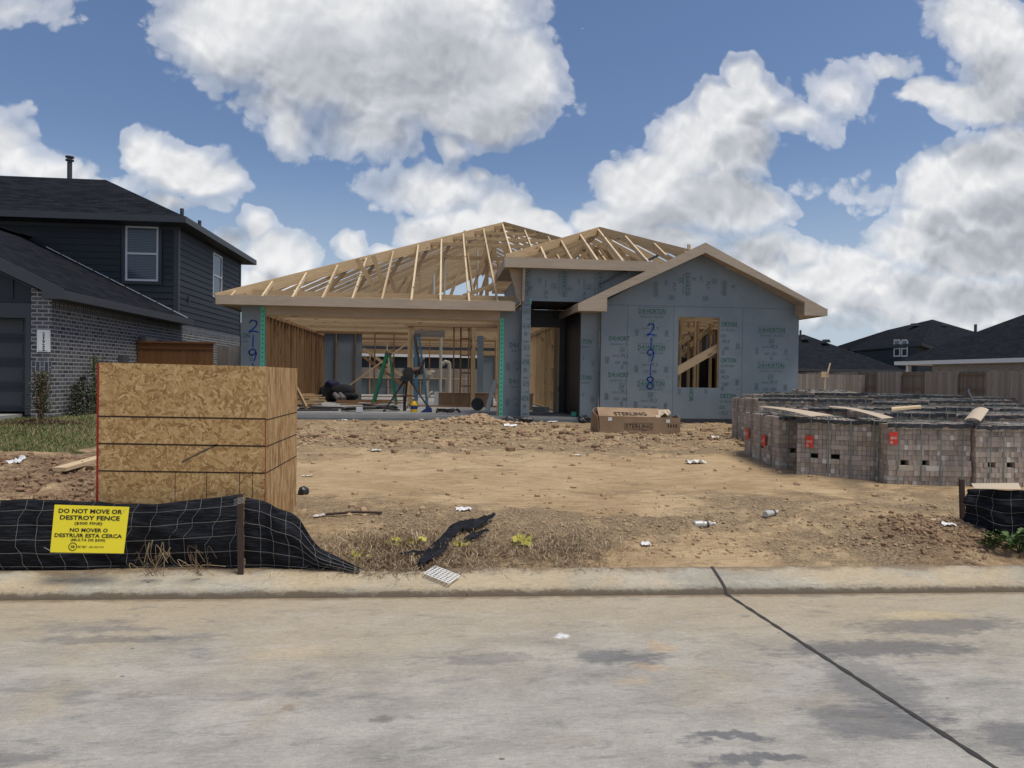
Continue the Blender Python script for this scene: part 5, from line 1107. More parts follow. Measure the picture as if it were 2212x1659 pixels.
# its sign
sgc = [WZ(118, 1088, .5), None]; YS = 5.33
q00, q10, q11, q01 = W(108, 1193, YS-.02), W(267, 1195.5, YS-.02), W(279, 1095, YS+.04), W(118, 1090, YS+.04)
q10.y -= .0; exs = (q10-q00); eys = (q01-q00)
SG = thing('warning_sign', 'yellow plastic sign with black English and Spanish warning, wired to the black silt fence', 'sign', (q00.x, q00.y, q00.z))
nrm = exs.cross(eys).normalized()
mk(SG, 'sign_panel', 'sign_yellow', lambda b: b.prism([q00, q10, q11, q01], -nrm*.005))
def st_(b):
    U_ = exs.normalized(); w = exs.length; h = eys.length; o = nrm*.0015 if nrm.y < 0 else -nrm*.0015
    def T_(body, u, v, ww, hh, bold=.02): put_text(b, body, q00+exs*u+eys*v+o, w*ww, h*hh, U_, eys.normalized(), bold)
    T_('DO NOT MOVE OR', .5, .875, .875, .095, .028); T_('DESTROY FENCE', .5, .735, .82, .095, .028); T_('($300 FINE)', .485, .61, .38, .075, .02)
    T_('NO MOVER O', .5, .475, .52, .082, .028); T_('DESTRUIR ESTA CERCA', .5, .36, .92, .082, .028); T_('(MULTA DE $300)', .5, .26, .47, .07, .02)
    T_('SB', .30, .125, .055, .055, .02); T_('SILT BILT', .43, .125, .125, .045, .02); T_('(281) 832-9170', .62, .12, .2, .045, .015)
    c = q00+exs*.30+eys*.125+o; R1, R2 = .029, .024; N_ = 24
    for k in range(N_):
        a0, a1 = 2*math.pi*k/N_, 2*math.pi*(k+1)/N_; V_ = eys.normalized()
        f = lambda r, a: c+U_*(r*math.cos(a))+V_*(r*math.sin(a))
        b.face([f(R2, a0), f(R1, a0), f(R1, a1), f(R2, a1)])
mk(SG, 'sign_lettering', 'black_ink', st_)
mk(SG, 'tie_wire', 'wire', lambda b: (b.tube([q11+Vector((-.02, .0, -.01)), q11+Vector((-.035, -.008, -.03)), q11+Vector((-.03, -.004, -.06))], .0015, 5), b.tube([q00+Vector((.01, -.006, .01)), q00+Vector((-.03, -.02, .04))], .0018, 5)))
# right silt fence
SR = thing('silt_fence', 'black silt fence with wire mesh and rusty post at the right edge of the lot', 'silt fence', (4.9, 6.3, .3))
rp_ = W(2078, 1036, 6.15); rb_ = W(2082, 1156, 6.15)
mk(SR, 'post', 'rust_metal', lambda b: (b.beam(rb_+Vector((0, 0, -.15)), rp_, .045, .012, (0, 1, 0)), b.beam(rb_+Vector((0, .02, -.15)), rp_+Vector((0, .02, 0)), .01, .035, (0, 1, 0))))
a1_, a2_, a3_ = W(2098, 1050, 6.0), W(2150, 1055, 5.85), W(2240, 1060, 5.7)
silt(SR, [(W(2096, 1100, 6.1).x, 6.1), (W(2130, 1100, 5.95).x, 5.95), (W(2175, 1100, 5.8).x, 5.8), (W(2235, 1100, 5.65).x, 5.65), (W(2330, 1100, 5.4).x, 5.42)], [W(2096, 1056, 6.1).z, W(2130, 1056, 5.95).z, W(2175, 1060, 5.8).z, W(2235, 1062, 5.65).z, .62], [W(2096, 1150, 6.1).z, W(2130, 1170, 5.95).z, W(2175, 1200, 5.8).z, .14, .12], wave=.09, seed=15, gridw=.13)
mk(SR, 'top_flap', 'cardboard_pale', lambda b: b.prism([W(2098, 1044, 6.0), W(2200, 1043, 5.9), W(2206, 1057, 5.75), W(2105, 1055, 5.85)], (0, 0, -.004)))
# ------------------------------------------------------------------ brick pallets
def pallet_mesh(b, L=.98, D=.98, Hh=.72, seed=1, layers=12):
    rng = random.Random(seed); bh = Hh/layers; bw = .049; n = int(L/bw); m = int(D/bw)
    def br(x0, y0, z0, x1, y1, z1): 
        j = rng.uniform(-.006, .006); b.box((x0+.0015+j*.3, y0+.0015+j, z0+.0012), (x1-.0015, y1-.0015+j, z1-.0012), off=50*rng.randint(0, 1999)+5)
    wob = [rng.uniform(-.012, .012) for _ in range(layers)]
    for l in range(layers):
        z0 = l*bh; z1 = z0+bh; s_ = wob[l]+(.025 if l > layers*.36 else 0)
        gapl = (l == int(layers*.36))
        for side in range(4):
            k = 0; cnt = n if side < 2 else m; i = 0
            while i < cnt:
                longb = rng.random() < .05; w = 4 if longb and i+4 <= cnt else 1
                if gapl and side in (0, 2) and (i in (3, 4, 8, 9)): i += 1; continue
                a0 = i*bw; a1 = (i+w)*bw
                if side == 0: br(a0, s_, z0, a1, s_+.09, z1)
                elif side == 1: br(a0, D-.09+s_, z0, a1, D+s_, z1)
                elif side == 2: br(s_*.3, .09+a0*(D-.18)/D+s_, z0, .09+s_*.3, .09+a1*(D-.18)/D+s_, z1)
                else: br(L-.09, .09+a0*(D-.18)/D+s_, z0, L, .09+a1*(D-.18)/D+s_, z1)
                i += w
    # top: rows of bricks on edge
    for i in range(n-3):
        for q in range(4):
            if rng.random() < .06: continue
            y0 = .1+q*.195; h_ = rng.uniform(-.002, .016); b.box((.08+i*bw+.004, y0, Hh-.07), (.08+(i+1)*bw-.005, y0+.187, Hh-.004+h_), off=50*rng.randint(0, 1999)+5)
protos = []
def strap_list(L=.98, D=.98, Hh=.72, seed=0):
    rng = random.Random(seed); out = []; w = .008
    for k in range(4):
        b = MB(); x = .13+k*.24+rng.uniform(-.03, .03); j = rng.uniform(-.02, .02)
        b.par((x-w, -.012, .0), (2*w, 0, 0), (j, 0, 0+Hh+.012), (0, -.002, 0)); b.par((x-w+j, -.014, Hh+.0125), (2*w, 0, 0), (0, D+.05, 0), (0, 0, .002)); b.par((x-w+j, D+.036, 0), (2*w, 0, 0), (0, 0, Hh+.012), (0, .002, 0)); out.append(b)
    for k in range(3):
        b = MB(); y = .2+k*.28; b.par((-.012, y-w, 0), (0, 2*w, 0), (0, 0, Hh+.0165), (-.002, 0, 0)); b.par((-.014, y-w, Hh+.017), (0, 2*w, 0), (L+.03, 0, 0), (0, 0, .002)); out.append(b)
    return out
def sheet_list(L=.98, D=.98, Hh=.72, seed=0):
    rng = random.Random(seed); out = []
    for q in ((0, 1, 2) if seed == 7 else (0, 2)):                  # torn strips of black sheet lying between the brick rows
        b = MB(); y = q*.38+rng.uniform(-.02, .02)+(-.012 if q == 0 else .02); N_ = 18; s0 = 0 if q == 0 else rng.randint(0, 5); s1 = N_ if q == 0 else rng.randint(8, N_)
        h = [Hh+.006+rng.uniform(0, .014) for _ in range(N_+1)]; yy_ = [y+rng.uniform(-.012, .012) for _ in range(N_+1)]; ww = [rng.uniform(.004, .03) for _ in range(N_+1)]; dr = [(.035 if q == 0 else .01)+rng.uniform(0, .02) for _ in range(N_+1)]
        for i in range(s0, s1):
            x0, x1 = -.02+i*(L+.04)/N_, -.02+(i+1)*(L+.04)/N_
            P_ = [(x0, yy_[i]-.002, h[i]-dr[i]), (x1, yy_[i+1]-.002, h[i+1]-dr[i+1]), (x1, yy_[i+1], h[i+1]), (x0, yy_[i], h[i])]
            b.face(P_); b.face([P_[3], P_[2], (x1, yy_[i+1]+ww[i+1], h[i+1]-.004), (x0, yy_[i]+ww[i], h[i]-.004)])
        out.append(b)
    return out
for v in range(3):
    b = MB(); pallet_mesh(b, seed=v+1); L_ = [b.build('bricks', 'pallet_brick')]
    L_ += [q.build('strap', 'strap_green') for q in strap_list(seed=v)]+[q.build('cover_sheet', 'black_plastic') for q in sheet_list(seed=v*5+2)]
    for o in L_: col.objects.unlink(o)
    protos.append(L_)
GRP = 'brick pallets stacked on the right side of the lot'
def pallet(x, y, rz, v, label, z=None, sc_=1., labels=(), tilt=0.):
    t = thing('brick_pallet', label, 'brick pallet', (x, y, (min(gh(x+.2, y+.2), gh(x+.8, y+.3)) if z is None else z)-.02), rz, GRP); t.rotation_euler[0] = tilt; t.scale = (1, sc_, 1+R_.uniform(-.03, .04))
    for o in protos[v]:
        c = o.copy(); col.objects.link(c); c.parent = t
    for (u, z_, w, side) in labels:
        b = MB()
        if side == 'f': 
            for k in (0, 1): b.prism([(u+k*(w*.52), -.018, z_-.075), (u+w*.46+k*w*.52, -.018, z_-.075), (u+w*.46+k*w*.52, -.016, z_+.075), (u+k*w*.52, -.016, z_+.075)], (0, .003, 0))
            put_text(b, 'BRICK', (u+w*.5, -.0195, z_), w*.7, .03, mi=1); [b.box((u+.008, -.0197, z_-.065+.012*k), (u+w*.4, -.0187, z_-.061+.012*k), 1) for k in range(3)]
        else:
            b.prism([(-.022, u+w, z_-.08), (-.022, u, z_-.08), (-.022, u, z_+.08), (-.022, u+w, z_+.08)], (.003, 0, 0)); put_text(b, 'IK', (-.0235, u+w/2, z_), .035, .05, (0, -1, 0), (0, 0, 1), .02, 0, 1)
        o = b.build('label_tag', ['label_red', 'paper_white'], None); o.parent = t
    return t
front_row = [('B', 4.46, 8.50, -.50, 0, 'front-row brick pallet with a red tag, just right of the dark leftmost one', ((.10, .45, .09, 'f'),)),
             ('C', 5.24, 7.84, -.10, 1, 'front-row brick pallet with the widest red tag high on its left corner', ((.0, .56, .10, 'f'),)),
             ('D', 6.24, 7.70, .0, 2, 'brick pallet behind the post end of the right silt fence, half hidden by its flap', ()),
             ('E', 7.25, 7.72, .03, 0, 'brick pallet cut off by the right edge of the photo, nearest the street', ())]
pallet(4.47, 8.98, -.09, 1, 'dark leftmost brick pallet with two red tags on its shaded left side', sc_=1.4, labels=((.32, .36, .10, 's'), (.80, .40, .10, 's')))
for (k, x, y, rz_, v, lb, la) in front_row: pallet(x, y, rz_, v, lb, labels=la)
k = 0; RN = ('second', 'third', 'fourth', 'fifth', 'sixth')
CN = ('leftmost', 'second from the left', 'third from the left', 'fourth from the left', 'fifth from the left', 'sixth from the left', 'seventh from the left')
for r, (yy_, x0_, n_) in enumerate(((9.08, 5.98, 3), (10.35, 5.62, 4), (11.5, 5.35, 5), (12.7, 6.0, 5), (13.9, 7.0, 5))):
    for c_ in range(n_):
        hi = (r == 3 and c_ == 1)
        pallet(x0_+c_*1.03+R_.uniform(-.03, .03), yy_+R_.uniform(-.06, .06), R_.uniform(-.06, .06), (r+c_) % 3, ('brick pallet tilted up above its neighbours near the back of the stack' if hi else 'brick pallet in the %s row, %s' % (RN[r], CN[c_])), z=(gh(x0_+c_*1.03+.5, yy_)+(.06 if hi else 0)), tilt=.05 if hi else 0)
# boards lying on the pallets
def sheet(name, mat_, pts, label, cat, sag=.0, th=.006, grp=None, nseg=10):
    """pts: four corners; bent sheet"""
    a, b_, c, d = map(Vector, pts); mb = MB()
    for i in range(nseg):
        t0, t1 = i/nseg, (i+1)/nseg; z0, z1 = sag*4*t0*(1-t0), sag*4*t1*(1-t1); P = [a.lerp(b_, t0)+Vector((0, 0, z0)), a.lerp(b_, t1)+Vector((0, 0, z1)), d.lerp(c, t1)+Vector((0, 0, z1)), d.lerp(c, t0)+Vector((0, 0, z0))]
        mb.prism(P, (0, 0, th))
    return single(mb, name, mat_, label, cat, grp)
zt = 1.17
sheet('cardboard_strip', 'cardboard_pale', [WZ(1638, 877, 1.21), WZ(1698, 877, 1.21), WZ(1790, 897, 1.18), WZ(1722, 897, 1.18)][0:1]+[WZ(1800, 898, 1.17), WZ(1748, 899.5, 1.17), WZ(1640, 880, 1.19)], 'long pale board lying across the two leftmost brick pallets', 'board', .02)
sheet('cardboard_strip', 'cardboard_pale', [WZ(1795, 878, 1.2), WZ(1930, 903, 1.19), WZ(1905, 905, 1.19), WZ(1788, 880, 1.2)], 'narrow pale board lying aslant over the middle of the brick pallets', 'board', .03)
sheet('timber_offcut', 'pine_light', [WZ(1926, 884, 1.22), WZ(1988, 879, 1.22), WZ(1990, 882, 1.20), WZ(1926, 888, 1.2)], 'short yellow timber offcut lying on top of the brick pallets', 'timber', 0, .03)
sheet('cardboard_strip', 'cardboard_pale', [WZ(2082, 909, 1.17), WZ(2118, 911, 1.17), WZ(2136, 886, 1.24), WZ(2103, 885, 1.24)], 'curved pale board on the right part of the brick pallets', 'board', .03, .008)
b = MB(); b.tube([W(2092, 846, 13.5), W(2114, 886, 11.5)], .018, 6); b.tube([W(2090, 842, 13.6), W(2093, 848, 13.5)], .03, 6); single(b, 'leaning_rod', 'black_iron', 'dark rod leaning behind the brick pallets before the fence', 'rod')
b = MB(); p = W(1782, 806, 20.); b.beam((p.x, 20, gh(p.x, 20)), (p.x, 20, p.z), .03, .03, (0, 1, 0)); b.box((p.x-.12, 19.98, p.z-.12), (p.x+.1, 20.03, p.z+.04)); b.beam((p.x+.05, 19.97, p.z-.05), (p.x+.14, 19.97, p.z+.3), .04, .02, (0, 1, 0)); single(b, 'survey_stake', 'pine_light', 'thin survey stake with nailed wooden scraps standing before the fence', 'stake')
# ------------------------------------------------------------------ shower-pan carton on the dirt
CB = thing('bathtub_carton', 'long open brown cardboard carton printed in dark capitals, lying on the dirt before the gable', 'cardboard box', (5.1, 12.9, .5))
YC = 12.75; l0, l1 = W(1297, 945, YC), W(1468, 952, YC); t0, t1 = W(1294, 898, YC), W(1470, 903, YC); zb = min(l0.z, l1.z)-.02
cbk = lambda nm, fn, m_='cardboard', par=CB: mk(par, nm, m_, fn)
l1.z -= .03
fpn = cbk('front_panel', lambda b: b.prism([(l0.x, YC, l0.z-.03), (l1.x, YC+.0, l1.z-.03), (t1.x, YC, t1.z), (t0.x, YC, t0.z)], (0, .008, 0)))
bk = W(1283, 879, YC+.52); bk1 = W(1440, 884, YC+.52)
bp_ = cbk('back_panel', lambda b: b.prism([(l0.x-.08, YC+.5, zb), (l1.x, YC+.5, zb), (bk1.x+.05, YC+.5, bk1.z), (bk.x+.06, YC+.5, bk.z)], (0, .008, 0)), 'cardboard')
# inner face of the raised back flap carries the larger print
cbk('side_panel', lambda b: (b.prism([(l0.x-.012, YC, l0.z-.03), (l0.x-.10, YC+.5, zb), (bk.x+.02, YC+.5, bk.z-.0), (W(1278, 890, YC+.3).x, YC+.25, W(1278, 886, YC+.3).z), (t0.x-.03, YC, t0.z-.01)], (.008, .002, 0)), b.prism([(l1.x, YC+.01, l1.z-.03), (l1.x, YC+.5, zb), (l1.x, YC+.5, t1.z-.02), (l1.x, YC+.2, t1.z+.05), (l1.x, YC+.01, t1.z)], (.008, 0, 0))))
cbk('bottom_panel', lambda b: b.box((l0.x, YC+.01, zb), (l1.x, YC+.49, zb+.008)))
cbk('flap', lambda b: (b.prism([(t0.x+.02, YC+.10, t0.z-.02), (t0.x+1.15, YC+.10, t0.z-.02), (bk.x+1.25, YC+.49, bk1.z+.01), (bk.x+.05, YC+.49, bk.z)], (0, 0, -.006))))
def crump(b):
    x = t1.x-.38
    for k in range(5):
        p = [(x+k*.06, YC+.3, t1.z+.02+.05*(k % 2)), (x+k*.06+.06, YC+.3, t1.z+.02+.05*((k+1) % 2)), (x+k*.06+.06+.03, YC+.5, t1.z+.12), (x+k*.06+.03, YC+.5, t1.z+.13)]; b.prism(p, (0, 0, .006))
    b.prism([(x-.06, YC+.02, t0.z-.04), (x+.02, YC+.05, t0.z-.02), (x+.12, YC+.4, t1.z+.09), (x-.02, YC+.4, t1.z+.09)], (0, 0, .006))
cbk('torn_flap', crump, 'cardboard_pale')
b = MB(); cx = W(1380, 922, YC); put_text(b, 'STERLING', (cx.x, YC-.002, cx.z+.01), .50, .075, bold=.015)
for (a0, a1, c0, c1) in ((-.27, .27, .065, .069), (-.27, .27, -.05, -.046), (-.27, -.266, -.046, .065), (.266, .27, -.046, .065)): b.box((cx.x+a0, YC-.003, cx.z+c0), (cx.x+a1, YC-.001, cx.z+c1))
b.box((cx.x+.06, YC-.003, cx.z-.066), (cx.x+.15, YC-.001, cx.z-.056))
put_text(b, 'UF', (cx.x-.26, YC-.002, cx.z-.13), .05, .035, bold=.01); small_l = [b.box((cx.x-.2, YC-.003, cx.z-.118-.02*k), (cx.x-.2+.3+.08*(k % 2), YC-.001, cx.z-.113-.02*k)) for k in range(3)]
for k in range(4): b.box((t1.x-.24+.05*k, YC-.003, cx.z+(-.005 if k % 2 else .0)), (t1.x-.215+.05*k, YC-.001, cx.z+.05)); 
for k in range(2): b.tube([(t1.x-.2+.06*k, YC-.003, cx.z-.13), (t1.x-.2+.06*k, YC-.001, cx.z-.13)], .02, 10)
put_text(b, 'R', (l0.x+.24, YC-.002, cx.z-.14), .03, .04)
b.build('printed_lettering', 'ink_brown', fpn)
b = MB(); b.box((t0.x+.17, YC-.003, t0.z-.09), (t0.x+.24, YC-.001, t0.z-.03)); b.box((t1.x-.27, YC-.003, t1.z-.09), (t1.x-.2, YC-.001, t1.z-.03)); b.build('white_label', 'paper_white', fpn)
b = MB(); fc = Vector(((t0.x+.02+bk.x+.05)/2+.60, YC+.20, 0)); fl = MB()
A0 = Vector((t0.x+.02, YC+.10, t0.z-.02)); U_ = Vector((1, 0, .0)); V_ = (Vector((bk.x+.05, YC+.49, bk.z))-A0); V_.x = 0; Vn = V_.normalized()
put_text(b, 'STERLING', A0+Vector((.62, 0, .004))+V_*.30, .62, .15, U_, Vn, .015)
b.build('printed_lettering', 'ink_brown', fpn)
# ------------------------------------------------------------------ things in the garage
YG = 17.0
def G(x, y, Y, z=None):
    p = z3(x, y, Y); return p if z is None else Vector((p.x, p.y, z))
# tripod pipe machine
TR = thing('pipe_threader', 'dark pipe threading machine on a tripod stand in the garage opening', 'pipe threader', (G(1330, 600, 16.9).x, 16.9, ZS))
hd = G(1335, 640, 16.9)
def legs(b, foot, top): b.tube([top, foot], [.022, .018], 8)
for foot in (G(1142, 905, 16.6, ZS+.02), G(1532, 885, 16.7, ZS+.02), G(1315, 890, 17.3, ZS+.02)):
    mk(TR, 'leg', 'black_iron', lambda b: (b.tube([Vector((hd.x+(foot.x-hd.x)*.12, hd.y, hd.z)), foot], [.026, .018], 8), b.tube([foot+Vector((0, 0, .03)), foot-Vector((0, 0, .02))], .03, 8)))
mk(TR, 'leg_brace', 'brown_iron', lambda b: (b.tube([G(1240, 770, 16.8), G(1420, 770, 16.9)], .014, 6), b.tube([G(1240, 770, 16.8), G(1320, 765, 17.15), G(1420, 770, 16.9)], .012, 6), b.tube([G(1205, 622, 16.8), G(1290, 625, 16.9)], .012, 6)))
mk(TR, 'tray', 'black_iron', lambda b: (b.box((hd.x-.17, 16.75, hd.z-.02), (hd.x+.16, 17.05, hd.z+.03)), b.box((hd.x-.15, 16.78, hd.z+.03), (hd.x+.13, 17.02, hd.z+.10))))
c = G(1342, 577, 16.8)
mk(TR, 'drive_wheel', 'black_iron', lambda b: (b.tube([c+Vector((0, -.06, 0)), c+Vector((0, .12, 0))], .135, 20), b.tube([c+Vector((0, -.1, 0)), c+Vector((0, -.06, 0))], .06, 12)))
mk(TR, 'motor', 'brown_iron', lambda b: (b.tube([G(1375, 560, 16.85), G(1440, 545, 16.9)], [.075, .06], 12), b.tube([G(1400, 590, 16.9), G(1465, 560, 16.9)], .05, 10)))
mk(TR, 'feed_arm', 'black_iron', lambda b: (b.tube([G(1440, 590, 16.85), G(1462, 510, 16.9), G(1478, 460, 16.9)], [.05, .035, .02], 8), b.tube([G(1455, 520, 16.8), G(1400, 615, 16.8)], .02, 6), b.tube([G(1395, 265, 17.6), G(1440, 500, 17.3)], .03, 6)))
mk(TR, 'hose', 'black_iron', lambda b: (b.tube([Vector(p) for p in spline([tuple(G(1320, 640, 16.9)), tuple(G(1300, 760, 16.8)), tuple(G(1320, 850, 16.8)), tuple(G(1350, 870, 16.8)), tuple(G(1350, 840, 16.7)), tuple(G(1325, 880, 16.7))], 5)], .008, 6), b.tube([G(1310, 770, 17), G(1310, 895, 17)], .03, 8)))
# step ladders
def ladder(name, matn, label, top, f1, f2, wid, Y, rungs, side=1):
    L = thing(name, label, 'step ladder', ((f1.x+f2.x)/2, Y, ZS)); tw = .14
    for s_ in (0, 1):
        dy = s_*wid; ty = dy*.55+.1
        mk(L, 'front_rail', matn, lambda b: b.beam(Vector((f1.x, Y+dy, ZS)), Vector((top.x-.03, Y+ty, top.z)), .028, .085, (1, 0, .3)))
        mk(L, 'rear_rail', matn, lambda b: b.beam(Vector((f2.x, Y+dy, ZS)), Vector((top.x+.05, Y+ty, top.z)), .024, .05, (1, 0, .3)))
    for k in range(rungs):
        t = (k+.7)/rungs*.92; p0 = Vector((f1.x, Y, ZS)).lerp(Vector((top.x-.03, Y+.1, top.z)), t); p1 = Vector((f1.x, Y+wid, ZS)).lerp(Vector((top.x-.03, Y+wid*.55+.1, top.z)), t)
        mk(L, 'step', 'grey_metal', lambda b: b.beam(p0, p1, .075, .02))
    for tt in (.35, .6):
        p0 = Vector((f1.x, Y+.02, ZS)).lerp(Vector((top.x-.03, Y+.12, top.z)), tt); p1 = Vector((f2.x, Y+.02, ZS)).lerp(Vector((top.x+.05, Y+.12, top.z)), tt); mk(L, 'spreader', 'black_iron', lambda b: b.tube([p0, p1], .008, 6))
    mk(L, 'top_cap', 'grey_metal', lambda b: b.box((top.x-.08, Y+.08, top.z-.02), (top.x+.1, Y+wid*.55+.12, top.z+.04))); return L
ladder('step_ladder', 'ladder_green', 'green fibreglass step ladder standing open at the back of the garage', G(1172, 420, 20.6), G(1042, 792, 20.4, ZS), G(1243, 760, 20.6, ZS), .5, 20.4, 6)
b = MB(); p = G(1170, 400, 20.6); b.beam(p+Vector((-.03, 0, -.02)), p+Vector((.0, 0, .2)), .05, .03); b.beam(p+Vector((-.09, 0, .0)), p+Vector((.08, 0, .0)), .05, .04); single(b, 'wood_block', 'pine_light', 'pale wood blocks resting on the cap of the green ladder', 'wood scrap')
ladder('step_ladder', 'ladder_blue', 'blue fibreglass step ladder standing behind the tripod machine', G(1420, 270, 18.9), G(1412, 800, 18.7, ZS), G(1505, 830, 18.4, ZS), .45, 18.3, 6)
# pipe bundle
b = MB()
for k in range(22):
    x0 = 755+R_.random()*80; x1 = x0+250+R_.random()*220; y0 = 842+R_.random()*55; z_ = ZS+.03+.06*R_.random()
    p, q = G(x0, y0+20, 16.4+R_.random()*.5), G(x1, y0-15, 17.0+R_.random()*.3); p.z = z_; q.z = z_+.03*R_.random()+.02
    b.tube([p, q], .017, 6)
for k in range(6): p = G(955+k*6, 820+k*3, 17.0); q = G(1270-k*8, 885-k*5, 16.6); p.z = ZS+.16-.01*k; q.z = ZS+.05; b.tube([p, q], .018, 6)
single(b, 'pipe_bundle', 'black_iron', 'loose heap of short black pipes on the garage slab left of the tripod', 'pipes')
b = MB(); p = G(930, 905, 16.2); b.box((p.x-.06, 16.15, ZS+.02), (p.x+.07, 16.3, ZS+.12)); single(b, 'rag', 'paper_white', 'small pale block lying on the pipe heap', 'scrap')
for (x0, y0, x1, y1, Y0, Y1, lb) in ((400, 885, 760, 878, 16.5, 16.7, 'longest black pipe lying straight nearest the slab edge at the left'), (520, 840, 955, 850, 17.9, 17.6, 'long black pipe lying farther back, behind the leaning board'), (430, 860, 700, 868, 17.3, 17.1, 'shorter black pipe lying between the two long ones')):
    b = MB(); p, q = G(x0, y0, Y0), G(x1, y1, Y1); p.z = q.z = ZS+.03; b.tube([p, p.lerp(q, .5)+Vector((0, .04, 0)), q], .024, 8); single(b, 'long_pipe', 'black_iron', lb, 'pipe', 'long black pipes on the garage slab')
# fittings, jug, blue tool, roll, plank, timber
b = MB()
for k in range(70):
    p = G(1580+R_.random()*190, 890, 16.3+R_.random()*.5); r_ = .018+R_.random()*.014; a_ = R_.random()*3.1; dx = Vector((math.cos(a_), math.sin(a_), .2*R_.random()))*.035; p.z = ZS+.02+R_.random()*.05; b.tube([p, p+dx], r_, 6)
tag(single(b, 'pipe_fittings', 'black_iron', 'heap of small black pipe fittings on the slab right of the tripod', 'fittings'), None, None, kind='stuff')
JG = thing('jug', 'yellow plastic jug with a blue label on the slab beside the tripod', 'jug', (G(1390, 850, 16.6).x, 16.6, ZS)); p = G(1390, 850, 16.6)
mk(JG, 'jug_body', 'yellow_plastic', lambda b: b.tube([(p.x, 16.6, ZS+z) for z in (0, .01, .17, .21, .25, .27)], [.07, .078, .078, .06, .03, .028], 16)); mk(JG, 'cap', 'brown_iron', lambda b: b.tube([(p.x, 16.6, ZS+.27), (p.x, 16.6, ZS+.30)], .03, 12))
mk(JG, 'label_band', 'blue_plastic', lambda b: b.tube([(p.x, 16.6, ZS+.07), (p.x, 16.6, ZS+.15)], .0795, 16, cap=False)); mk(JG, 'handle', 'yellow_plastic', lambda b: b.tube([(p.x+.05, 16.6, ZS+.25), (p.x+.09, 16.6, ZS+.24), (p.x+.09, 16.6, ZS+.17), (p.x+.07, 16.6, ZS+.15)], .01, 8))
b = MB(); p = G(1495, 870, 16.5, ZS); b.prism([(p.x-.13, 16.45, ZS+.005), (p.x+.12, 16.45, ZS+.005), (p.x+.12, 16.45, ZS+.11), (p.x+.03, 16.45, ZS+.12), (p.x-.08, 16.45, ZS+.05)], (0, .16, 0)); b.tube([(p.x-.02, 16.53, ZS+.1), (p.x+.03, 16.53, ZS+.16), (p.x+.08, 16.53, ZS+.12)], .012, 8); single(b, 'blue_tool', 'blue_plastic', 'small dark blue tool lying at the foot of the tripod', 'tool')
RL = thing('cable_reel', 'round black reel standing on edge on the slab near the right garage jamb', 'reel', (G(1925, 830, 17.6).x, 17.6, ZS)); c = G(1925, 832, 17.6); c.z = ZS+.155
mk(RL, 'flange', 'black_plastic', lambda b: b.tube([c+Vector((0, 0, 0)), c+Vector((0, .015, 0))], .155, 24)); mk(RL, 'flange', 'black_plastic', lambda b: b.tube([c+Vector((0, .2, 0)), c+Vector((0, .215, 0))], .155, 24)); mk(RL, 'winding', 'bag_dark', lambda b: b.tube([c+Vector((0, .016, 0)), c+Vector((0, .199, 0))], .125, 20))
b = MB(); p, q = G(1998, 875, 16.9), G(2066, 640, 17.0); p.z = ZS+.01; b.beam(p, q+Vector((.02, 0, 0)), .012, .10, (1, 0, .2)); b.beam(p+Vector((.05, .1, 0)), q+Vector((.06, .05, 0)), .012, .05, (1, 0, .2)); single(b, 'white_plank', 'vinyl_white', 'grey white boards leaning on the right side of the garage opening', 'board')
b = MB(); p, q = G(405, 705, 18.2), G(492, 862, 17.0); q.z = ZS+.04; b.beam(p, q, .04, .12, (0, 0, 1)); single(b, 'leaning_board', 'pine', 'pine board leaning down to the slab beside the strand board enclosure', 'board')
b = MB()
for k in range(15):
    x0 = 300+R_.random()*130; x1 = x0+150+R_.random()*130; Yk = 18.5+R_.random()*2; p, q = G(x0, 810, Yk), G(x1, 810, Yk+.4*R_.random()); p.z = ZS+.02+.025*k*.7; q.z = p.z-.02*R_.random()+.02; b.beam(p, q, .1+.1*R_.random(), .035)
single(b, 'timber_pile', 'pine', 'heap of pine offcuts against the left garage wall', 'timber pile')
b = MB()
for k in range(9):
    x0 = 730+R_.random()*350; Yk = 20+R_.random()*2; p = G(x0, 810, Yk); q = p+Vector((.6+R_.random(), .3*R_.random(), 0)); p.z = q.z = ZS+.02+.008*k; b.beam(p, q, .07, .03)
tag(single(b, 'floor_offcuts', 'pine_shade', 'scattered wood offcuts on the slab under the green ladder', 'offcuts'), None, None, kind='stuff')
def lump(b, c, r, seed=0, sub=2, squash=(1, 1, 1), amp=.25, mi=0):
    import bmesh
    bm = bmesh.new(); bmesh.ops.create_icosphere(bm, subdivisions=sub, radius=1.); vs_ = []
    n = np.array([list(v.co) for v in bm.verts]); d = 1+amp*fbm(n[:, 0]*1.3+n[:, 2], n[:, 1]*1.3-n[:, 2]*.7+seed*3.7, 1.2, 3, seed)
    n = n*d[:, None]*np.array(squash)*r+np.array(c); b.mesh([tuple(p) for p in n], [tuple(v.index for v in f.verts) for f in bm.faces], mi); bm.free()
BG = thing('tool_bags', 'dark heap of work bags with a purple bundle on top, back left in the garage', 'bags', (G(740, 760, 22).x, 22.3, ZS))
mk(BG, 'bag', 'bag_dark', lambda b: (lump(b, G(690, 755, 22.4), .34, 3, 3, (1, .8, 1.1)), lump(b, G(780, 740, 22.2), .30, 4, 3, (1.3, .8, .9)), lump(b, G(850, 775, 22), .2, 5, 3, (1.5, .8, .6)))); mk(BG, 'purple_bundle', 'bag_purple', lambda b: lump(b, G(705, 675, 22.3), .2, 6, 3, (1.1, .8, .8)))
mk(BG, 'rolled_sack', 'sack_grey', lambda b: b.tube([G(725, 755, 21.8), G(762, 797, 21.6)], [.07, .08], 10)); mk(BG, 'rolled_sack', 'sack_grey', lambda b: b.tube([G(770, 755, 21.8), G(805, 797, 21.6)], [.07, .08], 10))
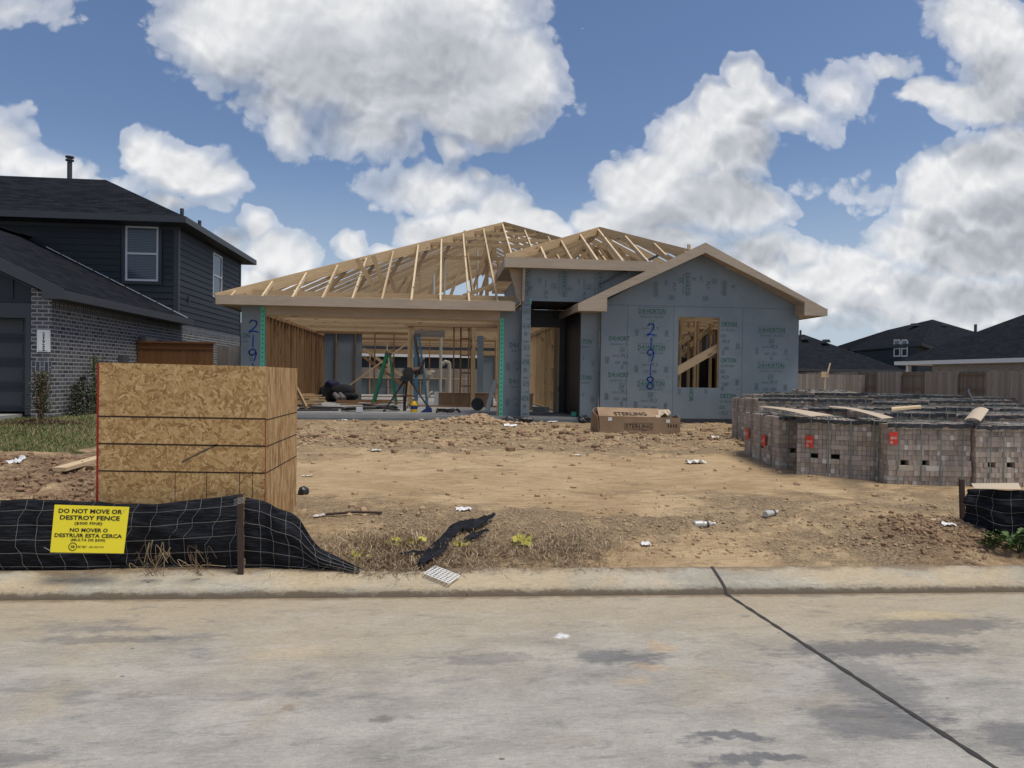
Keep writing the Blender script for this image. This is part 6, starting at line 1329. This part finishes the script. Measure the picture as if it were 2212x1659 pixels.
b = MB(); p, q = G(1590, 745, 20.1), G(2055, 745, 20.1); b.box((p.x, 20.05, ZS+.005), (q.x, 20.75, p.z)); b.box((p.x-.005, 20.04, p.z-.005), (q.x+.005, 20.4, p.z+.01)); single(b, 'tub_carton', 'cardboard', 'long brown carton behind the studs at the back right of the garage', 'carton')
b = MB(); p = G(1577, 830, 20.0); b.box((p.x-.06, 19.98, ZS), (p.x+.06, 20.04, G(1577, 735, 20).z)); single(b, 'white_carton_end', 'paper_white', 'white end panel standing beside the long carton', 'carton')
PV = thing('drain_pipes', 'upright white plastic drain pipes rising from the slab behind the garage', 'pipes', (.4, 21.5, ZS))
for (x, yt_, Y, r_) in ((1617, 270, 21.5, .045), (1500, 640, 21, .05), (1688, 510, 22, .06)): p = G(x, yt_, Y); mk(PV, 'riser', 'pvc', lambda b: b.tube([(p.x, Y, ZS-.1), p], r_, 10))
p = G(1688, 510, 22); q = G(1615, 515, 22); mk(PV, 'elbow', 'pvc', lambda b: b.tube([p, p+Vector((-.03, 0, .07)), p+Vector((-.12, 0, .1)), q], .06, 10)); p = G(1500, 600, 21); mk(PV, 'tank', 'pvc', lambda b: (b.tube([p+Vector((0, 0, -.1)), p+Vector((0, 0, .02)), p+Vector((0, 0, .15))], [.05, .13, .13], 12), b.tube([G(1515, 570, 21), G(1565, 570, 21)], .04, 8), b.tube([G(1500, 790, 20.6), G(1515, 770, 20.6), G(1530, 745, 20.6), G(1550, 740, 20.6)], .04, 8)))
# black sheeting scraps at the foot of the porch post
def crumpled(name, matn, c, rx, ry, h, label, cat, seed=1, sub=4, base_z=None):
    b = MB(); z = gh(c[0], c[1]) if base_z is None else base_z; lump(b, (c[0], c[1], z+h*.35), 1., seed, sub, (rx, ry, h), .55); return single(b, name, matn, label, cat)
p = W(1122, 898, 14.95); crumpled('plastic_scrap', 'black_plastic', (p.x, 14.9), .32, .12, .09, 'crumpled black plastic sheet at the foot of the porch post', 'plastic scrap', 5, base_z=.64)
p = W(1160, 896, 14.95); q = W(1262, 888, 15.0); crumpled('plastic_scrap', 'black_plastic', (q.x, 14.95), .14, .08, .10, 'black plastic tuft between the porch pier and the brown carton', 'plastic scrap', 7, base_z=.66)
b = MB(); p = W(1240, 886, 15.6); b.box((p.x-.07, 15.5, ZS), (p.x+.1, 15.6, ZS+.09)); single(b, 'green_roll', 'seal_green', 'small green tape roll on the porch floor', 'tape')
b = MB(); p = W(1165, 884, 17.3); b.box((p.x-.15, 17.3, ZS), (p.x+.25, 17.45, ZS+.12)); single(b, 'pale_block', 'slab_concrete', 'pale flat block lying in the front doorway', 'block')
# ------------------------------------------------------------------ litter on the dirt
def onb(px_, py_, dz=0.):               # ground point seen at a spot (fixed once here)
    d = ray(px_, py_); t = np.arange(3., 40., .01); X, Y, Z = d.x*t, d.y*t, CAM.z+d.z*t; k = int(np.argmax(Z <= ground(X, Y)+dz)); return Vector((X[k], Y[k], Z[k]))
def paper(px_, py_, w, d_, label, seed=1, matn='paper_white', h=.03, rz=0., nm='paper_scrap', cat='litter'):
    p = onb(px_, py_); b = MB(); n = 8; ca, sa = math.cos(rz), math.sin(rz)
    for i in range(n+1):
        for j in range(n+1):
            u, v = (i/n-.5)*w, (j/n-.5)*d_; e = 1+.25*float(fbm(np.array([i*.6]), np.array([j*.6]), 1, 2, seed+5)); u *= e; v *= e
            X, Y = p.x+u*ca-v*sa, p.y+u*sa+v*ca; b.v.append((X, Y, gh(X, Y)+.012+h*abs(float(fbm(np.array([i*.45]), np.array([j*.45]), 1., 3, seed)))))
    for i in range(n):
        for j in range(n): a = i*(n+1)+j; b.f.append((a, a+n+1, a+n+2, a+1)); b.mi.append(0); b.uv += [(0, 0)]*4
    return single(b, nm, matn, label, cat)
paper(1502, 1001, .26, .2, 'largest white crumpled paper on the dirt left of the brick pallets', 1, h=.09)
paper(1546, 947, .15, .12, 'white paper scrap on the dirt between the brown carton and the pallets', 2, h=.05)
paper(1103, 920, .26, .2, 'white flat scrap on the dirt in front of the porch post', 3, h=.03)
paper(812, 975, .14, .1, 'pale blue scrap in the dirt below the pipe heap', 4, h=.04, matn='clear_plastic')
paper(2048, 1135, .12, .07, 'white scrap on the dirt just left of the right fence post', 5, h=.03)
paper(2022, 1127, .09, .06, 'pale tan scrap beside the white one by the right fence post', 6, h=.02, matn='cardboard_pale')
paper(1002, 1104, .14, .08, 'small torn wrapper with white and yellow above the black fabric scrap', 7, h=.04)
paper(1380, 1185, .07, .07, 'small round pale scrap near the kerb joint', 8, h=.02, matn='cardboard_pale') if False else None
paper(32, 1000, .16, .12, 'grey scrap lying in the churned soil by the lawn', 9, h=.06, matn='vinyl_white')
paper(2048, 1043, .26, .18, 'clear plastic bag at the foot of the brick pallets', 10, h=.12, matn='clear_plastic', nm='plastic_bag', cat='bag')
for (px_, py_, w, dd, lb, sd_) in ((740, 908, .2, .1, 'white tube-like scrap below the slab edge near the enclosure', 11), (665, 1030, .12, .05, 'thin white scrap right of the strand board enclosure', 12), (690, 1117, .10, .03, 'thin pale strip on the dirt right of the enclosure foot', 13), (1195, 912, .2, .12, 'pale rubble scrap in front of the porch', 14), (1250, 985, .1, .06, 'small pale chip in the middle of the yard', 15), (1395, 1179, .08, .06, 'pale chip just behind the kerb right of the joint', 16)):
    paper(px_, py_, w, dd, lb, sd_, h=.03)
def bottle(px_, py_, rz, label, L=.2, r=.033):
    p = onb(px_, py_); t = thing('plastic_bottle', label, 'bottle', (p.x, p.y, p.z+r*.9), rz, 'empty plastic bottles on the dirt')
    o = mk(None, 'bottle_body', 'clear_plastic', lambda b: b.tube([(-L/2, 0, 0), (-L/2+.01, 0, 0), (-.02, 0, .002), (0, 0, -.002), (L*.22, 0, 0), (L*.38, 0, 0), (L*.5, 0, 0)], [r*.8, r, r*.92, r*.8, r, r*.45, r*.4], 14)); o.parent = t
    o = mk(None, 'cap', 'paper_white', lambda b: b.tube([(L*.5, 0, 0), (L*.5+.015, 0, 0)], r*.45, 10)); o.parent = t
    o = mk(None, 'bottle_label', 'brown_iron' if 'red' in label else 'vinyl_white', lambda b: b.tube([(0.02, 0, 0), (L*.2, 0, 0)], r*1.02, 14, cap=False)); o.parent = t
bottle(1520, 1139, .15, 'clear crushed bottle with a red label lying nearer the kerb'); bottle(1665, 1115, .6, 'clear bottle without red label lying farther back, towards the pallets')
# timber at the left, stick, dark lump
p, q = onb(128, 1024), onb(235, 985); b = MB(); b.beam((p.x, p.y, p.z+.05), (q.x+.3, q.y+.35, q.z+.10), .14, .04); single(b, 'timber_offcut', 'pine_light', 'pale pine board on the churned soil, running behind the strand board enclosure', 'timber')
p, q = onb(700, 1116), onb(825, 1112); b = MB(); b.tube([p+Vector((0, 0, .02)), p.lerp(q, .5)+Vector((0, .02, .03)), q+Vector((0, 0, .02))], .012, 6); single(b, 'stick', 'rust_metal', 'thin brown stick lying on the dirt right of the sagging fence', 'stick')
crumpled('dark_lump', 'black_plastic', tuple(onb(655, 1068))[:2], .06, .05, .06, 'small black crumpled lump beside the enclosure', 'litter', 9, 3)
# torn black fabric strip
FS = thing('fabric_scrap', 'torn twisted strip of black silt fabric lying across the straw behind the kerb', 'fabric scrap', tuple(onb(1000, 1160)))
path = [onb(x, y) for x, y in ((905, 1238), (940, 1205), (962, 1178), (985, 1152), (1020, 1142), (1068, 1125))]; wd_ = [.03, .09, .06, .07, .09, .02]
def strip(b, path, wd_, seed=2, amp=.05, n=9, m=12):
    sp = spline([(p.x, p.y, w) for p, w in zip(path, wd_)], n); N_ = len(sp)
    for i, (x, y, w) in enumerate(sp):
        j, k = min(i+1, N_-1), max(i-1, 0); dx, dy = sp[j][0]-sp[k][0], sp[j][1]-sp[k][1]; L = math.hypot(dx, dy) or 1
        for q in range(m+1):
            v = q/m-.5; X, Y = x-dy/L*w*v*1.6, y+dx/L*w*v*1.6; b.v.append((X, Y, gh(X, Y)+.045+amp*(abs(math.sin(v*11+i*.35))*.6+abs(float(fbm(np.array([i*.25]), np.array([q*.6]), 1., 3, seed)))*.9)*(1-abs(v)*1.2)))
    for i in range(N_-1):
        for q in range(m): a = i*(m+1)+q; b.f.append((a, a+m+1, a+m+2, a+1)); b.mi.append(0); b.uv += [(0, 0)]*4
b = MB(); strip(b, path, wd_); b.build('fabric', 'black_fabric', FS, True)
b = MB(); strip(b, [onb(x, y) for x, y in ((1005, 1182), (1030, 1168), (1055, 1160))], [.03, .05, .02], 5, .03); b.build('frayed_piece', 'black_fabric', FS, True)
b = MB(); strip(b, [onb(x, y) for x, y in ((865, 1212), (900, 1208), (935, 1206))], [.01, .03, .03], 6, .03); b.build('frayed_piece', 'black_fabric', FS, True)
# white perforated plate on the kerb
b = MB(); c0_, cx_, cy_ = onb(953, 1247), None, None; c0_ = Vector((c0_.x, c0_.y, gh(c0_.x, c0_.y))); O_ = WZ(921, 1224, .2); Pq = WZ(985, 1250, .14)
cen = WZ(953, 1242, .108); ang = math.radians(-38); ux = Vector((math.cos(ang), math.sin(ang), -.154)).normalized(); uy = Vector((-math.sin(ang), math.cos(ang), .197)).normalized()
nx, ny, W_, D_ = 7, 6, .235, .135
for i in range(nx+1): b.par(cen+ux*(-W_/2+i*W_/nx)-uy*D_/2, ux*.007, uy*D_, ux.cross(uy)*.006)
for j in range(ny+1): b.par(cen-ux*W_/2+uy*(-D_/2+j*D_/ny)+ux.cross(uy)*.0005, ux*(W_+.006), uy*.007, ux.cross(uy)*.006)
single(b, 'perforated_plate', 'white_paint', 'white perforated plastic plate lying on the kerb by the fabric strip', 'plate')
# ------------------------------------------------------------------ plants
def tuft(b, x, y, n, hh, spread, wdt=.0035, z=None, curl=.5, mis=1):
    for _ in range(n):
        a_ = R_.random()*6.28; r_ = R_.random()**.6*spread; X, Y = x+math.cos(a_)*r_, y+math.sin(a_)*r_; z0 = gh(X, Y) if z is None else z; h = hh*(.4+R_.random()*.8); a2 = R_.random()*6.28; l = h*curl*(.4+R_.random())
        p0 = Vector((X, Y, z0)); p1 = p0+Vector((math.cos(a2)*l*.4, math.sin(a2)*l*.4, h*.7)); p2 = p0+Vector((math.cos(a2)*l, math.sin(a2)*l, h)); s_ = Vector((-math.sin(a2), math.cos(a2), 0))*wdt; mi = R_.randrange(mis)
        b.face([p0-s_, p0+s_, p1+s_*.8, p1-s_*.8], None, mi); b.face([p1-s_*.8, p1+s_*.8, p2], None, mi)
# loose straw: thousands of blades lying flat
def litter(b, n, sampler, lmin, lmax, wdt, lift=.03, mis=3):
    P = np.array([sampler() for _ in range(n)]); Z = ground(P[:, 0], P[:, 1]); 
    for (x, y), z in zip(P, Z):
        a_ = R_.random()*6.28; l = R_.uniform(lmin, lmax); d = Vector((math.cos(a_), math.sin(a_), 0)); s_ = Vector((-d.y, d.x, 0))*wdt*R_.uniform(.5, 1.2); z0 = z+.004+R_.random()*lift*.4
        p0 = Vector((x, y, z0)); mid_ = p0+d*l*.5+s_*R_.uniform(-4, 4)+Vector((0, 0, R_.random()*lift)); p2 = p0+d*l+Vector((0, 0, R_.uniform(-.3, .6)*lift)); mi = (0, 1, 1, 0, 2, 1)[R_.randrange(6)]
        b.face([p0-s_, p0+s_, mid_+s_, mid_-s_], None, mi); b.face([mid_-s_, mid_+s_, p2+s_*.4, p2-s_*.4], None, mi)
b = MB()
def s_patch(cx, cy, rx, ry): return lambda: (cx+R_.gauss(0, rx), max(cy+R_.gauss(0, ry), kerb_y(cx)+.06))
litter(b, 3600, s_patch(-.25, 5.75, .32, .20), .04, .16, .0022, .05); litter(b, 1500, s_patch(.45, 5.8, .4, .2), .03, .12, .002, .04); litter(b, 1200, s_patch(1.0, 5.75, .25, .18), .03, .12, .002, .04)
litter(b, 1500, s_patch(-.35, 5.42, .25, .10), .03, .12, .002, .03); litter(b, 1500, lambda: (R_.uniform(-1.2, 5.0), 5.5+abs(R_.gauss(0, .75))), .02, .06, .0016, .012)
litter(b, 2200, lambda: (R_.uniform(-6, -1.5), R_.uniform(5.6, 8.2)), .03, .14, .0025, .04)
litter(b, 900, lambda: (R_.uniform(-3, 4.8), kerb_y(0)+R_.gauss(.0, .015)-KS*0), .02, .07, .0015, .004)
tag(b.build('dry_straw', ['straw', 'straw_dark', 'straw_pale']), 'dry matted straw and grass scattered over the dirt behind the kerb', 'straw', kind='stuff')
# dead tangle against the silt fence
for (px_, lb, nn) in ((330, 'tangled dry weed caught in the silt fence wire beside the yellow sign', 16), (425, 'dry weed drooping over the silt fence between sign and post', 15)):
    b = MB(); c = WZ(px_+25, 1225, .12)
    for k in range(nn):
        h = R_.uniform(.08, .28); dx = R_.gauss(0, .09); q = [(c.x+R_.gauss(0, .06), 5.40-.02*R_.random(), .11), (c.x+dx*.7, 5.36-R_.random()*.05, .11+h*.6), (c.x+dx, 5.35-R_.random()*.05, .11+h), (c.x+dx+R_.gauss(0, .07), 5.34-R_.random()*.04, .11+h*R_.uniform(.3, .9))]
        b.tube([Vector(v) for v in spline(q, 4)], .0012+.0009*R_.random(), 4, R_.randrange(2))
    single(b, 'dry_weed', ['straw', 'straw_dark'], lb, 'dead weed', 'dry weeds caught on the silt fence')
# clods and pebbles
import bmesh
def scatter(name, matn, n, sampler, rmin, rmax, label, cat, sub=1, grow=2.2):
    bm = bmesh.new(); bmesh.ops.create_icosphere(bm, subdivisions=sub, radius=1.); bv = np.array([list(v.co) for v in bm.verts]); bf = [tuple(v.index for v in f.verts) for f in bm.faces]; bm.free(); b = MB()
    P = np.array([sampler() for _ in range(n)]); Z = ground(P[:, 0], P[:, 1]); rs = np.random.RandomState(n)
    for (x, y), z in zip(P, Z):
        r_ = rmin+(rmax-rmin)*rs.rand()**grow; d = 1+rs.uniform(-.28, .28, len(bv)); s_ = rs.uniform(.7, 1.3, 3)*np.array([1, 1, .75]); v = bv*d[:, None]*s_*r_; a_ = rs.rand()*6.28; ca, sa = math.cos(a_), math.sin(a_)
        v = np.stack([v[:, 0]*ca-v[:, 1]*sa+x, v[:, 0]*sa+v[:, 1]*ca+y, v[:, 2]+z+r_*.15], -1); n0 = len(b.v); b.v += v.tolist(); b.f += [tuple(i+n0 for i in f) for f in bf]; b.mi += [0]*len(bf); b.uv += [(0, 0)]*(3*len(bf))
    tag(b.build(name, matn), label, cat, kind='stuff')
scatter('soil_clods', 'clod', 2600, lambda: (R_.uniform(-3.2, 8.5), 12.4+R_.gauss(0, 1.2)), .008, .05, 'pale dry clods and rubble scattered before the slab', 'clods')
scatter('soil_clods', 'clod', 2200, lambda: (R_.uniform(-.8, 5.5), 5.6+abs(R_.gauss(0, .7))), .004, .022, 'small crumbs of dry soil behind the kerb', 'soil crumbs')
scatter('soil_clods', 'clod_dark', 2600, lambda: (R_.uniform(-7.5, -2.2), R_.uniform(5.7, 9.3)), .01, .06, 'dark churned clods beside the lawn', 'clods', 1)
scatter('soil_clods', 'clod_dark', 700, lambda: (4.4+R_.gauss(0, .35), 5.9+R_.gauss(0, .2)), .006, .032, 'dark clods heaped at the right silt fence', 'clods')
scatter('soil_clods', 'clod', 260, lambda: (R_.uniform(-3, 6), R_.uniform(6.5, 11.5)), .008, .04, 'scattered stones and clods over the middle of the lot', 'clods')
scatter('soil_clods', 'clod_dark', 420, lambda: (R_.uniform(-3, 7), 12.6+R_.gauss(0, .9)), .02, .085, 'larger dark lumps before the slab', 'clods')
scatter('soil_clods', 'clod', 500, lambda: (.75+R_.gauss(0, .5), 14.7+R_.gauss(0, .2)), .015, .08, 'rubble heap against the garage slab', 'rubble')
# lawn
b = MB()
for _ in range(15000):
    x = R_.uniform(-9.5, -4.4); y = R_.uniform(9.0, 14.2)
    if zones(np.array([x]), np.array([y]))[1][0] < .5: continue
    h = R_.uniform(.02, .06); a_ = R_.random()*6.28; z = 0
    b.face([(x-.006, y, 0), (x+.006, y, 0), (x+math.cos(a_)*.03, y+math.sin(a_)*.03, h)], None, 0 if R_.random() < .75 else 1)
vv = np.array(b.v); vv[:, 2] += ground(vv[:, 0], vv[:, 1]); b.v = vv.tolist()
tag(b.build('lawn_grass', ['grass_blade', 'straw']), 'short green lawn in front of the two-storey house', 'grass', kind='stuff')
# column shrub by the brick corner
cs = W(89, 895, 13.3); SB = thing('columnar_shrub', 'thin upright leggy shrub staked before the brick corner of the two-storey house', 'shrub', (cs.x, 13.3, .7)); ht = W(85, 803, 13.3).z
mk(SB, 'stem', 'twig', lambda b: [b.tube([(cs.x+R_.gauss(0, .03), 13.3+R_.gauss(0, .03), .65), (cs.x+R_.gauss(0, .05), 13.3+R_.gauss(0, .04), 1.1), (cs.x+R_.gauss(0, .08), 13.3+R_.gauss(0, .06), ht-R_.random()*.15)], [.012, .009, .004], 5) for _ in range(16)])
def leaves(b, n, f, s=.022, mis=2):
    for _ in range(n):
        p = Vector(f()); a1, a2 = R_.random()*6.28, R_.uniform(-1, 1); d = Vector((math.cos(a1)*math.cos(a2), math.sin(a1)*math.cos(a2), math.sin(a2))); q = d.orthogonal().normalized()*s*.5; L = s*R_.uniform(.7, 1.5)
        b.face([p, p+d*L*.5+q, p+d*L, p+d*L*.5-q], None, R_.randrange(mis))
b = MB(); leaves(b, 1500, lambda: (cs.x+R_.gauss(0, .07), 13.3+R_.gauss(0, .06), R_.uniform(.85, ht)), .028); b.build('foliage', ['leaf_dark', 'twig'], SB)
b = MB(); 
for k in range(420): 
    a_ = R_.random()*6.28; r_ = R_.random()**.5; tuft(b, cs.x+.15+r_*.75*math.cos(a_), 13.1+.3*r_*math.sin(a_), 5, .10*(1.2-r_), .05, .006, None, 1.2, 2)
tag(single(b, 'bark_mulch', ['straw_dark', 'twig'], 'ragged mulch ring around the foot of the columnar shrub', 'mulch'), None, None, kind='stuff')
for (px_, h_, lb) in ((161, .62, 'dark spindly plant against the brick side wall, left of three'), (174, .70, 'dark spindly plant against the brick side wall, middle of three'), (188, .60, 'dark spindly plant against the brick side wall, right of three'), (203, 1.2, 'taller dark green bush beside the left edge of the strand board enclosure')):
    Yb = side_y(px_)-.4
    x = NX+.22; S_ = thing('wall_plant', lb, 'shrub', (x, Yb, .7), group='dark shrubs along the brick side wall'); 
    mk(S_, 'stem', 'twig', lambda b: [b.tube([(x+R_.gauss(0, .05), Yb+R_.gauss(0, .05), .65), (x+R_.gauss(0, .07), Yb+R_.gauss(0, .07), .7+h_)], .008, 5) for _ in range(6)]); b = MB(); leaves(b, 500, lambda: (x+R_.gauss(0, .05), Yb+R_.gauss(0, .06), .7+R_.random()*h_), .035); b.build('foliage', ['leaf_dark', 'black_iron' if h_ < 1 else 'leaf_green'], S_)
# weed at the right edge
wp_ = WZ(2200, 1185, .2); WD = thing('broadleaf_weed', 'green broad-leaved weed growing at the foot of the right silt fence', 'weed', (wp_.x, wp_.y, wp_.z))
def wleaf(b):
    for k in range(130):
        a_ = R_.random()*6.28; r_ = R_.random()**.5*.24; p = Vector((wp_.x+r_*math.cos(a_)*1.1, wp_.y+.05+r_*math.sin(a_)*.5, gh(wp_.x, wp_.y)+.03+R_.random()*.13*(1.3-r_*3))); d = Vector((math.cos(a_), math.sin(a_)*.6-.3, .3)).normalized(); q = d.cross(Vector((0, 0, 1))).normalized()*.026; L = R_.uniform(.04, .075); u_ = Vector((0, 0, .012))
        b.face([p, p+d*L*.3+q+u_, p+d*L*.8+q*.7+u_, p+d*L], None, 0); b.face([p, p+d*L, p+d*L*.8-q*.7+u_, p+d*L*.3-q+u_], None, 0)
mk(WD, 'foliage', 'leaf_green', wleaf); mk(WD, 'stem', 'leaf_dark', lambda b: [b.tube([(wp_.x, wp_.y, gh(wp_.x, wp_.y)), (wp_.x+R_.gauss(0, .12), wp_.y+R_.gauss(0, .06), gh(wp_.x, wp_.y)+.12)], .004, 5) for _ in range(12)])
for (px_, py_, lb) in ((915-30, 1175, 'yellow'), (848, 1180, 'y'), (872, 1163, 'p')): pass
b = MB()
for (px_, py_) in ((900, 1180), (992, 1185), (850, 1178), (1130, 1182), (1310*.864, 1172), (770, 1207)):
    p = onb(px_, py_); leaves(b, 14, lambda: (p.x+R_.gauss(0, .03), p.y+R_.gauss(0, .02), p.z+.02+R_.random()*.03), .05, 1)
tag(b.build('fallen_leaves', ['leaf_yellow']), 'few yellowed leaves lying in the straw behind the kerb', 'leaves', kind='stuff')
